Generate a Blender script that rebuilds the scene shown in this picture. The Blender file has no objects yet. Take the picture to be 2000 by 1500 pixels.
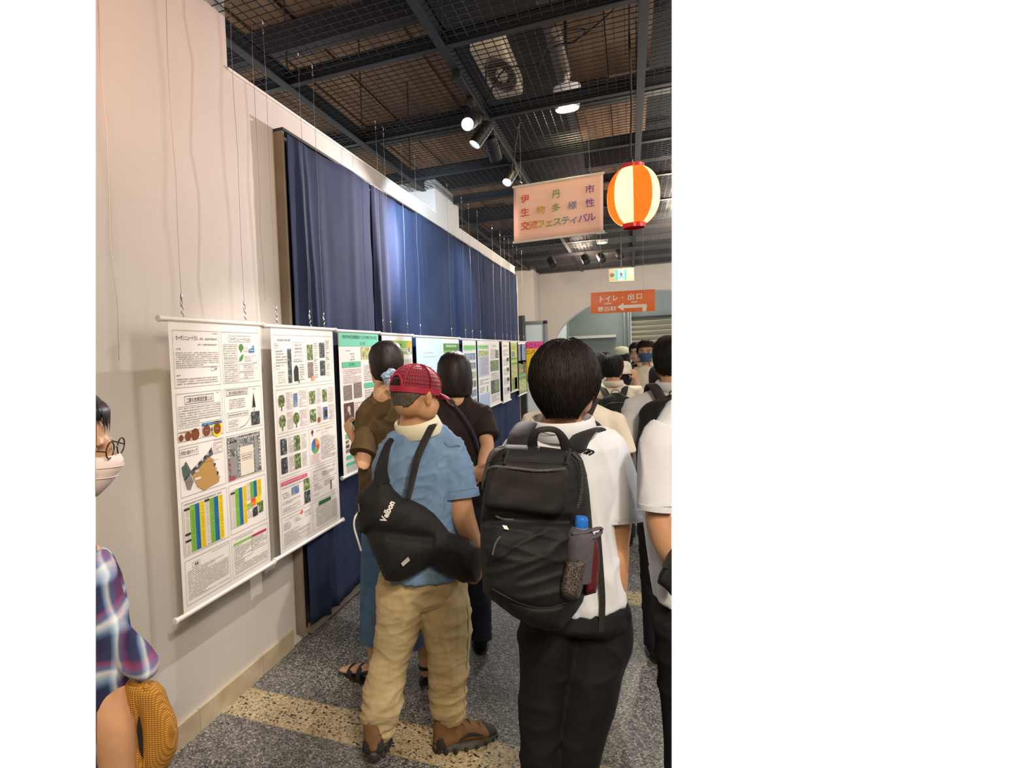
import bpy, bmesh, math, random
import numpy as np
from mathutils import Vector, Matrix, noise
random.seed(7)
S = bpy.context.scene
COL = S.collection

# ------------------------------------------------------------------ camera
HC = 1.6
FPX = 1142.2
YAW, PITCH, ROLL = .3993, .04745, -.03817
def _basis():
    c, s = math.cos(YAW), math.sin(YAW); cp, sp = math.cos(PITCH), math.sin(PITCH); cr, sr = math.cos(ROLL), math.sin(ROLL)
    fw = Vector((-s*cp, c*cp, -sp)); rt = Vector((c, s, 0)); up = rt.cross(fw)
    return rt*cr+up*sr, -rt*sr+up*cr, fw
CR, CU, CF = _basis()
CP = Vector((0, 0, HC))
cam = bpy.data.cameras.new('camera'); camo = bpy.data.objects.new('camera', cam); COL.objects.link(camo)
cam.sensor_fit = 'HORIZONTAL'; cam.sensor_width = 36; cam.lens = 36*FPX/2000; cam.shift_x = .125
cam.clip_start = .05; cam.clip_end = 60
M4 = Matrix((CR, CU, -CF)).transposed().to_4x4(); M4.translation = CP
camo.matrix_world = M4
S.camera = camo

# ------------------------------------------------------------------ world, lights, exposure
S.view_settings.view_transform = 'Standard'; S.view_settings.look = 'None'
S.view_settings.exposure = 0; S.view_settings.gamma = 1; S.view_settings.use_curve_mapping = False
W = bpy.data.worlds.new('world'); S.world = W; W.use_nodes = True
W.node_tree.nodes['Background'].inputs[0].default_value = (1, 1, 1, 1)
W.node_tree.nodes['Background'].inputs[1].default_value = 1.0

def light(name, kind, loc, target=None, power=100, color=(1, 1, 1), size=.1, angle=60, blend=.3, sy=None):
    L = bpy.data.lights.new(name, kind); L.energy = power; L.color = color
    if kind == 'SPOT': L.spot_size = math.radians(angle); L.spot_blend = blend; L.shadow_soft_size = size
    elif kind == 'AREA':
        L.shape = 'RECTANGLE'; L.size = size; L.size_y = sy or size
    else: L.shadow_soft_size = size
    o = bpy.data.objects.new(name, L); COL.objects.link(o); o.location = loc
    if target is not None:
        o.rotation_euler = (Vector(target)-Vector(loc)).to_track_quat('-Z', 'Y').to_euler()
    return o
WARM = (1, .62, .36); COOL = (.62, .82, 1); PINK = (1, .72, .62); NEUT = (1, .86, .72)
# ceiling spots of the hall (track heads in view, an unseen one nearer the camera) and added fill lights
light('track_or_fill_spot', 'SPOT', (-1.0, 3.98, 2.80), (-1.70, 5.2, 2.25), 230, (.66, .84, 1), .03, 100, .7)
light('track_or_fill_spot', 'SPOT', (-.98, 5.2, 2.80), (-1.76, 2.0, 1.85), 430, (1, .87, .88), .02, 62, .5)
light('track_or_fill_spot', 'SPOT', (-.98, 6.6, 2.85), (-1.7, 6.2, 1.9), 45, COOL, .03, 95, .7)  # extra cool spot added past the last head to light the curtain
light('track_or_fill_spot', 'SPOT', (-.3, .9, 3.1), (-1.76, 1.8, 3.3), 36, (1, .27, .12), .05, 90, .9)
light('fill_area_light', 'AREA', (.9, -1.0, 3.15), (-.5, 2.4, .2), 122, (1, .79, .52), 1.0)  # added soft fill behind the camera for the dim lower area
light('track_or_fill_spot', 'SPOT', (-.1, 2.15, 3.15), (-1.62, 2.5, 1.05), 150, (1, .92, .84), .03, 40, .6)  # added spot to brighten the lower posters
light('track_or_fill_spot', 'SPOT', (.9, -.3, 3.1), (-.50, 2.1, .45), 215, (1, .93, .88), .08, 58, .8)  # added spot from behind the camera, brightens the students and the man
light('fill_area_light', 'AREA', (2.7, 3.4, 3.0), (-.7, 3.3, .6), 68, (1, .90, .82), .8, sy=2.2)  # added side fill out of view for posters, floor and people
light('track_or_fill_spot', 'SPOT', (-.5, 5.6, 3.1), (-.3, 4.6, 0), 160, (.95, .97, .95), .05, 80, .9)  # stands clear of both tracks, no head is built for it
light('hall_fill_light', 'POINT', (.6, 8.2, 3.05), None, 130, (1, .85, .66), .15)  # added point fill for the hall, no fixture built
light('hall_fill_light', 'POINT', (-.7, 10.4, 3.05), None, 95, (1, .76, .58), .15)  # added point fill near the far wall, no fixture built
light('lobby_light', 'POINT', (-.2, 15.2, 2.9), None, 55, (1, 1, .84), .3)

# ------------------------------------------------------------------ photograph pixel -> point in the hall, at a real depth
def ray(x, y): return CR*((x-750)/FPX)-CU*((y-750)/FPX)+CF
def onx(x, y, X): d = ray(x, y); return CP+d*(X/d.x)
def ony(x, y, Y): d = ray(x, y); return CP+d*(Y/d.y)
def onz(x, y, Z=0.): d = ray(x, y); return CP+d*((Z-HC)/d.z)
def at(x, y, D): return CP+ray(x, y)*D

# ------------------------------------------------------------------ mesh builder
class MB:
    def __init__(s): s.v = []; s.f = []; s.m = []; s.c = []
    def add(s, vs, fs, m=0, c=None):
        n = len(s.v); s.v += [tuple(p) for p in vs]
        for f in fs: s.f.append(tuple(i+n for i in f)); s.m.append(m); s.c.append(c)
        return s
    def box(s, a, b, m=0, c=None, R=None, o=None):
        x0, y0, z0 = a; x1, y1, z1 = b
        vs = [Vector(p) for p in ((x0,y0,z0),(x1,y0,z0),(x1,y1,z0),(x0,y1,z0),(x0,y0,z1),(x1,y0,z1),(x1,y1,z1),(x0,y1,z1))]
        if R is not None: vs = [R@p for p in vs]
        if o is not None: vs = [p+Vector(o) for p in vs]
        return s.add(vs, [(0,3,2,1),(4,5,6,7),(0,1,5,4),(1,2,6,5),(2,3,7,6),(3,0,4,7)], m, c)
    def quad(s, a, b, c_, d, m=0, c=None): return s.add([a, b, c_, d], [(0,1,2,3)], m, c)
    def rings(s, R, m=0, cap=True, closed=True, c=None):
        n = len(R[0]); vs = [p for r in R for p in r]; fs = []
        for i in range(len(R)-1):
            for j in range(n if closed else n-1):
                k = (j+1) % n
                fs.append((i*n+j, i*n+k, (i+1)*n+k, (i+1)*n+j))
        if cap:
            fs.append(tuple(range(n-1, -1, -1))); b = (len(R)-1)*n; fs.append(tuple(b+j for j in range(n)))
        return s.add(vs, fs, m, c)
    def tube(s, pts, rad, n=8, m=0, side=None, round_=False, c=None, smooth=0):
        """tube along pts, rad per point: r or (ra along side, rb)"""
        P = [Vector(p) for p in pts]
        if not isinstance(rad, (list, tuple)) or (isinstance(rad, tuple) and len(rad) == 2 and len(P) != 2): rad = [rad]*len(P)
        rad = [r if isinstance(r, tuple) else (r, r) for r in rad]
        if smooth:
            P2 = []; r2 = []
            for i in range(len(P)-1):
                p0 = P[max(i-1, 0)]; p1 = P[i]; p2 = P[i+1]; p3 = P[min(i+2, len(P)-1)]
                for k in range(smooth):
                    t = k/smooth
                    P2.append(.5*((2*p1)+(p2-p0)*t+(2*p0-5*p1+4*p2-p3)*t*t+(3*p1-p0-3*p2+p3)*t**3))
                    r2.append(tuple(rad[i][q]*(1-t)+rad[i+1][q]*t for q in (0, 1)))
            P2.append(P[-1]); r2.append(rad[-1]); P, rad = P2, r2
        R = []; prev = None; T = []
        for i in range(len(P)):
            t = (P[min(i+1, len(P)-1)]-P[max(i-1, 0)])
            t = t.normalized() if t.length > 1e-9 else Vector((0, 0, 1)); T.append(t)
        for i, p in enumerate(P):
            t = T[i]
            if side is not None: a = Vector(side) if not callable(side) else side(p, t)
            elif prev is None: a = Vector((1, 0, 0)) if abs(t.x) < .8 else Vector((0, 1, 0))
            else: a = prev
            a = (a-t*a.dot(t)); a = a.normalized() if a.length > 1e-6 else t.orthogonal().normalized()
            prev = a; b = t.cross(a)
            ra, rb = rad[i]
            ring = lambda q, k: [q+a*(ra*k*math.cos(2*math.pi*j/n))+b*(rb*k*math.sin(2*math.pi*j/n)) for j in range(n)]
            if round_ and i == 0:
                h = min(ra, rb)
                for an in (80, 50, 25): R.append(ring(p-t*h*math.sin(math.radians(an)), math.cos(math.radians(an))))
            R.append(ring(p, 1))
            if round_ and i == len(P)-1:
                h = min(ra, rb)
                for an in (25, 50, 80): R.append(ring(p+t*h*math.sin(math.radians(an)), math.cos(math.radians(an))))
        return s.rings(R, m, True, True, c)
    def ell(s, cen, r, m=0, R=None, nu=16, nv=10, c=None):
        cen = Vector(cen); r = (r, r, r) if not isinstance(r, (tuple, list)) else r; L = []
        for i in range(1, nv):
            ph = math.pi*i/nv-math.pi/2
            row = []
            for j in range(nu):
                th = 2*math.pi*j/nu
                q = Vector((r[0]*math.cos(ph)*math.cos(th), r[1]*math.cos(ph)*math.sin(th), r[2]*math.sin(ph)))
                row.append(cen+(R@q if R is not None else q))
            L.append(row)
        b = Vector((0, 0, -r[2])); t = Vector((0, 0, r[2]))
        if R is not None: b = R@b; t = R@t
        vs = [p for q in L for p in q]+[cen+b, cen+t]; fs = []
        for i in range(len(L)-1):
            for j in range(nu):
                k = (j+1) % nu; fs.append((i*nu+j, i*nu+k, (i+1)*nu+k, (i+1)*nu+j))
        q = len(vs)-2
        for j in range(nu):
            fs.append((q, (j+1) % nu, j)); fs.append((q+1, (len(L)-1)*nu+j, (len(L)-1)*nu+(j+1) % nu))
        return s.add(vs, fs, m, c)
    def lathe(s, o, prof, n=24, m=0, axis=(0, 0, 1), cap=True, c=None):
        ax = Vector(axis).normalized(); a = ax.orthogonal().normalized(); b = ax.cross(a); o = Vector(o)
        return s.rings([[o+ax*h+a*(r*math.cos(2*math.pi*j/n))+b*(r*math.sin(2*math.pi*j/n)) for j in range(n)] for r, h in prof], m, cap, True, c)
    def prism(s, poly, off, m=0, c=None):
        """poly: planar list of 3-D points, off: extrusion vector"""
        n = len(poly); off = Vector(off); P = [Vector(p) for p in poly]
        return s.add(P+[p+off for p in P], [tuple(range(n))[::-1], tuple(range(n, 2*n))]+[(i, (i+1) % n, n+(i+1) % n, n+i) for i in range(n)], m, c)
    def mesh(s, name):
        me = bpy.data.meshes.new(name); me.from_pydata(s.v, [], s.f); me.polygons.foreach_set('material_index', s.m)
        if any(c is not None for c in s.c):
            at_ = me.color_attributes.new('Col', 'FLOAT_COLOR', 'CORNER'); buf = []
            for f, c in zip(s.f, s.c):
                c = c or (1, 1, 1)
                buf += [c[0], c[1], c[2], 1.]*len(f)
            at_.data.foreach_set('color', buf)
        return me

ORG = {}
def finish(me, name, mat, parent=None, smooth=True, auto=None, org=None):
    pass
    for m_ in (mat if isinstance(mat, (list, tuple)) else [mat]): me.materials.append(m_)
    o = bpy.data.objects.new(name, me); COL.objects.link(o)
    if parent is not None:
        g = ORG.get(parent.name, Vector((0, 0, 0))); o.parent = parent; me.transform(Matrix.Translation(-g)); ORG[o.name] = g
    else:
        if org is None:
            n = len(me.vertices); co = np.empty(n*3); me.vertices.foreach_get('co', co); co = co.reshape(-1, 3)
            mn, mx = co.min(0), co.max(0); org = Vector(((mn[0]+mx[0])/2, (mn[1]+mx[1])/2, mn[2]))
        org = Vector(org); me.transform(Matrix.Translation(-org)); o.location = org; ORG[o.name] = org
    if smooth:
        me.polygons.foreach_set('use_smooth', [True]*len(me.polygons))
        if auto is not None: me.set_sharp_from_angle(angle=math.radians(auto))
    return o
def build(mb, name, mat, parent=None, smooth=False, auto=35, clip=False, org=None, bevel=0):
    me = mb.mesh(name)
    if clip: me = clip_mesh(me)
    if bevel:
        bm = bmesh.new(); bm.from_mesh(me); bmesh.ops.bevel(bm, geom=bm.edges[:], offset=bevel, segments=2, affect='EDGES', profile=.5); bm.to_mesh(me); bm.free(); smooth = True
    return finish(me, name, mat, parent, smooth, auto, org)
def thing(name, label, cat, loc, group=None):
    o = bpy.data.objects.new(name, None); COL.objects.link(o); o.location = loc; o.empty_display_size = .1
    ORG[o.name] = Vector(loc); return tag(o, label, cat, group)
def tag(o, label, cat, group=None):
    o['label'] = label; o['category'] = cat
    if group: o['group'] = group
    return o
def struct(o): o['kind'] = 'structure'; return o

# section planes: the room is only modelled inside what the photograph shows
def _plane(x):
    n = ray(x, 0).cross(ray(x, 1500)).normalized(); return n
NL, NR = _plane(187), _plane(1312)
if NL.dot(ray(750, 750)) > 0: NL = -NL
if NR.dot(ray(750, 750)) > 0: NR = -NR
def clip_mesh(me, planes=None, fill=True, inset=0.):
    bm = bmesh.new(); bm.from_mesh(me)
    for n in (planes or (NL, NR)):
        r = bmesh.ops.bisect_plane(bm, geom=bm.verts[:]+bm.edges[:]+bm.faces[:], dist=1e-6, plane_co=CP-n*inset, plane_no=n, clear_outer=True)
        if fill:
            ed = [e for e in r['geom_cut'] if isinstance(e, bmesh.types.BMEdge) and e.is_boundary]
            if ed:
                try: bmesh.ops.holes_fill(bm, edges=ed, sides=0)
                except Exception: pass
    bm.to_mesh(me); bm.free(); return me

# ------------------------------------------------------------------ materials
def mat(name, col=(.8, .8, .8), rough=.6, metal=0, emit=None, estr=1, spec=.5, alpha=None, sss=0):
    m = bpy.data.materials.new(name); m.use_nodes = True; b = m.node_tree.nodes['Principled BSDF']
    b.inputs['Base Color'].default_value = (*col, 1); b.inputs['Roughness'].default_value = rough; b.inputs['Metallic'].default_value = metal
    b.inputs['Specular IOR Level'].default_value = spec
    if emit: b.inputs['Emission Color'].default_value = (*emit, 1); b.inputs['Emission Strength'].default_value = estr
    if sss: b.inputs['Subsurface Weight'].default_value = sss; b.inputs['Subsurface Radius'].default_value = (.012, .004, .002); b.inputs['Subsurface Scale'].default_value = 1
    return m
def N(m, t, **k):
    n = m.node_tree.nodes.new(t)
    for a, v in k.items():
        if a.startswith('_'): setattr(n, a[1:], v)
        else: n.inputs[a.replace('__', ' ')].default_value = v
    return n
def L(m, a, b): m.node_tree.links.new(a, b)
def bsdf(m): return m.node_tree.nodes['Principled BSDF']
def tc(m, kind='Object', scale=(1, 1, 1)):
    t = N(m, 'ShaderNodeTexCoord'); mp = N(m, 'ShaderNodeMapping'); mp.inputs['Scale'].default_value = scale
    L(m, t.outputs[kind], mp.inputs['Vector']); return mp.outputs['Vector']
def ramp(m, fac, stops, interp='LINEAR'):
    r = N(m, 'ShaderNodeValToRGB'); r.color_ramp.interpolation = interp; e = r.color_ramp.elements
    while len(e) > 1: e.remove(e[-1])
    e[0].position = stops[0][0]; e[0].color = (*stops[0][1], 1)
    for p, c in stops[1:]: x = e.new(p); x.color = (*c, 1)
    L(m, fac, r.inputs['Fac']); return r.outputs['Color']
def bump(m, h, strength=.3, dist=.01):
    b = N(m, 'ShaderNodeBump'); b.inputs['Strength'].default_value = strength; b.inputs['Distance'].default_value = dist
    L(m, h, b.inputs['Height']); L(m, b.outputs['Normal'], bsdf(m).inputs['Normal']); return b
def noisy(name, c1, c2, scale=8, rough=.7, bstr=.2, bd=.005, det=5, kind='Object', sc=(1, 1, 1), spec=.3, lo=.35, hi=.65, metal=0):
    m = mat(name, c1, rough, metal, spec=spec); v = tc(m, kind, sc)
    n = N(m, 'ShaderNodeTexNoise', Scale=scale, Detail=det); L(m, v, n.inputs['Vector'])
    L(m, ramp(m, n.outputs['Fac'], [(lo, c1), (hi, c2)]), bsdf(m).inputs['Base Color'])
    if bstr: bump(m, n.outputs['Fac'], bstr, bd)
    return m
def cloth(name, c1, c2=None, rough=.85, weave=900, wr=.25, sheen=.0, crease=6, cd=.02):
    """woven cloth: faint weave plus soft creases"""
    c2 = c2 or tuple(x*.85 for x in c1)
    m = mat(name, c1, rough, spec=.2); v = tc(m)
    n = N(m, 'ShaderNodeTexNoise', Scale=crease, Detail=4, Distortion=.6); L(m, v, n.inputs['Vector'])
    L(m, ramp(m, n.outputs['Fac'], [(.35, c1), (.7, c2)]), bsdf(m).inputs['Base Color'])
    w = N(m, 'ShaderNodeTexNoise', Scale=weave, Detail=1); L(m, v, w.inputs['Vector'])
    a = N(m, 'ShaderNodeMath', _operation='MULTIPLY_ADD'); L(m, w.outputs['Fac'], a.inputs[0]); a.inputs[1].default_value = .04; L(m, n.outputs['Fac'], a.inputs[2])
    bump(m, a.outputs[0], wr, cd)
    if sheen: bsdf(m).inputs['Sheen Weight'].default_value = sheen
    return m
def terrazzo(name, base, chips, scale, thr=.5, bigdark=None):
    m = mat(name, base, .32, spec=.45); v = tc(m)
    n0 = N(m, 'ShaderNodeTexNoise', Scale=scale*.9, Detail=2); L(m, v, n0.inputs['Vector'])
    mx = N(m, 'ShaderNodeMixRGB'); mx.inputs[0].default_value = .02; L(m, v, mx.inputs[1]); L(m, n0.outputs['Color'], mx.inputs[2])
    vo = N(m, 'ShaderNodeTexVoronoi', Scale=scale); L(m, mx.outputs[0], vo.inputs['Vector'])
    sep = N(m, 'ShaderNodeSeparateColor'); L(m, vo.outputs['Color'], sep.inputs[0])
    col = ramp(m, sep.outputs[0], chips, 'CONSTANT')
    n1 = N(m, 'ShaderNodeTexNoise', Scale=1.3, Detail=3); L(m, v, n1.inputs['Vector'])
    h = N(m, 'ShaderNodeMixRGB', _blend_type='MULTIPLY'); h.inputs[0].default_value = 1
    L(m, col, h.inputs[1]); L(m, ramp(m, n1.outputs['Fac'], [(.3, (.85, .85, .85)), (.7, (1.1, 1.08, 1.05))]), h.inputs[2])
    L(m, h.outputs[0], bsdf(m).inputs['Base Color'])
    bump(m, n0.outputs['Fac'], .05, .002)
    return m
def skin(name, c):
    m = mat(name, c, .5, spec=.35, sss=.12); v = tc(m)
    n = N(m, 'ShaderNodeTexNoise', Scale=30, Detail=3); L(m, v, n.inputs['Vector'])
    L(m, ramp(m, n.outputs['Fac'], [(.3, tuple(x*.88 for x in c)), (.7, c)]), bsdf(m).inputs['Base Color'])
    bump(m, n.outputs['Fac'], .08, .003); return m
def colattr(name, rough=.6, spec=.3, emis=0):
    m = mat(name, (1, 1, 1), rough, spec=spec); a = N(m, 'ShaderNodeVertexColor'); a.layer_name = 'Col'
    L(m, a.outputs['Color'], bsdf(m).inputs['Base Color'])
    return m

def wall_mat(name, c1, c2):
    m = mat(name, c1, .8, spec=.2); v = tc(m)
    n = N(m, 'ShaderNodeTexNoise', Scale=1.1, Detail=6, Roughness=.6); L(m, v, n.inputs['Vector'])
    L(m, ramp(m, n.outputs['Fac'], [(.3, c1), (.7, c2)]), bsdf(m).inputs['Base Color'])
    f = N(m, 'ShaderNodeTexNoise', Scale=60, Detail=4); L(m, v, f.inputs['Vector'])
    a = N(m, 'ShaderNodeMath', _operation='MULTIPLY_ADD'); L(m, f.outputs['Fac'], a.inputs[0]); a.inputs[1].default_value = .2; L(m, n.outputs['Fac'], a.inputs[2])
    bump(m, a.outputs[0], .25, .01); return m

M = {}
M['wall'] = wall_mat('white_painted_plaster', (.60, .56, .52), (.66, .62, .58))
M['far_wall'] = wall_mat('cream_painted_plaster', (.50, .45, .40), (.56, .51, .45))
M['lobby'] = wall_mat('grey_green_paint', (.20, .23, .22), (.24, .27, .26))
M['skirting'] = noisy('cream_marble', (.52, .44, .30), (.40, .32, .20), 9, .35, .05, .002, spec=.5)
M['dark_terrazzo'] = terrazzo('dark_terrazzo', (.1, .1, .1), [(0, (.035, .038, .042)), (.25, (.09, .092, .095)), (.5, (.16, .158, .15)), (.72, (.27, .255, .235)), (.9, (.42, .40, .36))], 175)
M['cream_terrazzo'] = terrazzo('cream_terrazzo', (.4, .33, .2), [(0, (.012, .012, .014)), (.12, (.30, .23, .13)), (.34, (.42, .34, .20)), (.68, (.52, .44, .28))], 125)
M['brass'] = mat('brass_divider', (.45, .36, .2), .4, .5)
M['black_metal'] = mat('blue_black_painted_steel', (.018, .021, .027), .5, .0, spec=.35)
M['mesh'] = mat('dark_steel_wire', (.06, .055, .055), .45, .7)
M['slab'] = noisy('brown_ceiling_boards', (.14, .078, .042), (.22, .125, .066), 2.2, .8, .3, .02, sc=(3, .6, 1))
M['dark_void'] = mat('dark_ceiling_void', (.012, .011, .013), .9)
M['duct'] = noisy('dark_duct', (.02, .018, .024), (.035, .03, .035), 3, .6, .1)
M['trim_tan'] = noisy('tan_painted_wood', (.20, .165, .125), (.24, .20, .15), 6, .6, .1)
M['navy'] = None
m = mat('navy_curtain_cloth', (.04, .052, .10), .9, spec=.12); v = tc(m)
n = N(m, 'ShaderNodeTexNoise', Scale=3, Detail=5); L(m, v, n.inputs['Vector'])
L(m, ramp(m, n.outputs['Fac'], [(.3, (.022, .033, .075)), (.7, (.030, .043, .095))]), bsdf(m).inputs['Base Color'])
w = N(m, 'ShaderNodeTexNoise', Scale=500, Detail=1); L(m, v, w.inputs['Vector']); bump(m, w.outputs['Fac'], .1, .002)
M['navy'] = m
M['white_plastic'] = mat('white_plastic', (.75, .72, .66), .4)
M['paper'] = mat('white_poster_paper', (.80, .765, .73), .55, spec=.3)
M['chrome'] = mat('bright_steel', (.6, .6, .6), .25, .95)
M['wire'] = mat('hanging_wire', (.45, .42, .38), .35, .8)
M['print'] = colattr('printed_ink', .55)
M['black'] = mat('matt_black', (.012, .012, .013), .5)
M['grey_frame'] = mat('grey_aluminium', (.20, .20, .21), .45, .3)
M['whiteboard'] = mat('pale_board', (.66, .72, .68), .4)
M['shutter'] = mat('olive_steel_shutter', (.22, .20, .13), .45, .3)
M['orange'] = mat('orange_sign', (.85, .16, .025), .45)
M['white'] = mat('white_paint', (.82, .80, .76), .5)
M['exit_green'] = mat('lit_green_panel', (.05, .5, .3), .5, emit=(.02, .62, .32), estr=1.0)
M['exit_white'] = mat('lit_white_panel', (.8, .9, .85), .5, emit=(.75, 1, .9), estr=.9)
M['beige_plastic'] = mat('beige_plastic', (.62, .52, .36), .5)
M['lamp_glow_cool'] = mat('cool_lamp_glow', (1, 1, 1), .5, emit=(.75, .93, 1), estr=28)
M['lamp_glow_warm'] = mat('warm_lamp_glow', (1, 1, 1), .5, emit=(1, .9, .45), estr=18)
# ------------------------------------------------------------------ structure
XW = -1.76            # left wall face
ZG = 3.25             # grid ceiling
YF = 13.2             # far wall face
def frustum_shell(mb, name, mt, keep_inner=True):
    """shell piece: what the photograph shows, plus the room outside the camera's whole frame"""
    base = mb.mesh(name)
    out = bmesh.new()
    def piece(planes):
        me = base.copy()
        bm = bmesh.new(); bm.from_mesh(me)
        for co, n in planes:
            bmesh.ops.bisect_plane(bm, geom=bm.verts[:]+bm.edges[:]+bm.faces[:], dist=1e-6, plane_co=co, plane_no=n, clear_outer=True)
        bm.to_mesh(me); bm.free(); out.from_mesh(me); bpy.data.meshes.remove(me)
    eps = Vector((0, .02, 0)); fwd = Vector((0, -1, 0)); bck = Vector((0, 1, 0))
    def pl(x0, y0, x1, y1, sgn):
        n = ray(x0, y0).cross(ray(x1, y1)).normalized(); return n*sgn
    def outw(n): return n if n.dot(ray(1000, 750)) < 0 else -n      # pointing away from the frame
    r = outw(pl(2015, 0, 2015, 1500, 1)); l = outw(pl(-15, 0, -15, 1500, 1)); b = outw(pl(0, 1515, 2000, 1515, 1)); t = outw(pl(0, -15, 2000, -15, 1))
    piece([(eps, fwd), (CP, NL), (CP, NR)])                                   # in view
    piece([(eps, bck)])                                                       # behind the camera
    piece([(eps, fwd), (CP, -r)])                                             # beyond the right edge of the frame
    piece([(eps, fwd), (CP, -l)])
    piece([(eps, fwd), (CP, -NR), (CP, r), (CP, -b)])                         # below / above the frame
    piece([(eps, fwd), (CP, -NR), (CP, r), (CP, -t)])
    piece([(eps, fwd), (CP, -NL), (CP, l), (CP, -b)])
    piece([(eps, fwd), (CP, -NL), (CP, l), (CP, -t)])
    me = bpy.data.meshes.new(name); out.to_mesh(me); out.free()
    return struct(finish(me, name, mt, None, False, org=(0, 0, 0)))

RX = 3.2; YB = -3.5
# floor: dark terrazzo bays, cream strips, brass dividers
fl = MB(); fl.box((XW-.1, YB, -.12), (RX, 17, -.012)); floor = frustum_shell(fl, 'floor', M['dark_terrazzo'])
BANDS = [(.34, .55), (2.09, 2.30), (3.86, 4.07), (5.63, 5.84), (7.40, 7.61), (9.17, 9.38), (10.94, 11.15)]
def floor_piece(y0, y1, name, mt, z=0.):
    mb = MB()
    if y0 > 1.2: mb.box((XW+.0, y0, -.012), (RX, y1, z))
    else: mb.box((XW, y0, -.012), (RX, y1, z))
    me = mb.mesh(name)
    if y1 > .3: clip_mesh(me, None, True)
    return finish(me, name, mt, floor, False)
yy = .02
for i, (a, b) in enumerate(BANDS):
    if a - yy > .3 and a > 1: floor_piece(max(yy, 1.2)+.004, a-.004, 'terrazzo_bay', M['dark_terrazzo'])
    if a > 1:
        floor_piece(a, b, 'cream_terrazzo_strip', M['cream_terrazzo'])
        floor_piece(a-.004, a, 'brass_divider', M['brass'], .0006); floor_piece(b, b+.004, 'brass_divider', M['brass'], .0006)
    yy = b
floor_piece(yy+.004, 17, 'terrazzo_bay', M['dark_terrazzo'])

# left wall: plaster with low top beyond y=2.4, one raised block
wl = MB()
wl.box((XW-.5, YB, 0), (XW, 2.385, 3.34)); 
wall_left = frustum_shell(wl, 'wall_left', M['wall'])
wl = MB()
wl.box((XW-.28, 2.385, 0), (XW, 10.0, 3.0))
wl.box((XW-.9, 5.66, 2.9), (XW+.0005, 6.53, ZG+.09))
o = struct(build(wl, 'wall_left', M['wall'], clip=True, org=(0, 0, 0)))
t = MB(); t.box((XW-.28, 2.385, 3.0), (XW+.008, 5.655, 3.014)); t.box((XW-.28, 6.535, 3.0), (XW+.008, 10.0, 3.014))
struct(build(t, 'trim_1', M['white'], clip=True, org=(0, 0, 0)))
# other enclosure behind and beside the camera
wr = MB(); wr.box((RX, YB, 0), (RX+.1, 13, 3.34)); wr.box((XW, YB-.1, 0), (RX, YB, 3.34))
frustum_shell(wr, 'wall_right', M['far_wall'])

# stone skirting pieces
js = [0.55, 1.0, 1.45, 1.945, 2.42, 2.72]
for a, b in zip(js[:-1], js[1:]):
    mb = MB(); mb.box((XW-.01, a+.0015, 0.), (XW+.012, b-.0015, .10))
    me = mb.mesh('s'); clip_mesh(me)
    if len(me.vertices): finish(me, 'skirting_stone', M['skirting'], o, False)

# deep ceiling above the grid: boards, joists, duct
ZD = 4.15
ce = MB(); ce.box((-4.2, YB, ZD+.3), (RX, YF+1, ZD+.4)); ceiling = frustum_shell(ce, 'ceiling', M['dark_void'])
for i in range(12):
    a = -4.1+i*.36
    mb = MB(); mb.box((a, .5, ZD+.02*(i % 3)), (a+.35, YF, ZD+.05+.02*(i % 3)))
    me = mb.mesh('b'); clip_mesh(me)
    if len(me.vertices): finish(me, 'ceiling_board', M['slab'], ceiling, False)
for i in range(5):
    y = 3.95+i*2.14
    mb = MB(); mb.box((-4.2, y, ZD-.2), (1.2, y+.12, ZD)); me = mb.mesh('b'); clip_mesh(me)
    finish(me, 'ceiling_beam', M['duct'], ceiling, False)
mb = MB(); mb.box((-1.12, .5, ZD-.40), (-.50, YF, ZD-.05)); me = mb.mesh('b'); clip_mesh(me)
finish(me, 'duct', M['duct'], ceiling, False)
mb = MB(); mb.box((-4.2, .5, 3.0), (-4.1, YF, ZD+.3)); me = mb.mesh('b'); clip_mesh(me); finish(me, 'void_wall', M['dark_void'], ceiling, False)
# opaque ceiling outside the view
ce = MB(); ce.box((XW, YB, 3.34), (RX, 1.0, 3.38)); frustum_shell(ce, 'ceiling', M['duct'])

# steel grid: frame bars (each a part) and the wire mesh (stuff)
grid = thing('grid_ceiling', 'black steel ceiling frame carrying welded wire mesh over the hall', 'grid ceiling', (0, 6, ZG))
def bar(a, b, name):
    mb = MB()
    if abs(b[0]-a[0]) > abs(b[1]-a[1]):
        mb.box((a[0], a[1]-.022, ZG-.012), (b[0], a[1]+.022, ZG-.006)); mb.box((a[0], a[1]-.003, ZG-.006), (b[0], a[1]+.003, ZG+.07))
        mb.box((a[0], a[1]-.022, ZG+.065), (b[0], a[1]+.022, ZG+.071))
    else:
        mb.box((a[0]-.024, a[1], ZG-.018), (a[0]+.024, b[1], ZG-.012)); mb.box((a[0]-.003, a[1], ZG-.012), (a[0]+.003, b[1], ZG+.08))
        mb.box((a[0]-.022, a[1], ZG+.075), (a[0]+.022, b[1], ZG+.08))
    me = mb.mesh(name); clip_mesh(me)
    if len(me.vertices): return finish(me, name, M['black_metal'], grid, False)
TY = [1.0+1.07*k for k in range(12)]
TY = [3.12+1.07*k for k in range(-2, 10)]
for y in TY: bar((-2.6, y), (1.1, y), 'cross_bar')
for x in (-1.87, -.90, .09, 1.05): bar((x, .8), (x, YF), 'frame_bar')
wm = MB(); w = .0019
def wirebox(a, b):
    wm.box(a, b)
y = .95
while y < YF-.02:
    if not (abs(((y-3.12)/1.07) % 1-.5) > .48):
        xr = min(1.1, y*math.tan(math.radians(3.6))+.02+.03)
        wirebox((-2.55, y-w, ZG-w), (xr, y+w, ZG+w))
    y += .0535
x = -2.53
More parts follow.
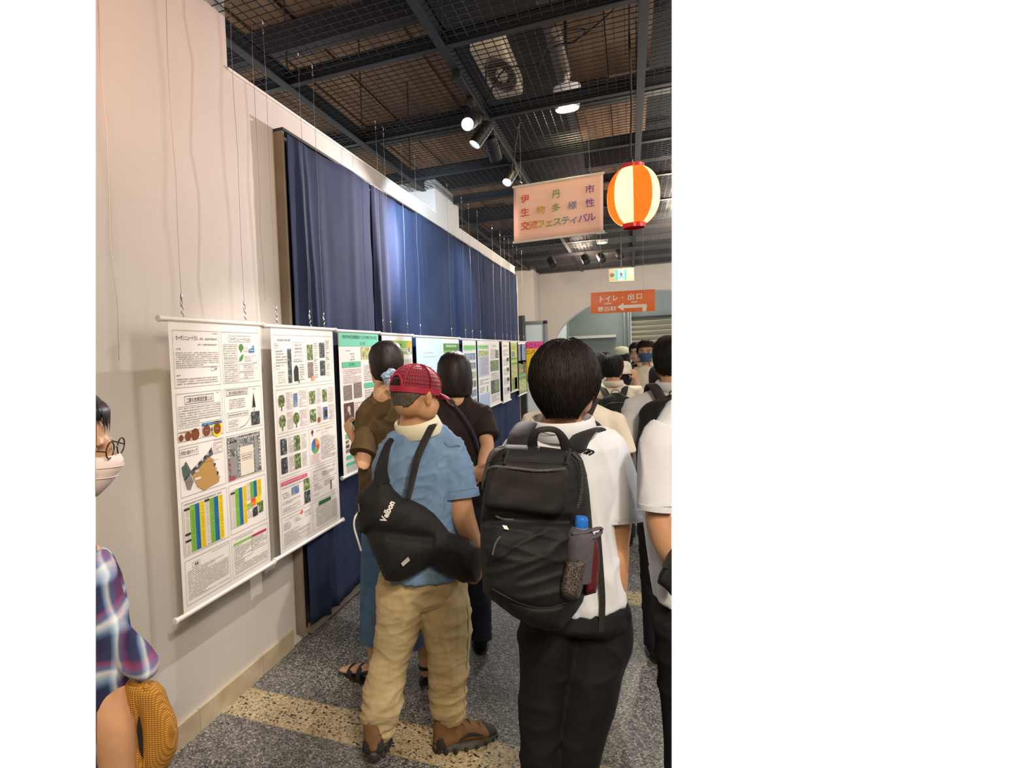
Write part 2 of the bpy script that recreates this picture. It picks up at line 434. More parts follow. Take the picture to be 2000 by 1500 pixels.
while x < 1.05:
    if min(abs(x-q) for q in (-1.87, -.9, .09, 1.05)) > .012:
        ys = max(.95, x/math.tan(math.radians(3.7)) if x > 0 else .95)
        wirebox((x-w, ys, ZG+w), (x+w, YF-.02, ZG+3*w))
    x += .0539
me = wm.mesh('wire_mesh'); clip_mesh(me, None, False); o = finish(me, 'wire_mesh', M['mesh'], grid, False); o['kind'] = 'stuff'
for (x, y) in [(-1.87, 3.12), (-1.87, 4.19), (-.9, 4.19), (-1.87, 5.26), (-.9, 5.26), (-.9, 6.33), (.09, 5.26), (-.9, 3.12)]:
    mb = MB(); mb.tube([(x, y, ZG+.05), (x, y, ZD+.2)], .006, 6); mb.lathe((x, y, ZG+.06), [(.014, 0), (.014, .04)], 8)
    build(mb, 'hanger_rod', M['black_metal'], grid, True)
# surface track under frame bar
tr = thing('lighting_track', 'long black lighting track under the middle frame bar of the grid', 'lighting track', (-.9, 4.6, ZG-.05))
mb = MB(); mb.box((-.918, 3.4, ZG-.05), (-.882, 8.6, ZG-.019)); build(mb, 'rail', M['black'], tr, clip=True)
mb = MB(); mb.box((-.924, 3.38, ZG-.055), (-.876, 3.42, ZG-.015)); build(mb, 'end_cap', M['black'], tr)
tr2 = thing('lighting_track', 'black lighting track running across the hall near the arch wall', 'lighting track', (-.3, 10.5, ZG-.05))
mb = MB(); mb.box((-1.9, 10.48, ZG-.06), (.9, 10.52, ZG-.02)); build(mb, 'rail', M['black'], tr2, clip=True)

# far wall with elliptical arch
def farwall():
    mb = MB(); x0, x1 = -3.2, 1.2; y0, y1 = YF, YF+.35
    acx = .42; spring = 1.55
    aL = -1.56; a = acx-aL; h = 2.74-spring
    pts = [(aL, 0.), (aL, spring)]
    for i in range(1, 41):
        th = math.pi-math.pi*i/40
        pts.append((acx+a*math.cos(th), spring+h*math.sin(th)))
    pts.append((acx+a, 0.))
    def strip(y):
        return [Vector((p[0], y, p[1])) for p in pts]
    top = 3.28
    F = strip(y0); B = strip(y1)
    # left pier
    mb.box((x0, y0, 0), (aL, y1, top))
    mb.box((acx+a, y0, 0), (acx+a+1, y1, top))
    for i in range(1, len(pts)-2):
        p, q = pts[i], pts[i+1]
        mb.quad(Vector((p[0], y0, p[1])), Vector((q[0], y0, q[1])), Vector((q[0], y0, top)), Vector((p[0], y0, top)))
        mb.quad(Vector((p[0], y0, p[1])), Vector((p[0], y1, p[1])), Vector((q[0], y1, q[1])), Vector((q[0], y0, q[1])))
        mb.quad(Vector((p[0], y1, p[1])), Vector((p[0], y1, top)), Vector((q[0], y1, top)), Vector((q[0], y1, q[1])))
    return mb
struct(build(farwall(), 'wall_far', M['far_wall'], clip=True, org=(0, 0, 0)))
mb = MB(); mb.box((-3.2, 12.3, 0), (-1.79, YF-.001, 3.3)); struct(build(mb, 'wall_far', M['far_wall'], clip=True, org=(0, 0, 0)))
mb = MB(); mb.box((XW-.28, 10.0, 0), (XW-.02, 10.06, 3.0)); struct(build(mb, 'trim_2', M['white'], clip=True, org=(0, 0, 0)))
mb = MB(); mb.box((-3.3, 10.0, 0), (-3.2, 12.4, 3.3)); struct(build(mb, 'wall_left', M['far_wall'], clip=True, org=(0, 0, 0)))
# lobby behind the arch
Y2 = 16.4
for a, b in (((-3.4, YF+.05, 3.25), (1.3, YF+.3, 4.6)), ((-3.2, Y2, 0), (-.02, Y2+.1, 3.4)), ((-.02, Y2, 2.35), (2.2, Y2+.1, 3.4)), ((-3.2, YF+.35, 3.3), (2.2, Y2, 3.4))):
    lb = MB(); lb.box(a, b); struct(build(lb, 'wall_lobby', M['lobby'], clip=True, org=(0, 0, 0)))
mb = MB(); mb.box((-3.0, Y2-.35, 1.86), (-.32, Y2-.001, 1.93)); struct(build(mb, 'trim_3', M['far_wall'], clip=True, org=(0, 0, 0)))
# slanting side wall of the lobby with a pale arched niche
A_ = Vector((-1.62, YF+.36, 0)); B_ = ony(1113, 650, Y2); B_ = Vector((B_.x, Y2, 0)); wd = (B_-A_).normalized(); wn = Vector((wd.y, -wd.x, 0))
mb = MB(); mb.prism([A_, B_, B_-wn*.1, A_-wn*.1], (0, 0, 3.3)); struct(build(mb, 'wall_lobby', M['lobby'], clip=True, org=(0, 0, 0)))
def onside(px, py):
    d = ray(px, py); t_ = (A_-CP).dot(wn)/d.dot(wn); return CP+d*t_
nx_ = [(1085, 700), (1085, 640)]+[(1095-10*math.cos(math.pi*i/12), 628-20*math.sin(math.pi*i/12)) for i in range(13)]+[(1105, 640), (1105, 700)]
mb = MB(); mb.prism([onside(*p)+wn*.02 for p in nx_], -wn*.05); struct(build(mb, 'window_1', M['whiteboard'], clip=True, org=(0, 0, 0)))
# steel posts and rolling shutter
pst = thing('steel_post', 'pair of slim steel posts beside the rolling shutter behind the arch', 'post', (-.2, 15.9, 0))
for px in (1219, 1227):
    a = ony(px, 612, 15.9); mb = MB(); mb.tube([(a.x, 15.9, 0), (a.x, 15.9, 3.3)], .03, 10); build(mb, 'post', M['grey_frame'], pst, True)
a = ony(1231, 612, 15.0); mb = MB(); mb.tube([(a.x, 15.0, 0), (a.x, 15.0, 3.3)], .018, 8); build(mb, 'thin_post', M['chrome'], pst, True)
sh = thing('rolling_shutter', 'olive metal rolling shutter closed behind the arch', 'shutter', (.8, Y2-.05, 0))
z = .0; k = 0
while z < 2.3:
    mb = MB(); mb.rings([[Vector((x, Y2-.03-d, z+h)) for d, h in ((0, 0), (.02, .02), (.035, .07), (.02, .115), (0, .12))] for x in (.0, 2.0)], 0, True, True)
    build(mb, 'slat', M['shutter'], sh, False, clip=True); z += .125
mb = MB(); mb.box((-.02, Y2-.14, 2.3), (2.0, Y2-.01, 2.36)); build(mb, 'shutter_housing', M['black'], sh, clip=True)

# curtained display panel on the left wall
pn = thing('display_panel', 'long wall display panel with tan side frame behind the navy curtains', 'display panel', (XW+.03, 6.2, .05))
P0, P1 = 2.76, 9.86
mb = MB(); mb.box((XW, P0, .055), (XW+.055, P0+.022, 2.835)); build(mb, 'side_frame', M['trim_tan'], pn, bevel=.002)
mb = MB(); mb.box((XW, P0, 2.835), (XW+.062, P1, 2.85)); build(mb, 'top_frame', M['black'], pn)
mb = MB(); mb.box((XW, P1-.09, .055), (XW+.06, P1, 2.85)); build(mb, 'side_frame', M['white'], pn)
mb = MB(); mb.box((XW, P0+.022, .06), (XW+.02, P1-.09, 2.83)); build(mb, 'back_board', M['black'], pn)
mb = MB(); mb.box((XW, P0+.1, .02), (XW+.045, P1, .075)); build(mb, 'bottom_rail', M['trim_tan'], pn)
def curtain(y0, y1, label, folds, seed, zt=2.825, zb=.09, gap=0.0):
    nu = max(20, int((y1-y0)*90)); nv = 44; rows = []
    for j in range(nv+1):
        t = j/nv; row = []
        for i in range(nu+1):
            s = i/nu; y = y0+(y1-y0)*s; z = zt-(zt-zb)*t
            a = .0
            for (c, wd, amp, lean) in folds:
                d = (s-c-lean*t)/wd; a += 1.7*amp*math.exp(-d*d)*(.25+.75*min(1, t*1.6))
            a += .006*math.sin(y*17+seed+1.5*t)*t+.004*noise.noise(Vector((y*9, z*1.3, seed)))*(.3+t)+.006*noise.noise(Vector((y*3, z*2.5, seed+4)))
            a += .0035*abs(noise.noise(Vector((y*5+z*3, z*4-y*2, seed+9))))
            edge = gap*(t**1.4)*(1-s)**6
            row.append(Vector((XW+.068+min(max(a, -.03), .046)+.006*(s*(1-s)), y+edge, z-.012*math.sin(s*math.pi*2.0)*(t < .02))))
        rows.append(row)
    mb = MB(); mb.rings(rows, 0, False, False)
    me = mb.mesh('curtain'); o = finish(me, 'curtain', M['navy'], None, True)
    md = o.modifiers.new('s', 'SOLIDIFY'); md.thickness = .002; tag(o, label, 'curtain', 'navy curtains on the wall panel')
curtain(2.785, 3.875, 'navy curtain at the near end of the wall panel, beside the tan frame', [(.10, .025, .022, .07), (.16, .02, .014, .13), (.30, .05, .012, .03), (.72, .05, .010, -.02)], 1, gap=.03)
curtain(3.88, 6.02, 'navy curtain with fan-like folds, second from the tan frame', [(.02, .02, .03, .04), (.09, .025, .022, .05), (.20, .03, .02, .01), (.45, .02, .016, .02), (.50, .03, .03, .0), (.56, .02, .014, -.01), (.80, .04, .008, .0), (.93, .02, .016, -.02)], 2)
curtain(6.02, 7.36, 'navy curtain right of the deep dark fold, third from the tan frame', [(.02, .02, -.03, .0), (.06, .03, .028, .05), (.18, .03, .014, .06), (.6, .04, .01, .02), (.88, .03, .018, .01)], 3)
curtain(7.38, 9.76, 'dark navy curtain at the far end of the wall panel, beside the white frame', [(.05, .02, .012, .01), (.3, .03, .012, 0), (.5, .03, .012, 0), (.7, .02, .012, 0), (.85, .03, .012, 0)], 5)
# dark posts and noticeboard past the panel
pp = MB(); pp.box((-1.76, 10.12, 0), (-1.645, 10.24, 2.2)); tag(build(pp, 'speaker_column', M['black'], bevel=.004), 'tall black column standing past the far end of the curtained panel', 'column')
nb = thing('noticeboard', 'grey framed pale noticeboard standing past the row of posters', 'noticeboard', (-1.45, 10.4, 0))
NBY = 10.4; nl = ony(1020, 640, NBY).x; nr = ony(1069, 640, NBY).x; nt = ony(1045, 627, NBY).z
mb = MB(); mb.box((nl, NBY, .2), (nr, NBY+.03, nt)); build(mb, 'board', M['whiteboard'], nb)
for a, b in (((nl, .2), (nl+.04, nt)), ((nr-.07, .2), (nr, nt)), ((nl, nt-.06), (nr, nt))):
    mb = MB(); mb.box((a[0], NBY-.02, a[1]), (b[0], NBY+.035, b[1])); build(mb, 'frame', M['grey_frame'], nb, bevel=.003)
for x in (nl+.02, nr-.02): mb = MB(); mb.box((x-.02, NBY-.15, 0), (x+.02, NBY+.2, .03)); mb.box((x-.015, NBY, 0), (x+.015, NBY+.03, .3)); build(mb, 'foot', M['grey_frame'], nb)
# ------------------------------------------------------------------ lettering
_TX = {}
def glyphs(body, bold=0.):
    k = (body, bold)
    if k not in _TX:
        c = bpy.data.curves.new('t', 'FONT'); c.body = body; c.resolution_u = 2; c.offset = bold; c.align_x = 'LEFT'
        o = bpy.data.objects.new('t', c); COL.objects.link(o); dg = bpy.context.evaluated_depsgraph_get()
        me = bpy.data.meshes.new_from_object(o.evaluated_get(dg))
        v = [(p.co.x, p.co.y) for p in me.vertices]; f = [tuple(p.vertices) for p in me.polygons]
        bpy.data.objects.remove(o); bpy.data.curves.remove(c); bpy.data.meshes.remove(me)
        if v:
            xs = [p[0] for p in v]; ys = [p[1] for p in v]; _TX[k] = (v, f, min(xs), max(xs), min(ys), max(ys))
        else: _TX[k] = ([], [], 0, 1, 0, 1)
    return _TX[k]
class Sheet:
    """flat printed sheet: u 0..1 left to right, v 0..1 top to bottom; W, Hh in metres"""
    def __init__(s, o, U, V, nrm, W_, H_):
        s.o = Vector(o); s.U = Vector(U); s.V = Vector(V); s.n = Vector(nrm); s.W = W_; s.H = H_; s.mb = MB(); s.lay = 0
    def P(s, u, v, k=1): return s.o+s.U*(u*s.W)+s.V*(v*s.H)+s.n*(.0012+.0004*k)
    def R(s, u0, v0, u1, v1, c, k=1, m=0): s.mb.quad(s.P(u0, v1, k), s.P(u1, v1, k), s.P(u1, v0, k), s.P(u0, v0, k), m, c)
    def B(s, u0, v0, u1, v1, c=(.03, .03, .03), w=.0012, k=2):
        a, b = w/s.W, w/s.H
        s.R(u0, v0, u1, v0+b, c, k); s.R(u0, v1-b, u1, v1, c, k); s.R(u0, v0, u0+a, v1, c, k); s.R(u1-a, v0, u1, v1, c, k)
    def E(s, u, v, r, c, k=2, n=18, ry=None):
        ry = ry or r
        s.mb.add([s.P(u+r/s.W*math.cos(2*math.pi*i/n), v-ry/s.H*math.sin(2*math.pi*i/n), k) for i in range(n)], [tuple(range(n))], 0, c)
    def G(s, pts, c, k=2): s.mb.add([s.P(u, v, k) for u, v in pts], [tuple(range(len(pts)))[::-1]], 0, c)
    def pie(s, u, v, r, a0, a1, c, k=3):
        pts = [s.P(u, v, k)]+[s.P(u+r/s.W*math.sin(math.radians(a)), v-r/s.H*math.cos(math.radians(a)), k) for a in np.linspace(a0, a1, 8)]
        s.mb.add(pts, [tuple(range(len(pts)))[::-1]], 0, c)
    def T(s, u0, v0, u1, v1, rows, c=(.06, .055, .055), k=3, fill=.9, rng=random, cw=None, red=0):
        """rows of small unreadable print"""
        rh = (v1-v0)/rows; ch = rh*s.H*.62; cwid = (cw or ch*1.0)/s.W
        for r in range(rows):
            u = u0; e = u1 if rng.random() < fill else u0+(u1-u0)*rng.uniform(.3, .9)
            cc = (.5, .08, .06) if rng.random() < red else c
            vm = v0+rh*(r+.2); h = ch/s.H
            while u < e-cwid*.6:
                q = rng.random()
                if q > .06:
                    a, b = u+cwid*.08, u+cwid*.88
                    if q < .4: s.R(a, vm+h*.1, b, vm+h*.3, cc, k); s.R(a, vm+h*.6, b, vm+h*.8, cc, k); s.R(u+cwid*.4, vm, u+cwid*.56, vm+h*.95, cc, k)
                    elif q < .7: s.R(a, vm+h*.4, b, vm+h*.58, cc, k); s.R(u+cwid*.2, vm, u+cwid*.36, vm+h*.95, cc, k); s.R(u+cwid*.62, vm+h*.1, u+cwid*.78, vm+h, cc, k)
                    else: s.R(a, vm+h*.15, b, vm+h*.33, cc, k); s.R(u+cwid*.35, vm+h*.3, u+cwid*.55, vm+h*.9, cc, k)
                u += cwid*1.06
    def Tx(s, body, u0, v0, u1, v1, c=(.04, .04, .04), k=3, bold=.01, fit=True):
        v, f, xa, xb, ya, yb = glyphs(body, bold)
        if not v: return
        sx = (u1-u0)/(xb-xa); sy = (v1-v0)/(yb-ya)
        s.mb.add([s.P(u0+(x-xa)*sx, v1-(y-ya)*sy, k) for x, y in v], f, 0, c)
    def Ph(s, u0, v0, u1, v1, m=1, k=2): s.R(u0, v0, u1, v1, (1, 1, 1), k, m)

def photo_mat(name, stops, scale=30, seed=0):
    m = mat(name, (.3, .3, .3), .5); v = tc(m); n = N(m, 'ShaderNodeTexNoise', Scale=scale, Detail=6, Roughness=.7); n.noise_dimensions = '4D'; n.inputs['W'].default_value = seed
    L(m, v, n.inputs['Vector']); L(m, ramp(m, n.outputs['Fac'], stops), bsdf(m).inputs['Base Color']); return m
PM = [M['print'],
      photo_mat('printed_photo_foliage', [(.36, (.02, .035, .012)), (.47, (.07, .12, .03)), (.55, (.22, .30, .08)), (.63, (.6, .62, .5))], 45, 1),
      photo_mat('printed_photo_dark_tree', [(.4, (.01, .012, .012)), (.52, (.03, .04, .04)), (.6, (.2, .24, .27)), (.66, (.6, .62, .62))], 50, 2),
      photo_mat('printed_photo_gravel', [(.38, (.05, .045, .045)), (.5, (.2, .16, .14)), (.58, (.36, .30, .27)), (.64, (.5, .12, .08))], 140, 3),
      photo_mat('printed_photo_soil', [(.4, (.05, .015, .01)), (.55, (.10, .04, .025)), (.68, (.5, .35, .3))], 14, 4),
      photo_mat('printed_photo_aerial', [(.38, (.03, .035, .04)), (.48, (.14, .15, .15)), (.55, (.3, .3, .29)), (.62, (.5, .5, .48))], 60, 5),
      photo_mat('printed_photo_sky', [(.35, (.05, .09, .22)), (.5, (.12, .2, .38)), (.6, (.3, .4, .5))], 12, 6),
      photo_mat('printed_photo_meadow', [(.38, (.08, .12, .05)), (.47, (.30, .36, .12)), (.54, (.50, .50, .2)), (.6, (.65, .6, .35))], 25, 7),
      photo_mat('printed_photo_flower', [(.4, (.03, .04, .05)), (.5, (.15, .2, .3)), (.58, (.5, .5, .42)), (.64, (.7, .66, .5))], 60, 8)]
GREEN = (.10, .50, .30); LIME = (.24, .50, .06); BLUE = (.02, .17, .42); YEL = (.85, .62, .02); BRN = (.20, .055, .015); CRIM = (.5, .02, .09); INK = (.04, .038, .04)

def p1_print(s):
    rg = random.Random(1)
    cx = [(.03, .49), (.515, .975)]
    vs = [(.028, .225), (.245, .41), (.425, .60), (.615, .805), (.82, .975)]
    for a, b in cx:
        for c, d in vs: s.B(a, c, b, d, (.12, .10, .10))
    # row 1 left
    s.Tx('カーボンニュートラル', .06, .045, .27, .062); s.T(.29, .05, .47, .063, 1, INK); s.T(.42, .033, .47, .04, 1); s.T(.27, .072, .47, .082, 1)
    s.T(.06, .087, .11, .097, 1, cw=.012); s.T(.05, .102, .475, .16, 8, rng=rg); s.T(.05, .178, .1, .187, 1, cw=.012); s.T(.05, .192, .46, .217, 3, rng=rg)
    s.B(.39, .158, .43, .172); s.E(.445, .165, .006, (.3, .3, .3))
    # row 1 right
    s.B(.60, .042, .87, .066); s.Tx('カーボンニュートラルとは', .615, .048, .855, .061)
    s.B(.535, .075, .695, .135); s.T(.54, .078, .69, .132, 6, rng=rg); s.B(.535, .14, .695, .22); s.T(.54, .143, .69, .218, 9, rng=rg)
    s.E(.745, .087, .016, (.05, .22, .03)); s.R(.738, .094, .752, .107, (.2, .07, .03)); s.G([(.84, .108), (.91, .108), (.91, .078), (.885, .082), (.885, .09), (.865, .09), (.865, .094), (.84, .094)], BLUE)
    for q in range(4): s.R(.85+.013*q, .097, .857+.013*q, .101, (.8, .8, .8), 3)
    for q in range(2): s.R(.875+.014*q, .086, .883+.014*q, .09, (.8, .8, .8), 3)
    s.T(.77, .083, .83, .107, 3, (.25, .2, .3)); s.G([(.715, .142), (.722, .128), (.75, .116), (.772, .113), (.765, .128), (.745, .14)], (.03, .28, .06)); s.T(.78, .12, .86, .145, 3, (.4, .1, .15))
    s.B(.71, .152, .89, .182); s.T(.76, .155, .88, .178, 3); s.B(.71, .185, .89, .212); s.T(.76, .188, .88, .21, 3); s.B(.88, .12, .93, .15, w=.0009); s.B(.9, .15, .945, .172, w=.0009)
    # row 2 left
    s.B(.11, .255, .40, .284, w=.0018); s.Tx('二酸化炭素固定量とは', .125, .261, .385, .279, (.10, .08, .09)); s.T(.43, .25, .47, .257, 1)
    s.B(.045, .29, .47, .355); s.T(.055, .293, .465, .352, 7, rng=rg); s.T(.045, .358, .24, .367, 2); s.T(.045, .373, .24, .383, 2)
    s.R(.265, .359, .475, .369, BLUE, 3); s.T(.29, .361, .46, .368, 1, (.6, .65, .7), 4); s.B(.265, .359, .475, .406)
    s.E(.31, .386, .0235, BRN, 3); s.E(.42, .387, .034, YEL, 3); s.E(.42, .387, .0235, BRN, 4); s.G([(.355, .382), (.365, .377), (.375, .382), (.375, .39), (.365, .395), (.355, .39)], BLUE, 4)
    s.T(.295, .384, .325, .389, 1, (.7, .6, .5), 5); s.T(.405, .384, .435, .389, 1, (.7, .6, .5), 5); s.T(.34, .397, .46, .404, 1)
    s.E(.06, .396, .013, BRN, 3); s.E(.125, .394, .018, BRN, 3); s.E(.195, .392, .024, BRN, 3); s.B(.03, .377, .245, .41); s.R(.085, .395, .095, .397, INK); s.R(.155, .394, .165, .396, INK)
    # row 2 right
    s.B(.54, .25, .80, .273, w=.0018); s.Tx('二酸化炭素固定量計算方法', .555, .255, .785, .269, (.15, .13, .13)); s.T(.86, .252, .95, .259, 1)
    s.T(.57, .285, .76, .325, 5); s.B(.54, .338, .80, .356); s.T(.555, .342, .79, .353, 1, cw=.011); s.T(.55, .365, .67, .395, 5); s.T(.55, .398, .70, .405, 2)
    for i in range(12): a = .70+.012*i; s.R(a, .398-.00028*i*i*1.3, a+.012, .400-.00028*i*i*1.3, INK)
    s.B(.695, .36, .82, .4, (.5, .45, .45), w=.0006)
    for q in range(6): s.G([(.872-.006-.004*q, .285+.009*q), (.872, .268+.009*q), (.878+.004*q, .285+.009*q)], (.03, .03, .035))
    s.R(.869, .335, .875, .352, INK); s.Ph(.83, .348, .94, .402, 2)
    # row 3 left: campus map
    s.B(.04, .435, .215, .463); s.Tx('学校の樹木マップ', .05, .441, .205, .457, (.1, .1, .1)); s.B(.38, .428, .47, .438, (.4, .05, .08)); s.B(.37, .441, .47, .478, (.2, .03, .05)); s.T(.38, .445, .46, .475, 5)
    s.G([(.13, .517), (.31, .470), (.35, .45), (.365, .478), (.30, .492), (.14, .535)], (.10, .10, .105), 2); s.G([(.145, .535), (.31, .485), (.35, .49), (.42, .57), (.41, .585), (.25, .598), (.19, .578)], (.48, .27, .09), 3)
    s.R(.25, .5, .42, .501, (.4, .22, .08), 3)
    s.G([(.05, .495), (.10, .485), (.14, .52), (.07, .545), (.055, .52)], (.07, .12, .10), 3); s.G([(.07, .54), (.12, .525), (.155, .555), (.12, .582), (.09, .575)], (.22, .2, .2), 3); s.G([(.075, .486), (.09, .478), (.13, .515), (.115, .52)], (.12, .13, .12), 4)
    for q in range(7): s.E(.165+.028*q, .512-.008*q, .006, (.5, .5, .5) if q % 2 else (.03, .03, .03), 5)
    for q in range(5): s.E(.36+.013*q, .5+.017*q, .007, (.05, .07, .05) if q % 2 else (.4, .42, .35), 5)
    s.R(.165, .545, .225, .553, (.75, .7, .65), 5); s.B(.085, .55, .13, .562, (.5, .05, .05), k=5); s.R(.17, .518, .21, .526, (.55, .55, .52), 5)
    # row 3 right: aerial photo
    s.Ph(.525, .432, .93, .595, 5); s.R(.665, .478, .835, .592, (.72, .66, .56), 3); s.B(.68, .507, .82, .533, k=4); s.T(.69, .511, .81, .53, 2, k=5)
    s.R(.55, .51, .63, .582, (.26, .26, .26), 3); s.R(.85, .475, .9, .578, (.28, .29, .27), 3); s.R(.545, .455, .64, .478, (.25, .25, .24), 3)
    for q in range(13): s.R(.53, .445+.0115*q, .542, .451+.0115*q, (.75, .7, .7) if q < 6 else (.6, .05, .09), 4)
    for q in range(9): s.R(.908, .455+.014*q, .922, .462+.014*q, (.75, .74, .7), 4); s.R(.55+.03*(q % 3), .449, .565+.03*(q % 3), .453, (.7, .7, .7), 4)
    for q in range(10): s.R(.67+.025*q, .440, .682+.025*q, .446, (.75, .75, .75), 4); s.R(.645, .45+.0135*q, .655, .457+.0135*q, (.6, .6, .6), 4)
    s.R(.525, .588, .60, .596, (.5, .03, .1), 4)
    # row 4 tables
    def table(u0, v0, v1, cols, rows, hd=()):
        for i, (w, c) in enumerate(cols):
            s.R(u0, v0, u0+w, v1, c, 3)
            for r in range(rows):
                va = v0+(v1-v0)*r/rows; s.R(u0, va, u0+w, va+.0006, tuple(x*.35 for x in c), 4)
                if rg.random() < .8: s.R(u0+w*.35, va+(v1-v0)/rows*.35, u0+w*.8, va+(v1-v0)/rows*.6, tuple(x*.5 for x in c), 4)
            u0 += w
    WH = (.74, .68, .64)
    table(.045, .635, .798, [(.055, WH), (.05, LIME), (.045, BLUE), (.05, YEL), (.05, WH), (.048, LIME), (.048, BLUE), (.05, YEL)], 26)
    for v in (.640, .727, .75): s.R(.047, v, .1, v+.008, (.03, .03, .03), 5)
    s.R(.247, .633, .297, .641, (.03, .03, .03), 5); s.T(.045, .622, .44, .632, 1)
    table(.53, .635, .782, [(.05, WH), (.045, LIME), (.045, BLUE), (.048, YEL)], 24)
    table(.72, .628, .695, [(.045, WH), (.045, LIME), (.045, BLUE), (.06, YEL)], 12); s.R(.533, .643, .578, .651, (.03, .03, .03), 5)
    s.R(.72, .71, .775, .722, LIME, 4); s.R(.72, .726, .775, .733, LIME, 4); s.R(.775, .697, .83, .709, (.75, .06, .03), 4); s.R(.775, .709, .83, .728, (.8, .2, .03), 4); s.R(.83, .695, .90, .722, YEL, 4); s.T(.72, .738, .775, .77, 5)
    s.Ph(.79, .735, .855, .772, 2); s.Ph(.87, .733, .93, .766, 1); s.R(.85, .72, .93, .732, (.1, .2, .06), 3)
    # row 5
    s.B(.10, .835, .175, .855); s.Tx('考察', .12, .839, .16, .851); s.T(.30, .826, .48, .832, 1); s.T(.05, .858, .475, .962, 17, rng=rg, fill=.75)
    s.T(.56, .824, .78, .833, 2, (.2, .1, .2)); s.R(.545, .842, .76, .850, LIME, 3); s.R(.765, .842, .955, .851, CRIM, 3); s.B(.54, .842, .76, .915); s.B(.76, .842, .955, .905)
    s.T(.55, .853, .755, .91, 8, rng=rg, fill=.6); s.T(.77, .854, .95, .9, 6, rng=rg, fill=.6); s.B(.54, .918, .66, .93); s.T(.55, .921, .65, .928, 1); s.T(.54, .933, .96, .965, 5, rng=rg, fill=.7)
def p2_print(s):
    rg = random.Random(2)
    cx = [(.03, .49), (.505, .975)]; vs = [(.028, .255), (.27, .465), (.478, .66), (.672, .825), (.838, .975)]
    for a, b in cx:
        for c, d in vs: s.B(a, c, b, d, (.12, .10, .10))
    s.Tx('市内の樹木の種類と特徴', .08, .045, .27, .057, (.1, .1, .1)); s.T(.05, .07, .11, .08, 1, cw=.012); s.B(.045, .066, .095, .086)
    s.T(.05, .094, .21, .17, 6, fill=.6); s.Ph(.22, .09, .275, .245, 2); s.B(.30, .06, .46, .15); s.T(.33, .065, .45, .13, 4, red=.3); s.T(.31, .135, .44, .152, 2)
    for q, c in enumerate(((.5, .05, .03), (.45, .4, .3), (.6, .5, .05), (.3, .3, .3), (.2, .4, .1))): s.T(.07, .19+.011*q, .17, .2+.011*q, 1, c)
    s.G([(.305, .24), (.305, .19), (.325, .17), (.35, .165), (.375, .18), (.375, .24)], (.012, .014, .013)); s.T(.39, .16, .47, .24, 7); s.R(.37, .235, .39, .25, (.25, .2, .1), 3); s.B(.05, .165, .1, .18)
    for (a, b, k) in ((.53, .07, 1), (.74, .06, 2), (.53, .155, 3), (.74, .15, 2)):
        s.Ph(a, b, a+.09, b+.075, k); s.T(a+.11, b-.01, a+.18, b+.08, 8, fill=.7); s.B(a+.105, b-.014, a+.185, b+.082, (.3, .3, .3), .0008)
    s.R(.58, .225, .63, .245, (.75, .3, .12), 4)
    for j, v0 in enumerate((.285, .375)):
        for i, (u0, k) in enumerate(((.06, 1), (.28, 1 if j else 6), (.53, 1), (.76, (1, 6)[j]))):
            w = (.09, .06, .10, .08)[i]
            if k == 1 and i < 2: s.E(u0+w/2, v0+.035, .03, (.16, .2, .03), 2); s.Ph(u0+.01, v0+.012, u0+w-.01, v0+.06, 1, 3); s.R(u0+w/2-.008, v0+.06, u0+w/2+.004, v0+.08, (.06, .04, .03), 2)
            else: s.Ph(u0, v0+.01, u0+w, v0+.072, k)
            s.T(u0+w+.02, v0, u0+.2, v0+.08, 10, (.12, .1, .1), red=.15)
    s.R(.66, .43, .7, .455, (.4, .06, .03), 4); s.R(.78, .4, .83, .435, (.02, .025, .03), 4)
    for j, v0 in enumerate((.49, .575)):
        for (u0, k) in ((.06, 2), (.26, 1)):
            s.Ph(u0, v0, u0+.09, v0+.07, k); s.T(u0+.11, v0, u0+.19, v0+.072, 10)
    s.T(.62, .487, .93, .5, 1, (.5, .45, .05)); s.B(.72, .51, .83, .528, w=.001); s.E(.555, .495, .012, (.1, .05, .05)); s.R(.55, .5, .565, .515, (.5, .15, .15))
    for a0, a1, c in ((0, 80, (.75, .3, .03)), (80, 140, (.6, .06, .05)), (140, 225, (.12, .4, .06)), (225, 290, (.03, .2, .5)), (290, 360, (.04, .12, .38))): s.pie(.60, .565, .042, a0, a1, c)
    s.T(.69, .53, .95, .645, 12, rng=rg, fill=.8); s.T(.52, .607, .66, .65, 5, (.4, .08, .05)); s.B(.515, .605, .67, .652, (.5, .4, .4))
    s.R(.045, .68, .44, .698, (.62, .10, .2), 3); s.T(.07, .683, .42, .695, 1, (.8, .6, .6), 4, cw=.013); s.T(.05, .705, .4, .715, 1); s.Ph(.19, .72, .30, .755, 6); s.Ph(.38, .705, .475, .76, 1); s.Ph(.38, .765, .475, .822, 2); s.T(.05, .73, .16, .76, 3)
    s.T(.05, .77, .32, .785, 2); s.T(.05, .797, .25, .818, 3); s.B(.27, .795, .31, .812)
    s.T(.53, .685, .9, .693, 1); s.E(.92, .69, .006, GREEN); s.R(.515, .74, .965, .741, INK); s.T(.54, .70, .64, .733, 4, fill=.3); s.T(.70, .705, .92, .73, 3, fill=.3); s.B(.69, .705, .76, .72)
    s.T(.54, .75, .68, .785, 4, fill=.3); s.T(.72, .75, .92, .78, 3, fill=.3); s.B(.54, .8, .62, .808); s.R(.84, .775, .855, .812, (.03, .03, .04)); s.E(.848, .77, .007, (.1, .06, .05)); s.R(.835, .785, .86, .79, (.5, .03, .05), 4)
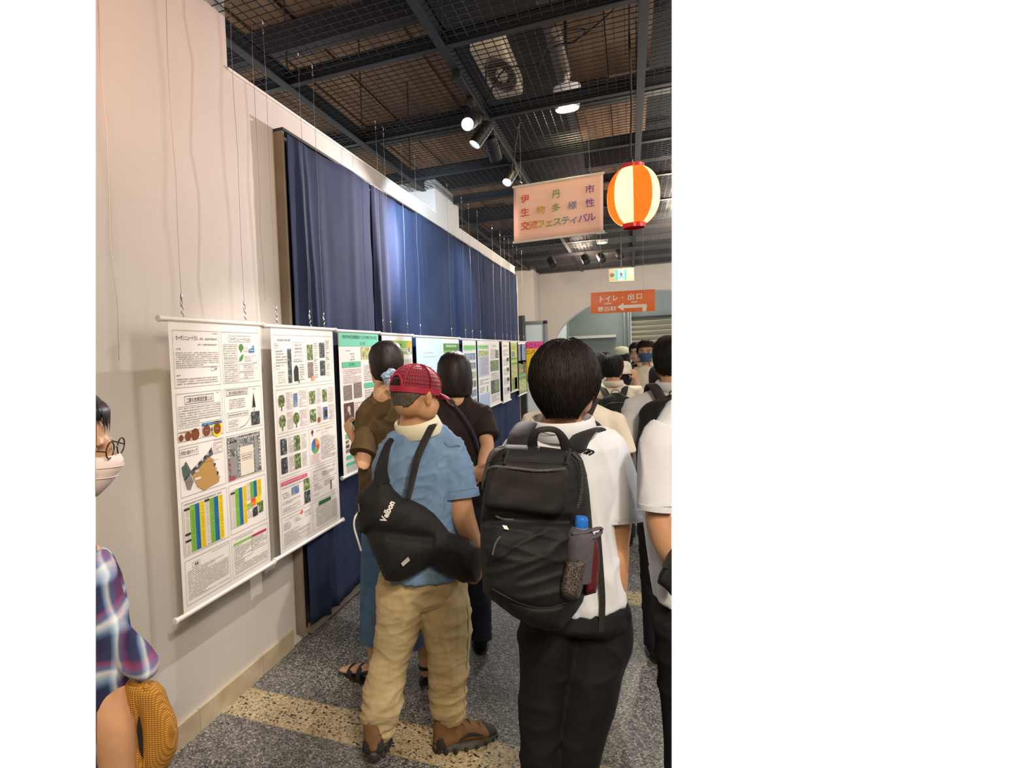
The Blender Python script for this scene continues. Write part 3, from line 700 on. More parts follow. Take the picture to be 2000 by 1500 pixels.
    s.T(.07, .85, .34, .857, 1, (.6, .1, .05)); s.E(.33, .852, .011, (.75, .15, .08)); s.T(.05, .865, .2, .9, 4, fill=.3); s.T(.22, .865, .32, .885, 3); s.T(.37, .855, .47, .885, 3, fill=.4); s.T(.05, .908, .45, .968, 9, rng=rg, fill=.7)
    s.R(.61, .845, .83, .864, (.01, .13, .05), 3); s.T(.56, .868, .95, .965, 14, rng=rg, fill=.8)
def p3_print(s):
    s.R(.01, .0, .99, .095, (.13, .56, .38), 1); s.Tx('市内外来生物調査から生き物を守る方法', .08, .014, .95, .042, (.02, .1, .07)); s.Tx('について', .5, .062, .64, .086, (.02, .1, .07))
    s.T(.16, .12, .42, .132, 1); s.T(.25, .14, .36, .2, 3, fill=1, cw=.02); s.Ph(.52, .10, .93, .19, 7)
    s.R(.06, .205, .50, .245, GREEN, 2); s.Tx('はじめに', .22, .213, .35, .236, (.02, .1, .06)); s.T(.07, .255, .50, .36, 8, (.3, .15, .12))
    s.T(.57, .235, .95, .36, 8); s.R(.57, .37, .95, .41, GREEN, 2); s.T(.57, .42, .95, .7, 16)
    s.Ph(.07, .37, .26, .475, 3); s.Ph(.31, .36, .50, .47, 3); s.Ph(.06, .495, .29, .635, 4); s.T(.31, .5, .5, .62, 7, (.35, .12, .1)); s.Ph(.75, .45, .95, .6, 5)
    s.E(.17, .54, .02, (.65, .5, .45), 4); s.E(.185, .57, .012, (.55, .4, .35), 4)
    s.R(.07, .64, .50, .675, GREEN, 2); s.Tx('考察', .22, .645, .32, .67, (.02, .1, .06)); s.T(.08, .68, .5, .7, 2, (.5, .15, .12)); s.R(.07, .71, .50, .745, GREEN, 2); s.Tx('外来植物', .2, .715, .36, .74, (.02, .1, .06))
    for i in range(4):
        for j in range(3): s.Ph(.07+.13*i, .755+.032*j, .15+.13*i, .778+.032*j, (1, 4, 3, 8)[(i+j) % 4]); 
    s.R(.07, .865, .5, .89, GREEN, 2); s.T(.07, .895, .5, .905, 1, (.5, .15, .12)); s.R(.07, .915, .5, .94, GREEN, 2); s.T(.07, .945, .45, .985, 5)
def p4_print(s):
    s.R(.01, .04, .99, .155, LIME, 1); s.Tx('外来植物調査', .3, .065, .62, .09, (.05, .15, .02)); s.R(.1, .105, .85, .13, (.7, .75, .6), 2); s.T(.15, .108, .8, .128, 1, INK)
    s.E(.87, .1, .055, (.7, .7, .7), 3); s.E(.87, .085, .045, (.75, .38, .05), 4); s.E(.88, .12, .02, (.25, .2, .4), 5)
    for q in range(7): s.R(.62+.05*q, .2, .632+.05*q, .33, [(.1, .3, .1), (.1, .1, .3), (.4, .2, .05)][q % 3], 2)
    s.T(.06, .2, .55, .5, 16)
def p5_print(s):
    s.R(0, 0, .55, 1, (.60, .72, .80), 0); s.T(.14, .14, .33, .15, 1, cw=.03); s.T(.12, .18, .4, .19, 1); s.T(.05, .25, .18, .262, 1); s.T(.05, .28, .3, .36, 5); s.T(.05, .4, .45, .9, 20)
    s.R(.58, .05, .99, .125, (.08, .24, .03), 1); s.Tx('環境配慮型授業', .64, .065, .92, .09, (.8, .85, .7)); s.R(.58, .128, .99, .15, (.22, .42, .08), 1); s.R(.58, .158, .76, .185, (.1, .35, .06)); s.T(.78, .16, .98, .18, 2); s.T(.6, .2, .98, .24, 3); s.Ph(.84, .26, .98, .36, 7); s.T(.6, .3, .8, .9, 25)
def p6_print(s):
    s.R(.05, .07, .95, .13, (.20, .52, .12), 1); s.T(.12, .135, .7, .15, 1, (.1, .4, .1))
    for j in range(6):
        for i in range(4): s.Ph(.08+.22*i, .18+.13*j, .27+.22*i, .27+.13*j, (6, 8, 7, 1)[(j) % 4] if i != 2 else 8)
        s.T(.1, .275+.13*j, .9, .285+.13*j, 1)
def p7_print(s):
    s.R(.02, .06, .47, .12, (.30, .58, .25), 1); s.T(.08, .075, .42, .10, 1, (.1, .3, .1)); s.Ph(.03, .14, .46, .22, 7); s.R(.03, .22, .47, .52, (.52, .52, .6), 1); s.T(.08, .24, .44, .5, 14, (.25, .25, .32)); s.T(.05, .56, .45, .64, 3)
    s.T(.05, .67, .25, .75, 4); s.R(.34, .67, .4, .76, (.2, .5, .1)); s.R(.02, .77, .48, 1, (.50, .62, .78), 1)
    for q in range(10): s.R(.05, .79+.02*q, .45, .795+.02*q, (.2, .3, .5), 3)
    s.B(.55, .05, .9, .1, (.2, .5, .25)); s.T(.6, .06, .85, .09, 1, cw=.04); s.T(.55, .12, .85, .28, 8, INK, cw=.02); s.Ph(.8, .14, .95, .27, 1)
    s.Ph(.53, .3, .95, .47, 1); s.T(.55, .49, .95, .6, 5, INK, cw=.02); s.Ph(.53, .61, .95, .82, 2); s.Ph(.7, .62, .95, .8, 1, 3); s.T(.55, .84, .95, .95, 5)
def p8_print(s):
    s.B(.15, .04, .8, .1, (.2, .45, .25)); s.T(.2, .05, .75, .09, 1, cw=.05)
    for j in range(5): s.T(.15, .13+.16*j, .85, .24+.16*j, 6, INK, cw=.018); 
    for j in range(4): s.Ph(.6, .27+.17*j, .9, .33+.17*j, 2)
def p9_print(s):
    s.R(0, .02, 1, 1, (.45, .50, .14), 1); s.T(.15, .08, .8, .15, 2, (.1, .2, .05), cw=.05); s.Ph(.1, .2, .6, .3, 5); s.R(.05, .32, .95, .36, (.08, .28, .06), 2); s.R(.05, .42, .95, .46, (.08, .28, .06), 2); s.Ph(.1, .47, .9, .7, 7); s.Ph(.1, .73, .9, .97, 1); s.Ph(.5, .73, .9, .97, 4)
def p10_print(s):
    s.Ph(0, .04, .45, .4, 5); s.Ph(.3, .03, 1, .42, 6); s.Ph(0, .35, 1, .98, 1); s.R(.05, .52, .95, .56, (.40, .28, .15), 3); s.R(0, .62, 1, .66, (.15, .4, .2), 3); s.Ph(.6, .38, .9, .6, 2, 4); s.Ph(0, .72, 1, .95, 7, 3)

XP = -1.62
def add_poster(y0, y1, yw0, yw1, zt, zb, fn, label, wires, xp=XP):
    """y0,y1: rod ends; yw0,yw1: sheet"""
    t = thing('hanging_poster', label, 'poster', (xp, (y0+y1)/2, zb))
    sh_ = MB(); nu, nv = 10, 12; rows = []
    f = lambda y, z: xp+.0
    sh_.box((xp-.0012, yw0, zb), (xp, yw1, zt-.004)); build(sh_, 'sheet', M['paper'], t)
    r = .0105
    for nm, z in (('top_rod', zt+.004), ('bottom_rod', zb-.006)):
        mb = MB(); mb.lathe((xp-.004, y0, z), [(r*.5, 0), (r, .0015), (r, y1-y0-.0015), (r*.5, y1-y0)], 14, axis=(0, 1, 0)); rod = build(mb, nm, M['white_plastic'], t, True)
        for e, s_ in ((y0, 1), (y1, -1)):
            mb = MB(); mb.lathe((xp-.004, e-.003*s_, z), [(r*1.02, 0), (r*1.28, .002*s_), (r*1.28, .012*s_), (r*1.02, .0125*s_)], 14, axis=(0, 1, 0)); build(mb, 'end_cap', M['white_plastic'], rod, True)
    s = Sheet((xp, yw0, zt-.006), (0, 1, 0), (0, 0, -1), (1, 0, 0), yw1-yw0, zt-.006-zb)
    random.seed(hash(label) % 1000 if False else len(label)*7); fn(s)
    build(s.mb, 'printed_content', PM, t)
    for k, yw in enumerate(wires):
        w = thing('suspension_wire', ('near' if k == 0 else 'far')+' suspension wire with a metal clip holding '+wshort[label], 'wire', (xp, yw, zt+.012), 'poster suspension wires')
        sx = .004*math.sin(yw*31)
        mb = MB(); pts = [(xp-.004, yw, zt+.105)]+[(xp-.004+.003*math.sin(q*2.1+yw*9), yw+.0035*math.sin(q*1.7+yw*13)+sx*q/6, zt+.105+(ZG-zt-.105)*q/6) for q in range(1, 7)]
        mb.tube(pts, .0011, 5); build(mb, 'cable', M['wire'], w, True)
        mb = MB(); z = zt+.01
        mb.tube([(xp-.004, yw+.002, z), (xp-.004, yw+.010, z+.012), (xp-.004, yw-.004, z+.024), (xp-.002, yw+.006, z+.036), (xp-.004, yw-.003, z+.05)], .0026, 6, smooth=3)
        build(mb, 'hook', M['chrome'], w, True)
        mb = MB(); z += .045
        mb.tube([(xp-.004, yw-.004, z), (xp-.004, yw-.0065, z+.015), (xp-.004, yw-.001, z+.03), (xp-.004, yw+.0055, z+.015), (xp-.004, yw-.003, z)], .002, 6, smooth=3)
        mb.lathe((xp-.004, yw, z+.028), [(.0035, 0), (.005, .006), (.0045, .018), (.002, .024)], 8); build(mb, 'clip', M['chrome'], w, True)
        mb = MB(); yy_ = pts[-1][1]; z = ZG
        mb.tube([(xp-.004, yy_, z-.05), (xp-.002, yy_-.004, z-.03), (xp-.006, yy_+.004, z-.012), (xp-.002, yy_-.005, z+.004), (xp-.01, yy_-.012, z+.008)], .003, 5, smooth=3); mb.lathe((xp-.004, yy_, z-.055), [(.004, 0), (.006, .01), (.003, .02)], 7)
        build(mb, 'ceiling_hook', M['chrome'], w, True)
wshort = {}
PL = [
 (1.70, 2.375, 1.745, 2.345, 1.77, .62, p1_print, 'white hanging poster with green, blue and yellow table columns, nearest on the wall', (1.83, 2.24)),
 (2.38, 3.125, 2.435, 3.085, 1.765, .625, p2_print, 'white hanging poster with small tree photos and a colourful pie chart', (2.50, 2.83)),
 (3.135, 3.80, 3.155, 3.765, 1.76, .875, p3_print, 'hanging poster with green headings and gravel photos, in front of the brown-shirted person', (2.99, 3.87)),
 (3.81, 4.48, 3.83, 4.45, 1.755, .86, p4_print, 'hanging poster with a lime green header and round emblem, behind the scrunchie', (3.62+.4, 4.37)),
 (4.50, 5.90, 4.55, 5.86, 1.75, .85, p5_print, 'wide hanging poster, pale blue left half and dark green header on the right', (4.68, 5.62)),
 (5.94, 6.60, 6.0, 6.575, 1.745, .95, p6_print, 'hanging poster of small photo rows under a light green bar', (6.15, 6.45)),
 (6.61, 7.95, 6.65, 7.87, 1.745, .92, p7_print, 'double-width hanging poster with lilac table, pale blue block and green photos', (6.85, 7.65)),
 (8.02, 8.62, 8.05, 8.57, 1.745, .90, p8_print, 'narrow hanging poster of text and small dark photos, third from the noticeboard', (8.15, 8.45)),
 (8.66, 9.24, 8.69, 9.21, 1.745, 1.0, p9_print, 'yellow-green hanging poster, second from the noticeboard', (8.78, 9.12)),
 (9.29, 10.07, 9.32, 10.02, 1.745, .90, p10_print, 'blue and green landscape hanging poster, last before the noticeboard', (9.45, 9.9))]
shorts = ['the poster with coloured table columns', 'the poster with tree photos and pie chart', 'the green-headed poster with gravel photos', 'the poster with a round emblem', 'the wide half pale blue poster', 'the poster of small photo rows', 'the double-width lilac and green poster', 'the narrow text poster', 'the yellow-green poster', 'the blue and green landscape poster']
for p, q in zip(PL, shorts): wshort[p[7]] = q
for p in PL: add_poster(*p[:9])
# loose wires hanging close to the wall
for k, (y, zb_, lab) in enumerate([(1.55, 1.62, 'loose bare wire hanging by the near wall, left of the first poster'), (2.47, 1.9, 'loose bare wire hanging close to the corner where the wall steps down')]):
    mb = MB(); mb.tube([(XP-.05+.004*math.sin(q*1.9), y+.006*math.sin(q*2.3+k), zb_+(ZG-zb_)*q/8) for q in range(9)], .0012, 5)
    o = build(mb, 'loose_wire', M['wire'], None, True, clip=True); tag(o, lab, 'wire')
# pink and yellow notice on the board
nx0, nx1 = ony(1026, 680, NBY).x, ony(1062, 680, NBY).x; nz0, nz1 = ony(1045, 667, NBY).z, ony(1045, 745, NBY).z
t = thing('notice_poster', 'pink and yellow poster with bold red print on the pale noticeboard', 'poster', ((nx0+nx1)/2, NBY-.004, nz1))
mb = MB(); mb.box((nx0, NBY-.004, nz1), (nx1, NBY-.001, nz0)); build(mb, 'sheet', M['paper'], t)
s = Sheet((nx0, NBY-.004, nz0), (1, 0, 0), (0, 0, -1), (0, -1, 0), nx1-nx0, nz0-nz1)
s.R(0, 0, 1, .18, (.85, .10, .32), 1); s.R(0, .18, 1, .92, (.9, .62, .03), 1); s.R(0, .92, 1, 1, (.1, .5, .12), 1)
s.Tx('トニトレ', .04, .04, .90, .16, (.6, .0, .1), 3, .03); s.Tx('ニバル', .04, .2, .80, .31, (.55, .03, .03), 3, .03); s.T(.3, .35, .8, .40, 1, (.75, .12, .1), 3, cw=.04); s.Tx('市', .3, .43, .75, .58, (.75, .12, .1), 3, .03); s.T(.1, .62, .9, .88, 4, (.7, .15, .05), 3, cw=.03)
build(s.mb, 'printed_content', PM, t)
# ------------------------------------------------------------------ festival banner, lantern, signs
m = mat('thin_pink_banner_cloth', (.95, .72, .62), .6); b_ = bsdf(m)
tr_ = N(m, 'ShaderNodeBsdfTranslucent'); tr_.inputs['Color'].default_value = (.95, .72, .6, 1); ms_ = N(m, 'ShaderNodeMixShader'); ms_.inputs[0].default_value = .35; L(m, b_.outputs[0], ms_.inputs[1]); L(m, tr_.outputs[0], ms_.inputs[2]); L(m, ms_.outputs[0], m.node_tree.nodes['Material Output'].inputs['Surface'])
M['banner'] = m
BY = 4.4
bA, bB, bC, bD = ony(1003, 366, BY), ony(1178, 338, BY), ony(1178, 457, BY), ony(1004, 474, BY)
bw = (bB-bA).length; bh = (bA-bD).length
bU = (bB-bA).normalized(); bV = (bD-bA).normalized(); bN = bU.cross(bV).normalized()
if bN.y > 0: bN = -bN
t = thing('festival_banner', 'pale pink banner with rainbow Japanese lettering hanging from the grid beside the lantern', 'banner', bD+bU*bw/2)
rows = []
for j in range(9):
    rows.append([bA+bU*(bw*i/24)+bV*(bh*j/8)+bN*(.004*math.sin(i*.55+j*.3)*(math.sin(math.pi*j/8))) for i in range(25)])
mb = MB(); mb.rings(rows, 0, False, False); sht = build(mb, 'cloth', M['banner'], t, True)
md = sht.modifiers.new('s', 'SOLIDIFY'); md.thickness = .001; md.offset = 1 if bN.dot(Vector((0, -1, 0))) > 0 else -1
for nm, p in (('top_rod', bA), ('bottom_rod', bD)):
    mb = MB(); mb.lathe(p-bU*.008, [(.005, 0), (.008, .001), (.008, bw+.015), (.005, bw+.016)], 12, axis=bU); build(mb, nm, M['white_plastic'], t, True)
s = Sheet(bA+bN*.007, bU, bV, bN, bw, bh)
RB = [(.72, .03, .05), (.80, .25, .03), (.55, .42, .03), (.22, .42, .06), (.16, .30, .22), (.22, .26, .40), (.28, .12, .42), (.25, .05, .30)]
def bc(u):
    q = u*(len(RB)-1); i = min(int(q), len(RB)-2); f = q-i; return tuple(RB[i][k]*(1-f)+RB[i+1][k]*f for k in range(3))
for ch, u, v in (('伊', .085, .24), ('丹', .44, .24), ('市', .81, .24), ('生', .085, .475), ('物', .265, .475), ('多', .44, .475), ('様', .62, .475), ('性', .81, .475)):
    s.mb = MB(); s.Tx(ch, u, v-.07, u+.10, v+.075, bc((u-.05)/.8), 6, .012); build(s.mb, 'letter', PM, t)
for i, ch in enumerate('交流フェスティバル'):
    v, f, xa, xb, ya, yb = glyphs(ch, .03)
    u = .085+i*.0925; sc = .088/.92; 
    full = .145
    h = (yb-ya)/.95*full; w_ = (xb-xa)/.95*.095; ub = u+max(0, xa-.03)*.09; vb = .795-(ya+.08)*full/.95
    s.mb = MB(); s.Tx(ch, ub, vb-h, ub+w_, vb, bc((u-.05)/.8), 6, .018 if i > 1 else .012); build(s.mb, 'letter', PM, t)
for k, (f_, px) in enumerate(((.085, 1018), (.86, 1153))):
    p = bA+bU*bw*f_; w = thing('suspension_wire', ('left', 'right')[k]+' hanging cord of the pink festival banner', 'wire', p+Vector((0, 0, .01)))
    top = Vector((p.x+(.0, -.02)[k], p.y, ZG))
    mb = MB(); mb.tube([p+Vector((0, 0, .06)), p.lerp(top, .5)+Vector((.004, 0, .03)), top], .0012, 5)
    if k == 0: mb.tube([p+Vector((0, 0, .06)), p+Vector((-.04, 0, .2)), top-Vector((0, 0, .02))], .001, 5, smooth=3); mb.tube([p+Vector((0, 0, .04)), p+Vector((-.05, 0, .05)), p+Vector((-.06, 0, .13)), p+Vector((-.05, 0, .2))], .001, 5, smooth=4)
    build(mb, 'cord', M['wire'], w, True)
    mb = MB(); mb.tube([p+Vector((0, 0, .008)), p+Vector((.007, 0, .02)), p+Vector((-.004, 0, .035)), p+Vector((.003, 0, .06))], .0028, 6, smooth=3); build(mb, 'hook', M['chrome'], w, True)
    mb = MB(); mb.tube([top+Vector((-.01, 0, -.03)), top+Vector((.004, 0, 0)), top+Vector((.012, 0, .01))], .004, 6); build(mb, 'ceiling_hook', M['chrome'], w, True)

# paper lantern
LY = 3.6
lc = ony(1236.5, 384, LY); lr = (ony(1288, 384, LY)-ony(1185, 384, LY)).length/2; lh = (ony(1236, 330, LY)-ony(1236, 438, LY)).length/2
ln = thing('paper_lantern', 'lit round paper lantern with orange and white stripes and red rims', 'lantern', lc-Vector((0, 0, lh+.02)))
m = mat('lantern_paper', (.8, .6, .4), .6)
a_ = N(m, 'ShaderNodeVertexColor'); a_.layer_name = 'Col'; tr_ = N(m, 'ShaderNodeBsdfTranslucent'); L(m, a_.outputs['Color'], tr_.inputs['Color'])
em = N(m, 'ShaderNodeEmission'); em.inputs['Strength'].default_value = .62; L(m, a_.outputs['Color'], em.inputs['Color'])
ad = N(m, 'ShaderNodeAddShader'); L(m, tr_.outputs[0], ad.inputs[0]); L(m, em.outputs[0], ad.inputs[1])
L(m, ad.outputs[0], m.node_tree.nodes['Material Output'].inputs['Surface'])
M['lantern'] = m
mb = MB(); nr, ns = 44, 64
prof = []
for i in range(nr*2+1):
    t_ = i/(nr*2); z = lh*(1-2*t_)
    r = lr*math.sqrt(max(0, 1-(abs(z)/(lh*1.13))**2.35)); r *= (1.0 if i % 2 else .968)
    prof.append((r, z))
rot0 = math.radians(17)
OC, WC = (1.0, .13, .02), (1.0, .88, .52)
vs = [[lc+Vector((r*math.cos(2*math.pi*j/ns+rot0), r*math.sin(2*math.pi*j/ns+rot0), z)) for j in range(ns)] for r, z in prof]
for i in range(len(vs)-1):
    for j in range(ns):
        k = (j+1) % ns; st = int((j+3)//8) % 2
        mb.add([vs[i][j], vs[i+1][j], vs[i+1][k], vs[i][k]], [(0, 1, 2, 3)], 0, WC if st else OC)
build(mb, 'paper_shade', M['lantern'], ln, True, 180)
M['lac'] = mat('red_lacquer', (.62, .015, .02), .3)
rt_ = prof[1][0]
for nm, z, d in (('top_rim', lh-.004, 1), ('bottom_rim', -lh+.004, -1)):
    r = lr*.44; mb = MB(); mb.lathe(lc+Vector((0, 0, z)), [(r*.99, -.008*d), (r*1.0, .026*d), (r*.93, .026*d), (r*.92, -.008*d)], 28); build(mb, nm, M['lac'], ln, True, 30)
mb = MB(); mb.ell(lc+Vector((0, 0, .0)), (.028, .028, .036)); mb.lathe(lc+Vector((0, 0, .035)), [(.014, 0), (.014, .05)], 10); 
build(mb, 'bulb', M['lamp_glow_warm'], ln, True)
lp = light('lantern_light', 'POINT', lc, None, 1.8, (1, .80, .5), .03); lp.parent = ln; lp.location = lc-ORG[ln.name]
mb = MB(); mb.tube([lc+Vector((0, 0, .05)), lc+Vector((0, 0, lh+.05))], .003, 6)
mb.tube([lc+Vector((-lr*.43, 0, lh+.02)), lc+Vector((-.03, 0, lh+.055)), lc+Vector((.01, 0, lh+.06)), lc+Vector((lr*.43, 0, lh+.02))], .0015, 5, smooth=4); build(mb, 'handle_wire', M['wire'], ln, True)
mb = MB(); p = lc+Vector((0, 0, lh+.05)); mb.tube([p, p+Vector((-.01, 0, .05)), p+Vector((.0, .01, .3)), Vector((p.x-.005, p.y, ZG+.02)), Vector((p.x-.01, p.y, ZG+.30)), Vector((p.x-.1, p.y+.1, ZG+.26)), Vector((p.x-.3, p.y+.2, ZG+.2)), Vector((p.x-.42, p.y+.25, ZG+.22)), Vector((p.x-.55, p.y+.3, ZG+.15)), Vector((p.x-.75, p.y+.3, ZG+.17)), Vector((-.9, p.y+.5, ZG+.05))], .0055, 6, smooth=5)
mb.tube([(-.28, 3.85, ZG+.2), (-.22, 3.9, ZG+.3), (-.35, 3.95, ZG+.34), (-.45, 3.9, ZG+.25), (-.5, 3.85, ZG+.1)], .0045, 6, smooth=5)
tag(build(mb, 'power_cable', M['black'], None, True), 'black power cable looping over the mesh down to the lantern', 'cable')
# looped cord at right edge over the grid
mb = MB(); c0 = onz(1300, 297, 3.18); mb.tube([c0+Vector((-.03, 0, .0)), c0+Vector((0, 0, .02)), c0+Vector((.05, 0, .05)), c0+Vector((.02, 0, -.01)), c0+Vector((-.04, 0, -.03)), c0+Vector((-.03, 0, 0))], .004, 6, smooth=4)
tag(build(mb, 'loose_cable', M['black'], None, True, clip=True), 'short loop of black cable hanging from the mesh right of the lantern', 'cable')

# orange direction sign
GY = 7.0
ga, gb, gc_ = ony(1154, 572, GY), ony(1279.5, 564.5, GY), ony(1154, 613, GY)
gU = (gb-ga); gw = gU.length; gU.normalize(); gV = (gc_-ga); gh = gV.length*1.0; gV.normalize(); gN = gU.cross(gV).normalized()
if gN.y > 0: gN = -gN
t = thing('direction_sign', 'orange hanging direction sign with white arrow, pictograms and Japanese lettering', 'sign', gc_+gU*gw/2)
mb = MB(); mb.prism([ga, gb, gb+gV*gh, ga+gV*gh], -gN*.012); build(mb, 'board', M['orange'], t, bevel=.001)
s = Sheet(ga, gU, gV, gN, gw, gh); WT = (.85, .80, .70)
x_ = .13
for ch, u0, v0, u1, v1 in (('ト', .145, .19, .20, .47), ('イ', .235, .18, .315, .46), ('レ', .355, .18, .425, .44), ('・', .49, .26, .515, .34), ('出', .585, .14, .68, .44), ('口', .72, .17, .80, .42)):
    s.mb = MB(); s.Tx(ch, u0, v0, u1, v1, WT, 2, .03); build(s.mb, 'letter', PM, t)
s.mb = MB()
s.Tx('toilet', .215, .49, .33, .59, WT, 2, .02); s.Tx('exit', .64, .48, .73, .58, WT, 2, .02)
s.G([(.42, .74), (.52, .55), (.52, .66), (.87, .66), (.87, .985), (.81, .985), (.81, .81), (.52, .81), (.52, .93)][::1], WT, 2)
s.G([(.87, .68), (.90, .76), (.87, .86)], (.5, .6, .05), 2)
for q in range(3):
    u = .115+.10*q; s.B(u, .70, u+.085, .90, WT, .004, 2)
    if q == 0:
        for du in (.025, .06): s.E(u+du, .745, .008, WT, 3, 10); s.R(u+du-.012, .77, u+du+.012, .82, WT, 3); s.R(u+du-.006, .82, u+du+.006, .88, WT, 3)
        s.R(u+.041, .72, u+.044, .88, WT, 3)
    if q == 1: s.E(u+.04, .745, .007, WT, 3, 10); s.R(u+.036, .76, u+.044, .82, WT, 3); s.E(u+.045, .83, .018, WT, 3, 14); s.E(u+.045, .83, .012, (.85, .16, .025), 4, 14); s.R(u+.044, .80, u+.062, .815, WT, 5)
    if q == 2: s.E(u+.022, .745, .007, WT, 3, 10); s.R(u+.012, .765, u+.032, .87, WT, 3); s.R(u+.041, .72, u+.044, .88, WT, 3); s.E(u+.062, .75, .008, WT, 3, 10); s.R(u+.054, .78, u+.07, .85, WT, 3); s.E(u+.066, .85, .006, WT, 3, 8)
build(s.mb, 'pictograms', PM, t)
for k, f_ in enumerate((.17, .83)):
    p = ga+gU*gw*f_; mb = MB(); mb.tube([p+Vector((0, .006, 0)), Vector((p.x, p.y+.006, ZG))], .0012, 5)
    tag(build(mb, 'suspension_wire', M['wire'], None, True), ('left', 'right')[k]+' thin wire holding up the orange direction sign', 'wire')
# emergency exit light
EY = 9.3
ea, eb, ec = ony(1189, 525.5, EY), ony(1238, 522, EY), ony(1189.5, 551.5, EY)
eU = (eb-ea); ew = eU.length; eU.normalize(); eV = (ec-ea); eh = eV.length; eV.normalize(); eN = eU.cross(eV).normalized()
if eN.y > 0: eN = -eN
t = thing('exit_light', 'beige emergency exit light with a glowing green running figure panel', 'exit light', ec+eU*ew/2)
mb = MB(); mb.prism([ea, eb, eb+eV*eh, ea+eV*eh], -eN*.06); build(mb, 'housing', M['beige_plastic'], t, bevel=.004)
def panel(u0, v0, u1, v1, k, mt, nm):
    q = lambda u, v: ea+eU*u*ew+eV*v*eh+eN*k
    mb = MB(); mb.prism([q(u0, v0), q(u1, v0), q(u1, v1), q(u0, v1)], -eN*(k+.001)); return build(mb, nm, mt, t)
pn_ = panel(.27, .10, .70, .88, .004, M['exit_green'], 'green_panel')
q = lambda u, v: ea+eU*u*ew+eV*v*eh+eN*.0055
def flat(nm, poly, mt, k=0):
    mb = MB(); mb.prism([q(u, v)+eN*k for u, v in poly], -eN*.001); return build(mb, nm, mt, pn_)
flat('lit_doorway', [(.37, .14), (.62, .14), (.62, .86), (.37, .86)], M['exit_white'])
mb = MB()
def lim(pts, w_):
    for (a0, b0), (a1, b1) in zip(pts[:-1], pts[1:]):
        d = Vector((a1-a0, (b1-b0)*eh/ew)); d.normalize(); px_, py_ = -d.y*w_, d.x*w_*ew/eh
        mb.prism([q(a0+px_, b0+py_)+eN*.001, q(a1+px_, b1+py_)+eN*.001, q(a1-px_, b1-py_)+eN*.001, q(a0-px_, b0-py_)+eN*.001], -eN*.001)
mb.add([q(.475+.026*math.cos(i*.628), .26+.05*math.sin(i*.628))+eN*.001 for i in range(10)], [tuple(range(10))])
lim([(.48, .34), (.50, .56)], .035); lim([(.47, .37), (.41, .42), (.38, .36)], .014); lim([(.50, .38), (.55, .48), (.60, .44)], .014); lim([(.50, .55), (.56, .64), (.60, .80)], .018); lim([(.49, .56), (.46, .70), (.40, .80)], .018)
build(mb, 'running_figure', mat('dark_green_print', (.0, .25, .14), .5), pn_)
mb = MB(); mb.lathe(q(.14, .47)-eN*.003, [(.0, .004), (.028, .004), (.03, .002), (.03, 0)], 20, axis=eN); build(mb, 'round_grille', M['trim_tan'], t, True)
mb = MB(); mb.box((-.0, 0, 0), (.0, 0, 0))
mb = MB(); c_ = ea+eU*ew*.5+Vector((0, .03, 0)); mb.tube([c_, Vector((c_.x, c_.y, ZG))], .008, 8); build(mb, 'hanging_stem', M['black'], t, True)

# ------------------------------------------------------------------ spotlights, downlights, ceiling unit
def spot(px, py, D, aim, label, glow=None, long_=False, yt=None, group='spotlights on the lighting tracks', sc=1.0):
    """cylinder head hung from the track at (xt, yt)"""
    head = at(px, py, D); xt, ytk = yt
    t = thing('track_spotlight', label, 'spotlight', (xt, ytk, ZG-.2), group)
    mb = MB(); mb.box((xt-.022, ytk-.035, ZG-.085), (xt+.022, ytk+.035, ZG-.05)); build(mb, 'adapter', M['black'], t, bevel=.003)
    ctr = Vector((xt, ytk, ZG-.2)) if head is None else head
    mb = MB(); mb.tube([(xt, ytk, ZG-.085), (xt, ytk, ZG-.115), ctr+Vector((0, 0, .05*sc))], .006, 8)
    ax = (Vector(aim)-ctr).normalized(); sd = ax.cross(Vector((0, 0, 1))).normalized()
    mb.tube([ctr+sd*.05*sc, ctr+sd*.05*sc+Vector((0, 0, .03)), ctr+Vector((0, 0, .06*sc)), ctr-sd*.05*sc+Vector((0, 0, .03)), ctr-sd*.05*sc], .004, 6, smooth=3); build(mb, 'stem', M['black'], t, True)
    r = .042*sc; l = .085*sc if long_ else .06*sc
    mb = MB(); mb.lathe(ctr, [(r*.3, -l), (r*.8, -l*.97), (r*.95, -l*.85), (r, -l*.5), (r, l), (r*.9, l), (r*.85, l-.012), (.001, l-.012)], 20, axis=ax, cap=False); hd = build(mb, 'housing', M['black'], t, True, 30)
    for q_ in (-.6, -.3, 0): 
        mb = MB(); mb.lathe(ctr+ax*l*q_, [(r, 0), (r*1.05, .001), (r*1.05, .004), (r, .005)], 20, axis=ax, cap=False); build(mb, 'cooling_ring', M['black'], hd, True, 30)
    if glow:
        mb = MB(); mb.lathe(ctr, [(.0005, l-.006), (r*.82, l-.008)], 20, axis=ax, cap=False); build(mb, 'lamp_lens', glow, t)
    return t
DD = lambda p: (Vector(p)-CP).dot(CF)
spot(922, 236, 3.5, (-1.2, 1.2, 1.6), 'brightest spotlight on the middle track, glaring white towards the camera', M['lamp_glow_cool'], True, (-.9, 3.72))
spot(941, 262, 3.78, (-1.9, 3.2, 1.4), 'small lit spotlight just behind the glaring white one', M['lamp_glow_cool'], True, (-.9, 4.02))
spot(963, 290, 4.05, (-.6, 6.5, .8), 'unlit dark spotlight with coppery sheen, third along the middle track', None, True, (-.9, 4.34))
spot(998, 343, 4.75, (-1.6, 3.5, 1.2), 'small lit spotlight right above the corner of the pink banner', M['lamp_glow_cool'], True, (-.9, 5.15))
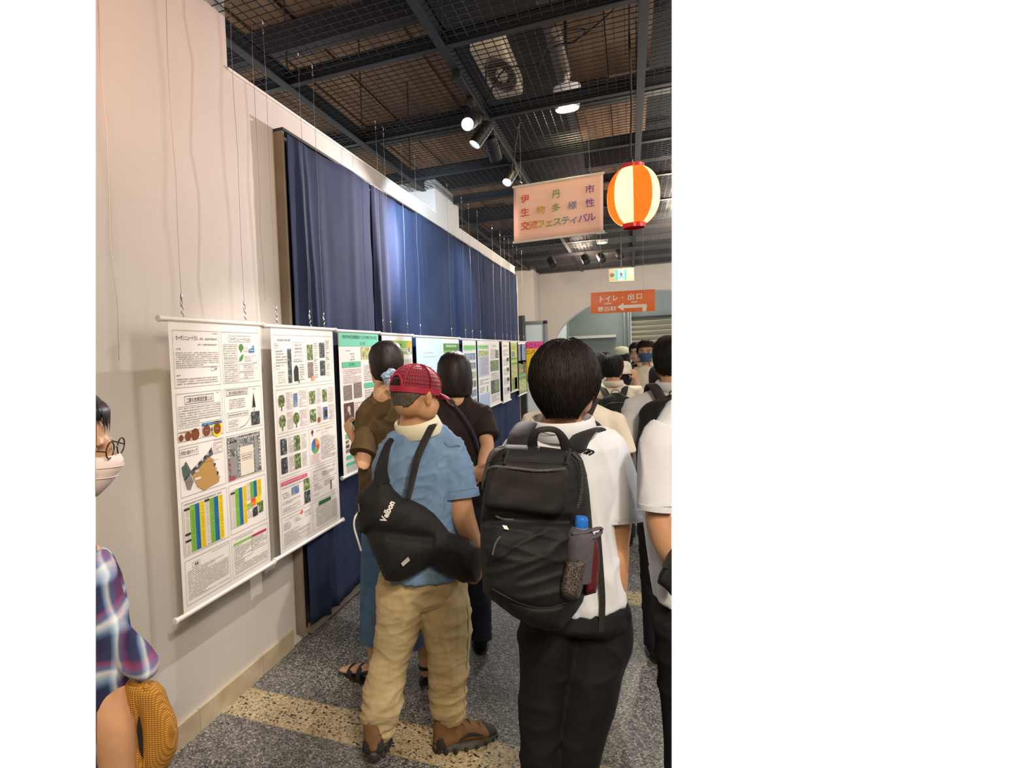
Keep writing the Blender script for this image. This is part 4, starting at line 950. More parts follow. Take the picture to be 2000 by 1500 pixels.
for px, py, lab in ((1077, 512, 'dark far spotlight tilted down, leftmost on the cross track'), (1143, 506, 'round far spotlight with shiny side, second on the cross track'), (1174, 503, 'angular black far spotlight, third on the cross track'), (1209, 496, 'small black far spotlight, rightmost on the cross track')):
    w_ = ony(px, 498, 10.5)
    spot(px, py, 9.55, w_+Vector((.5, -1.2, -1.2)), lab, None, False, (w_.x, 10.5), sc=1.35)
def downlight(px, py, Y, Z, label):
    c = onz(px, py, Z); t = thing('downlight', label, 'ceiling lamp', c)
    mb = MB(); mb.lathe(c, [(.085, 0), (.088, .008), (.10, .06), (.10, .16), (.02, .17), (.02, .3)], 24, cap=False); build(mb, 'shade', M['white'], t, True, 30)
    mb = MB(); mb.lathe(c+Vector((0, 0, .002)), [(.001, .01), (.055, .008), (.078, .0)], 24, cap=False); build(mb, 'glowing_lamp', M['lamp_glow_warm'], t)
    mb = MB(); mb.tube([c+Vector((0, 0, .3)), c+Vector((0, 0, .85))], .012, 6); build(mb, 'stem', M['black'], t)
    l = light('downlight_light', 'SPOT', c-Vector((0, 0, .02)), c-Vector((0, 0, 2)), 40, (1, .85, .5), .07, 150, .8); l.parent = t; l.location = Vector((0, 0, -.02))
downlight(1108, 213, 4.95, 3.42, 'round ceiling lamp glowing yellow above the mesh, nearer of the two')
downlight(1176, 475, 11, 3.42, 'small ceiling lamp glowing yellow above the mesh, above the far spotlights')
# ceiling unit with round louvred grille
fc = (onz(972, 150, 3.62)); t = thing('ceiling_speaker_unit', 'cream box unit with a round dark louvred grille above the wire mesh', 'ceiling unit', fc-Vector((0, 0, .0)))
fb = MB(); ux = Vector((1, 0, 0)); 
mb = MB(); mb.box((fc.x-.10, fc.y-.44, 3.62), (fc.x+.12, fc.y+.40, 3.84)); build(mb, 'box', M['beige_plastic'], t, bevel=.02)
gc2 = Vector((fc.x+.035, fc.y-.03, 3.62))
mb = MB(); n_ = 36
ringp = lambda r1, r2, z: [gc2+Vector((r1*math.cos(2*math.pi*i/n_), r2*math.sin(2*math.pi*i/n_), z)) for i in range(n_)]
mb.rings([ringp(.10, .30, .0), ringp(.095, .29, -.015), ringp(.085, .27, -.012), ringp(.085, .27, .0)], 0, False); build(mb, 'grille_ring', M['trim_tan'], t, True)
mb = MB(); mb.rings([ringp(.09, .28, -.004), ringp(.04, .11, -.004)], 0, False); build(mb, 'grille_back', M['black'], t)
for i in range(14):
    y_ = -.26+.04*i; hw = .088*math.sqrt(max(0, 1-(y_/.28)**2))
    if hw > .02:
        for s_ in ((-1, 1) if abs(y_) < .11 else (0,)):
            xa_, xb_ = (-hw, hw) if s_ == 0 else ((-hw, -.038) if s_ < 0 else (.038, hw))
            mb = MB(); mb.box((gc2.x+xa_, gc2.y+y_-.004, 3.604), (gc2.x+xb_, gc2.y+y_+.008, 3.612)); build(mb, 'louvre', M['trim_tan'], t)
mb = MB(); mb.rings([ringp(.04, .11, -.004), ringp(.038, .105, -.018), ringp(.001, .001, -.02)], 0, False); build(mb, 'grille_centre', M['beige_plastic'], t, True)
# white flexible conduit
p0, p1 = onz(1085, 60, 3.7), onz(1107, 150, 3.7)
mb = MB(); mb.tube([p0, p0.lerp(p1, .5), p1], .03, 10); mb2 = mb
for i in range(14): mb.lathe(p0.lerp(p1, i/14), [(.03, 0), (.035, .006), (.03, .012)], 10, axis=(p1-p0), cap=False)
tag(build(mb, 'conduit', M['trim_tan'], None, True), 'ribbed pale conduit above the mesh, between the ceiling unit and the cable loops', 'conduit')
# ------------------------------------------------------------------ people: helpers
def solid(mb, name, mt, parent, vox=.008, sm=4, disp=None, clip=False, org=None, post=None):
    """union of overlapping closed shapes -> one continuous surface"""
    me = mb.mesh('tmp'); o = bpy.data.objects.new('tmp', me); COL.objects.link(o)
    r = o.modifiers.new('r', 'REMESH'); r.mode = 'VOXEL'; r.voxel_size = vox; r.use_smooth_shade = True
    if sm: q = o.modifiers.new('s', 'SMOOTH'); q.factor = .5; q.iterations = sm
    bpy.context.view_layer.update(); dg = bpy.context.evaluated_depsgraph_get()
    m2 = bpy.data.meshes.new_from_object(o.evaluated_get(dg)); bpy.data.objects.remove(o); bpy.data.meshes.remove(me)
    m2.name = name; m2.materials.clear()
    if disp:
        n = len(m2.vertices); co = np.empty(n*3, 'f'); no = np.empty(n*3, 'f'); m2.vertices.foreach_get('co', co); m2.vertices.foreach_get('normal', no)
        co = co.reshape(-1, 3); no = no.reshape(-1, 3); d = np.array([disp(Vector(p), Vector(q_)) for p, q_ in zip(co, no)], 'f')
        co += no*d[:, None]; m2.vertices.foreach_set('co', co.ravel()); m2.update()
    if post: post(m2)
    if clip: clip_mesh(m2, inset=.0016 if name == 'body' else 0.)
    return finish(m2, name, mt, parent, True, None, org)
def imside(p, t):
    v = (p-CP).normalized(); s_ = v.cross(t); return s_ if s_.length > .2 else CR
def ptube(mb, pts, ratio=.68, n=18, smooth=4, round_=True, side=None):
    P = [at(a, b, D) for a, b, D, r in pts]; R = [(r*D/FPX, r*D/FPX*(ratio if not isinstance(ratio, (list, tuple)) else ratio[i])) for i, (a, b, D, r) in enumerate(pts)]
    return mb.tube(P, R, n, 0, side or imside, round_, None, smooth)
def pell(mb, px, py, D, rx, ry, rd, rot=0):
    k = D/FPX; c, s_ = math.cos(rot), math.sin(rot)
    R = Matrix((CR*c+CU*s_, CF, CU*c-CR*s_)).transposed()
    return mb.ell(at(px, py, D), (rx*k, rd*k, ry*k), 0, R, 20, 14)
def ridge(p, sx, sy, sz, seed=0):
    r = 1-abs(noise.noise(Vector((p.x*sx+seed, p.y*sy+seed*.7, p.z*sz-seed))))*2.6
    return r**2.2 if r > 0 else r*.35
def folds(amp, sx=9, sy=9, sz=14, seed=0, amp2=.0): 
    def f(p, n):
        w = noise.noise(Vector((p.x*4+seed, p.y*4, p.z*4)))*.08
        q = Vector((p.x+w, p.y+w, p.z+w)); return amp*max(ridge(q, sx, sy, sz, seed), -.5)+amp2*noise.noise(Vector((p.x*3, p.y*3, p.z*3+seed)))
    return f
def inflate(poly, D, tf, tb, R=40, step=5, extra=None, expo=2.0, Dfn=None):
    """closed pillow whose outline is poly (photo pixels) at depth D; tf / tb: thickness towards / away from the camera (m)"""
    P = np.array(poly, float); n = len(P)
    def dist(q):
        best = 1e9; bp = None
        for i in range(n):
            a, b = P[i], P[(i+1) % n]; ab = b-a; t = max(0, min(1, ((q-a)@ab)/max(ab@ab, 1e-9))); c = a+ab*t; d = np.hypot(*(q-c))
            if d < best: best = d; bp = c
        return best, bp
    def inside(q):
        x, y = q; r = False
        for i in range(n):
            x1, y1 = P[i]; x2, y2 = P[(i+1) % n]
            if (y1 > y) != (y2 > y) and x < (x2-x1)*(y-y1)/(y2-y1)+x1: r = not r
        return r
    x0, y0 = P.min(0)-step; x1, y1 = P.max(0)+step; nx = int((x1-x0)/step)+2; ny = int((y1-y0)/step)+2
    G = {}; 
    for i in range(nx):
        for j in range(ny):
            q = np.array((x0+i*step, y0+j*step)); d, bp = dist(q); ins = inside(q)
            if ins and d < step*.35: G[i, j] = (bp, 0, True)
            else: G[i, j] = (q if ins else bp, d if ins else 0, ins)
    cells = [(i, j) for i in range(nx-1) for j in range(ny-1) if sum(G[a][2] for a in ((i, j), (i+1, j), (i+1, j+1), (i, j+1))) >= 1]
    mb = MB(); idx = {}; vs = []
    def vid(i, j, f):
        q, d, ins = G[i, j]; k = (i, j, f if d > 0 else 0)
        if k not in idx:
            h = (1-(1-min(d/R, 1))**expo)**(1/expo) if d > 0 else 0
            DD_ = Dfn(q[0], q[1]) if Dfn else D
            if f == 0: dd = DD_-tf*h-(extra(q[0], q[1])*min(1, d/8) if extra and d > 0 else 0)
            else: dd = DD_+tb*h
            idx[k] = len(vs); vs.append(at(q[0], q[1], dd))
        return idx[k]
    fs = []
    for i, j in cells:
        c = [(i, j), (i+1, j), (i+1, j+1), (i, j+1)]
        a = [vid(*q, 0) for q in c]; b = [vid(*q, 1) for q in c]
        a2 = [x for k, x in enumerate(a) if x not in a[:k]]; b2 = [x for k, x in enumerate(b) if x not in b[:k]]
        if len(a2) > 2: fs.append(tuple(a2[::-1]))
        if len(b2) > 2 and set(b2) != set(a2): fs.append(tuple(b2))
    mb.add(vs, fs); return mb
def frame(fdir, tilt=0, roll=0):
    """head frame: F forward, U up, R right"""
    F = Vector(fdir).normalized(); U = Vector((0, 0, 1)); R = F.cross(U).normalized()
    F = (F*math.cos(tilt)-Vector((0, 0, 1))*math.sin(tilt)); U = R.cross(F).normalized()
    U2 = U*math.cos(roll)+R*math.sin(roll); R2 = F.cross(U2).normalized(); return F.normalized(), U2, R2
def head_into(mb, c, fr, k=1.0, ears=True, w=1.0):
    """c: centre between the ears; k=1 -> 0.225 m head"""
    F, U, R = fr; B = Matrix((R, F, U)).transposed()
    def e(x, y, z, a, b, d): mb.ell(c+R*x*k*w+F*y*k+U*z*k, (a*k*w, b*k, d*k), 0, B, 18, 12)
    e(0, -.006, .025, .076, .094, .088); e(0, .022, -.025, .064, .070, .082); e(0, .045, -.075, .042, .042, .036); e(0, -.03, -.03, .062, .06, .06)
    e(0, .098, -.02, .013, .018, .012); e(0, .090, .0, .009, .013, .028)                   # nose
    for s_ in (-1, 1):
        e(s_*.033, .060, -.035, .028, .026, .032); e(s_*.040, .022, -.050, .034, .054, .044)   # cheeks, jaw
        e(s_*.028, .082, .018, .022, .012, .006)                                        # brow
        e(s_*.014, .092, -.058, .016, .010, .006)                                       # lips
        if ears:
            e(s_*.079, -.004, -.008, .007, .017, .032); e(s_*.083, -.010, .004, .006, .014, .020)
def mask_part(parent, c, fr, k, mt, clip=False):
    F, U, R = fr; rows = []
    for i in range(9):
        v = i/8; z = -.010-.082*v; bul = .012*math.sin(math.pi*v)+.014*math.exp(-((v-.15)/.25)**2); row = []
        for j in range(17):
            a = (j/16-.5)*2.5; e = 1-.26*v**2.5; row.append(c+R*math.sin(a)*(.075*e)*k+F*(math.cos(a)*(.101+bul)*e+.004)*k+U*(z-.010*math.cos(a)*(v-.4))*k)
        rows.append(row)
    mb = MB(); mb.rings(rows, 0, False, False); o = build(mb, 'face_mask', mt, parent, True, 180, clip=clip); o.modifiers.new('s', 'SOLIDIFY').thickness = .002
    for v in (.35, .6):
        i = int(v*8); mb = MB(); mb.tube([p+(p-c).normalized()*.001 for p in rows[i][3:14]], .0009, 4); build(mb, 'pleat', mt, o, True, clip=clip)
    return o
def face_parts(parent, c, fr, k=1.0, lips=True, open_=True):
    F, U, R = fr; B = Matrix((R, F, U)).transposed()
    for s_ in (-1, 1):
        mb = MB(); mb.ell(c+R*s_*.031*k+F*.082*k+U*.004*k, (.014*k, .009*k, .0065*k), 0, B, 12, 8); ey = build(mb, 'eye', M['eye_white'], parent, True)
        mb = MB(); mb.ell(c+R*s_*.031*k+F*.0885*k+U*.004*k, (.006*k, .004*k, .006*k), 0, B, 10, 6); build(mb, 'iris', M['black'], ey, True)
        mb = MB(); mb.tube([c+R*s_*.015*k+F*.094*k+U*.024*k, c+R*s_*.032*k+F*.092*k+U*.029*k, c+R*s_*.050*k+F*.080*k+U*.024*k], .0032*k, 6, round_=True); build(mb, 'eyebrow', M['hair'], parent, True)
        mb = MB(); mb.tube([c+R*s_*.017*k+F*.088*k+U*.007*k, c+R*s_*.031*k+F*.092*k+U*.0115*k, c+R*s_*.045*k+F*.083*k+U*.007*k], .0016*k, 5); build(mb, 'eyelid', M['hair'], parent, True)
    if lips:
        mb = MB(); mb.ell(c+F*.0985*k-U*.058*k, (.022*k, .006*k, .007*k), 0, B, 12, 8); build(mb, 'lips', M['lips'], parent, True)
def hair_into(parent, c, fr, prof, hl, mt, nphi=72, nt=26, strands=900, seed=1, name='hair', sw=.0035, lift=.004, part=None, slen=(.25, .5), wave=.0, tips=.0, clip=False, jag=.0, mess=0):
    """prof: list of (z, side radius, back radius, front radius) from crown down; hl(phi)-> fraction of profile reached (phi 0 = face, pi = back)"""
    F, U, R = fr; rg = random.Random(seed)
    PZ = np.array(prof, float); T_ = np.linspace(0, 1, len(PZ))
    def surf(phi, t, off=0.):
        t = max(0, min(1, t)); z, rs, rb, rf = [float(np.interp(t, T_, PZ[:, i])) for i in range(4)]
        cs, sn = math.cos(phi), math.sin(phi); rr = rf if cs > 0 else rb
        n_ = 2.2; d = (abs(sn/max(rs, 1e-4))**n_+abs(cs/max(rr, 1e-4))**n_)**(-1/n_)
        d = d*(1+wave*math.sin(phi*9+z*60))
        tg = max(0, 1-t*1.3)
        return c+(R*sn+F*cs)*(d+off*(1-tg*.9))+U*(z+off*tg)
    HL = lambda ph: hl(ph if ph <= math.pi else 2*math.pi-ph) if hl.__code__.co_argcount == 1 else hl(ph if ph <= math.pi else 2*math.pi-ph, 1 if ph <= math.pi else -1)
    mb = MB(); rows = []
    for i in range(nt+1):
        s_ = i/nt; row = []
        for j in range(nphi):
            ph = 2*math.pi*j/nphi; e = HL(ph)
            e = e+jag*noise.noise(Vector((math.cos(ph)*7, math.sin(ph)*7, seed)))
            row.append(surf(ph, s_**.8*e, .0016*noise.noise(Vector((math.cos(ph)*14, math.sin(ph)*14, s_*3+seed)))-(.004 if i == nt else 0)))
        rows.append(row)
    inner = []
    for i in (nt, nt//2):
        inner.append([c+(p-c)*(.86 if i == nt else .7) for p in rows[i]])
    mb.rings(rows+inner, 0, True, True)
    for k_ in range(strands):
        ph = rg.uniform(0, 2*math.pi); e = HL(ph)+jag*noise.noise(Vector((math.cos(ph)*7, math.sin(ph)*7, seed)))
        a = rg.uniform(0, .85)**1.0; b = min(1.02+tips*rg.random(), a+rg.uniform(*slen)); n_ = 6; w0 = sw*rg.uniform(.5, 1.3); lf = lift*rg.uniform(.2, 1); tw = rg.uniform(-.10, .10)*(1+mess*3*(1-a)); lf *= (1+mess*max(0, .5-a)*2.5*rg.random()) if a > .12 else .6; vs = []
        for q in range(n_+1):
            f = q/n_; t = (a+(b-a)*f)*e; phq = ph+tw*f+.02*math.sin(f*6+k_); o_ = lf*math.sin(math.pi*min(1, f*.9+.1))+.0004; hw = w0*(1-f**2*.92)*(.35+min(1, f*5)*.65)
            rad_ = max(.03, .08*(t**.5)); da = hw/rad_
            vs += [surf(phq-da, t, o_*.55), surf(phq, t, o_+.0010), surf(phq+da, t, o_*.55)]
            if t >= 1 or b > 1:
                ex = max(0, (a+(b-a)*f)-1)*.05; vs[-3:] = [v-U*ex for v in vs[-3:]]
        fs = []
        for q in range(n_):
            o = q*3; fs += [(o, o+1, o+4, o+3), (o+1, o+2, o+5, o+4)]
        mb.add(vs, fs)
    return build(mb, name, mt, parent, True, 180, clip=clip)
def hand_into(mb, w, d, nrm, k=1.0, curl=.5, thumb=1, spread=.12, lens=(.9, 1, .93, .75)):
    """w wrist, d direction to the fingers, nrm palm normal, thumb side sign"""
    w = Vector(w); d = Vector(d).normalized(); nrm = Vector(nrm); nrm = (nrm-d*nrm.dot(d)).normalized(); s_ = d.cross(nrm)*thumb
    mb.tube([w-d*.01*k, w+d*.03*k, w+d*.065*k, w+d*.085*k], [(.026*k, .019*k), (.036*k, .017*k), (.041*k, .015*k), (.037*k, .012*k)], 12, 0, s_, True)
    for i in range(4):
        o = (.030-.020*i)*k; a = (.5-i/3)*spread*2; fd = (d*math.cos(a)+s_*math.sin(a)).normalized(); L_ = .078*k*lens[i]; p = w+d*.082*k+s_*o; pts = [p-d*.01*k, p]; c_ = curl*(.8+.13*i); an = 0
        for seg, ln_ in enumerate((.42, .32, .26)):
            an += c_*(.7, 1.0, .7)[seg]; p = p+(fd*math.cos(an)+nrm*math.sin(an))*L_*ln_; pts.append(p)
        mb.tube(pts, [.0095*k, .0092*k, .0085*k, .008*k, .0068*k], 8, 0, s_, True)
    p = w+d*.022*k+s_*.026*k; t1 = (d*.55+s_*.75+nrm*.25).normalized(); p2 = p+t1*.032*k; t2 = (d*.85+s_*.35+nrm*.35).normalized(); p3 = p2+t2*.028*k; p4 = p3+(t2+nrm*curl*.5).normalized()*.022*k
    mb.tube([p-t1*.012*k, p, p2, p3, p4], [.014*k, .013*k, .0105*k, .010*k, .008*k], 8, 0, None, True)
def foot_shoe(parent, heel, d, L_, mt, sole=None, w=.09, h=.085, name='shoe', up=None, clip=False, vox=.006):
    heel = Vector(heel); d = Vector(d).normalized(); U = Vector(up) if up else Vector((0, 0, 1)); U = (U-d*U.dot(d)).normalized(); s_ = d.cross(U)
    mb = MB()
    mb.tube([heel+d*.035+U*(h+.02), heel+d*.035+U*.05, heel+d*.04+U*.036], [(.036, .042), (.036, .045), (.034, .04)], 14, 0, s_, True)
    mb.tube([heel+d*.03+U*.036, heel+d*L_*.35+U*.045, heel+d*L_*.6+U*.038, heel+d*L_*.86+U*.026], [(w*.36, .034), (w*.40, .038), (w*.48, .028), (w*.42, .018)], 14, 0, s_, True, smooth=3)
    o = solid(mb, name, mt, parent, vox, 3, clip=clip)
    mb = MB(); out = []
    for i in range(20):
        a = 2*math.pi*i/20; x = L_/2+L_*.52*math.cos(a); y = w*.52*math.sin(a)*(1+.12*math.cos(a)) ; out.append(heel+d*x+s_*y)
    mb.prism(out, U*.018); build(mb, 'sole', sole or M['black'], o, True, 40, clip=clip)
    return o
def shirt_collar(parent, c, fr, rx, ry, h, mt, gap=.5, drop=.02, tilt=.0, name='collar', clip=False, n=40):
    F, U, R = fr; rows = [[] for _ in range(6)]
    for i in range(n+1):
        a = gap+(2*math.pi-2*gap)*i/n; cs, sn = math.cos(a), math.sin(a); e = R*sn*rx+F*cs*ry; en = e.normalized(); lift = -.012*cs*1.2
        for k_, (o, z) in enumerate(((0, 0), (0.001, h), (.005, h+.003), (.012, h-.004), (.020, -drop*.6), (.018, -drop*.6-.002))):
            rows[k_].append(c+e+en*o+U*(z+lift)+F*tilt*z)
    mb = MB(); mb.rings(rows, 0, False, False); o = build(mb, name, mt, parent, True, 60, clip=clip)
    md = o.modifiers.new('s', 'SOLIDIFY'); md.thickness = .0015; return o
def ribbon(mb, pts, w, th, nrm=None, smooth=5, n=None):
    """flat strap along 3-D pts; w half width, th half thickness"""
    return mb.tube(pts, [(w if not isinstance(w, list) else w[i], th) for i in range(len(pts))], 10, 0, nrm, False, None, smooth)

SK = {'man': skin('tanned_skin', (.48, .255, .13)), 'stud': skin('young_skin', (.46, .24, .12)), 'pale': skin('pale_skin', (.62, .37, .24)), 'arm': skin('warm_skin', (.54, .30, .17))}
m = mat('black_hair', (.014, .010, .009), .58, spec=.2); v = tc(m, 'Object', (1, 1, .25)); n = N(m, 'ShaderNodeTexNoise', Scale=140, Detail=3); L(m, v, n.inputs['Vector'])
L(m, ramp(m, n.outputs['Fac'], [(.35, (.005, .004, .004)), (.7, (.016, .011, .009))]), bsdf(m).inputs['Base Color']); bump(m, n.outputs['Fac'], .3, .002); M['hair'] = m
m = mat('dark_brown_hair', (.02, .012, .009), .48, spec=.3); v = tc(m, 'Object', (1, 1, .25)); n = N(m, 'ShaderNodeTexNoise', Scale=140, Detail=3); L(m, v, n.inputs['Vector'])
L(m, ramp(m, n.outputs['Fac'], [(.35, (.005, .004, .004)), (.7, (.019, .011, .008))]), bsdf(m).inputs['Base Color']); bump(m, n.outputs['Fac'], .3, .002); M['hair_brown'] = m
M['eye_white'] = mat('eye_white', (.6, .58, .55), .3); M['lips'] = mat('lips', (.42, .14, .11), .4)
M['denim'] = cloth('light_blue_chambray', (.165, .27, .42), (.12, .205, .335), .85, 700, .35, crease=9, cd=.012)
M['khaki'] = cloth('khaki_cotton', (.50, .40, .23), (.41, .32, .17), .8, 600, .4, crease=12, cd=.015)
M['white_shirt'] = cloth('white_polo_knit', (.66, .69, .74), (.60, .62, .68), .8, 700, .2, crease=6, cd=.01)
M['cream_shirt'] = cloth('cream_white_shirt', (.72, .66, .55), (.64, .57, .46), .8, 700, .25, crease=8, cd=.012)
M['black_trousers'] = cloth('black_trouser_cloth', (.011, .011, .014), (.007, .007, .009), .75, 500, .3, crease=7, cd=.015)
M['brown_shirt'] = cloth('olive_brown_cotton', (.095, .060, .026), (.075, .046, .02), .85, 600, .2)
M['black_tee'] = cloth('black_brown_tee', (.022, .015, .014), (.014, .010, .010), .85, 600, .3, crease=7)
M['blue_skirt'] = cloth('blue_linen', (.085, .17, .30), (.06, .125, .24), .85, 500, .35, crease=10)
M['dark_jeans'] = cloth('dark_blue_denim', (.03, .038, .06), (.018, .022, .04), .85, 500, .3)
M['nylon'] = cloth('black_nylon', (.016, .016, .016), (.011, .011, .0115), .66, 400, .35, crease=8, cd=.012)
M['nylon2'] = cloth('matt_black_nylon', (.020, .018, .018), (.013, .012, .012), .7, 400, .25, crease=10, cd=.01)
M['strap'] = noisy('black_webbing', (.016, .015, .015), (.026, .023, .021), 220, .7, .3, .002)
M['zip'] = noisy('grey_zip_teeth', (.02, .02, .02), (.12, .12, .12), 400, .4, .4, .002)
M['collar_cream'] = cloth('cream_corduroy_collar', (.72, .68, .52), (.62, .58, .42), .85, 800, .2)
# ------------------------------------------------------------------ man in the red cap
DM = 2.34
man = thing('person', 'man in a red mesh cap, blue shirt and khaki trousers walking past the posters', 'person', onz(800, 1440), None)
hm = frame((.48, .85, 0), .12, .0)
hc = at(812, 772, 2.30)
b = MB(); head_into(b, hc, hm, 1.0, w=1.05)
F_, U_, R_ = hm
ptube(b, [(812, 778, 2.31, 32), (816, 812, 2.33, 34), (818, 838, 2.34, 44)], .9)
ptube(b, [(820, 856, DM, 44), (822, 900, DM, 64), (822, 1000, DM, 60), (825, 1100, DM, 62), (824, 1130, DM, 56)], .62)
ptube(b, [(868, 884, 2.32, 18), (890, 940, 2.30, 24), (902, 1000, 2.28, 24), (912, 1030, 2.26, 22), (928, 1066, 2.22, 16), (936, 1086, 2.2, 13)], .9)
wr_ = at(937, 1090, 2.19); hand_into(b, wr_, CF*.5-CU*.9, -CR, .95, .8, 1)
ptube(b, [(770, 886, 2.36, 17), (752, 940, 2.46, 24), (748, 1000, 2.52, 22), (770, 1040, 2.62, 16), (790, 1055, 2.68, 13)], .9)
hand_into(b, at(794, 1056, 2.70), CR*.8+CF*.2, CU, .95, .7, 1)
for pts in ([(790, 1160, 2.34, 34), (768, 1270, 2.36, 30), (762, 1310, 2.36, 27), (748, 1390, 2.31, 21), (740, 1430, 2.30, 17)], [(862, 1160, 2.36, 34), (876, 1280, 2.36, 30), (874, 1340, 2.37, 25), (870, 1410, 2.38, 19), (868, 1445, 2.38, 17)]): ptube(b, pts, .9)
solid(b, 'body', SK['man'], man, .0065, 3)
# grey cropped hair under the cap
hair_into(man, hc, hm, [(.118, .004, .004, .004), (.10, .05, .06, .05), (.06, .079, .098, .088), (0, .083, .104, .09), (-.05, .071, .088, .08), (-.075, .058, .070, .07)], lambda ph: .45+.34*min(1, max(0, (ph-1.75)/.8)), noisy('grey_cropped_hair', (.035, .03, .026), (.14, .11, .085), 260, .6, .4, .002), 60, 20, 900, 3, sw=.0016, lift=.002, slen=(.08, .16), jag=.03, tips=.10)
# red mesh cap
m = mat('red_mesh_cap', (.36, .012, .03), .6, spec=.3); v = tc(m); wv = N(m, 'ShaderNodeTexWave', Scale=130, Distortion=.4); wv.bands_direction = 'Z'; L(m, v, wv.inputs['Vector'])
L(m, ramp(m, wv.outputs['Fac'], [(.2, (.09, .006, .012)), (.6, (.22, .010, .026)), (.95, (.34, .03, .05))]), bsdf(m).inputs['Base Color']); bump(m, wv.outputs['Fac'], .5, .002); M['cap'] = m
M['cap_plain'] = noisy('red_cap_twill', (.26, .010, .028), (.32, .014, .036), 60, .6, .1, .001)
fc_ = frame((.50, .84, 0), .16, .0); F2, U2, R2 = fc_
cc = hc+U2*.022-F2*.002
cap = MB(); rows = []; zb0 = -.012
NPH = 56
def capr(ph, z):
    s_ = math.sqrt(max(0, 1-(max(z, 0)/.098)**2.3)); rx, ry = .0875*s_, (.108 if math.cos(ph) < 0 else .103)*s_
    return cc+R2*math.sin(ph)*rx+F2*math.cos(ph)*ry+U2*z
zl = [-.014, 0, .015, .03, .045, .06, .072, .082, .09, .095, .0975]
hole = lambda ph, z: abs(ph-math.pi) < .42 and z < .046*math.sqrt(max(0, 1-((ph-math.pi)/.42)**2))+.004 and z > .004
rowi = []
for z in zl: rowi.append([capr(2*math.pi*j/NPH, z) for j in range(NPH)])
for i in range(len(zl)-1):
    for j in range(NPH):
        k = (j+1) % NPH; phm = 2*math.pi*(j+.5)/NPH; zm = (zl[i]+zl[i+1])/2
        if hole(phm, zm): continue
        cap.add([rowi[i][j], rowi[i][k], rowi[i+1][k], rowi[i+1][j]], [(0, 1, 2, 3)])
cap.add(rowi[-1]+[cc+U2*.0985], [(j, (j+1) % NPH, NPH) for j in range(NPH)])
capo = build(cap, 'cap', M['cap'], man, True, 180); md = capo.modifiers.new('s', 'SOLIDIFY'); md.thickness = .002; md.offset = 1
# arch band and lower band
mb = MB(); mb.tube([capr(math.pi+a, .004+.046*math.sqrt(max(0, 1-(a/.42)**2)))+(capr(math.pi+a, .02)-cc).normalized()*.002 for a in np.linspace(-.42, .42, 15)], (.005, .0015), 6); build(mb, 'opening_trim', M['cap_plain'], capo, True)
mb = MB(); mb.rings([[capr(2*math.pi*j/NPH, z)+(capr(2*math.pi*j/NPH, z)-cc).normalized()*.0035 for j in range(NPH)] for z in (-.016, -.012, .004, .006)], 0, False); build(mb, 'band', M['cap_plain'], capo, True)
mb = MB(); mb.ell(cc+U2*.0995, (.007, .007, .004), 0, Matrix((R2, F2, U2)).transposed()); build(mb, 'top_button', M['cap_plain'], capo, True)
for j in range(6):
    ph = math.pi/6+j*math.pi/3; mb = MB(); mb.tube([capr(ph, z)+(capr(ph, z)-cc).normalized()*.003 for z in np.linspace(.0 if abs(ph-math.pi) > .5 else .05, .097, 12)], (.003, .0012), 6, side=(0, 0, 1)); build(mb, 'seam', M['cap_plain'], capo, True)
brim = MB(); rows = []
for i in range(9):
    f = i/8; row = []
    for j in range(17):
        a = (j/16-.5)*2.15; e = capr(a, -.006); out = F2*.068*f*math.cos(a*.75)**1.0; row.append(e+out-U2*(.016*f*f)-U2*.010*f*(a*a)*.6)
    rows.append(row)
brim.rings(rows, 0, False, False); bo = build(brim, 'brim', M['cap_plain'], capo, True, 180); md = bo.modifiers.new('s', 'SOLIDIFY'); md.thickness = .003
mb = MB(); mb.ell(cc-F2*.092+U2*.016, (.030, .012, .022), 0, Matrix((R2, F2, U2)).transposed()); solid(mb, 'hair_tuft', M['hair'], man, .003, 1, lambda p, n: .0015*noise.noise(p*260))
# shirt
def shirt_f(p, n):
    q = (p-at(822, 1000, DM)); x = q.dot(CR); z = q.z
    d = .007*max(-.3, ridge(Vector((x*2+z*1.4, q.y, z*3.2-x*2.5)), 4.5, 4, 5.5, 2))+.0025*max(-.3, ridge(Vector((x+z, q.y, z-x)), 16, 9, 24, 6))
    if z < 0: d += .009*max(-.3, ridge(Vector((x-z*1.3, q.y, z+x)), 6, 5, 9, 5))
    return d+.004*noise.noise(Vector((x*5, z*5, 3)))
b = MB(); ptube(b, [(818, 832, 2.34, 36), (819, 846, 2.34, 62), (822, 880, 2.34, 80), (822, 930, 2.34, 79), (822, 1000, 2.34, 73), (825, 1070, 2.34, 74), (829, 1118, 2.34, 80)], [.7, .6, .62, .66, .7, .8, .9], round_=False)
ptube(b, [(862, 866, 2.33, 26), (882, 884, 2.31, 31), (892, 930, 2.30, 34), (898, 970, 2.29, 36)], .85, round_=False)
ptube(b, [(782, 866, 2.36, 26), (764, 890, 2.38, 30), (756, 940, 2.46, 31), (752, 975, 2.49, 32)], .85, round_=False)
sh1 = solid(b, 'shirt', M['denim'], man, .0065, 4, shirt_f)
mb = MB(); e0 = at(898, 966, 2.29); ax_ = (at(898, 970, 2.29)-at(892, 930, 2.30)).normalized()
mb.tube([e0-ax_*.018, e0+ax_*.012], [(.0765, .064)]*2, 28, 0, imside); mb.tube([e0-ax_*.02, e0-ax_*.019], [(.0775, .065)]*2, 28, 0, imside); build(mb, 'sleeve_hem', M['denim'], sh1, True, 40)
mb = MB(); ribbon(mb, [at(868, 862, 2.245), at(880, 868, 2.24), at(893, 868, 2.25), at(903, 876, 2.29)], .0022, .002, None); build(mb, 'shoulder_seam', M['denim'], sh1, True)
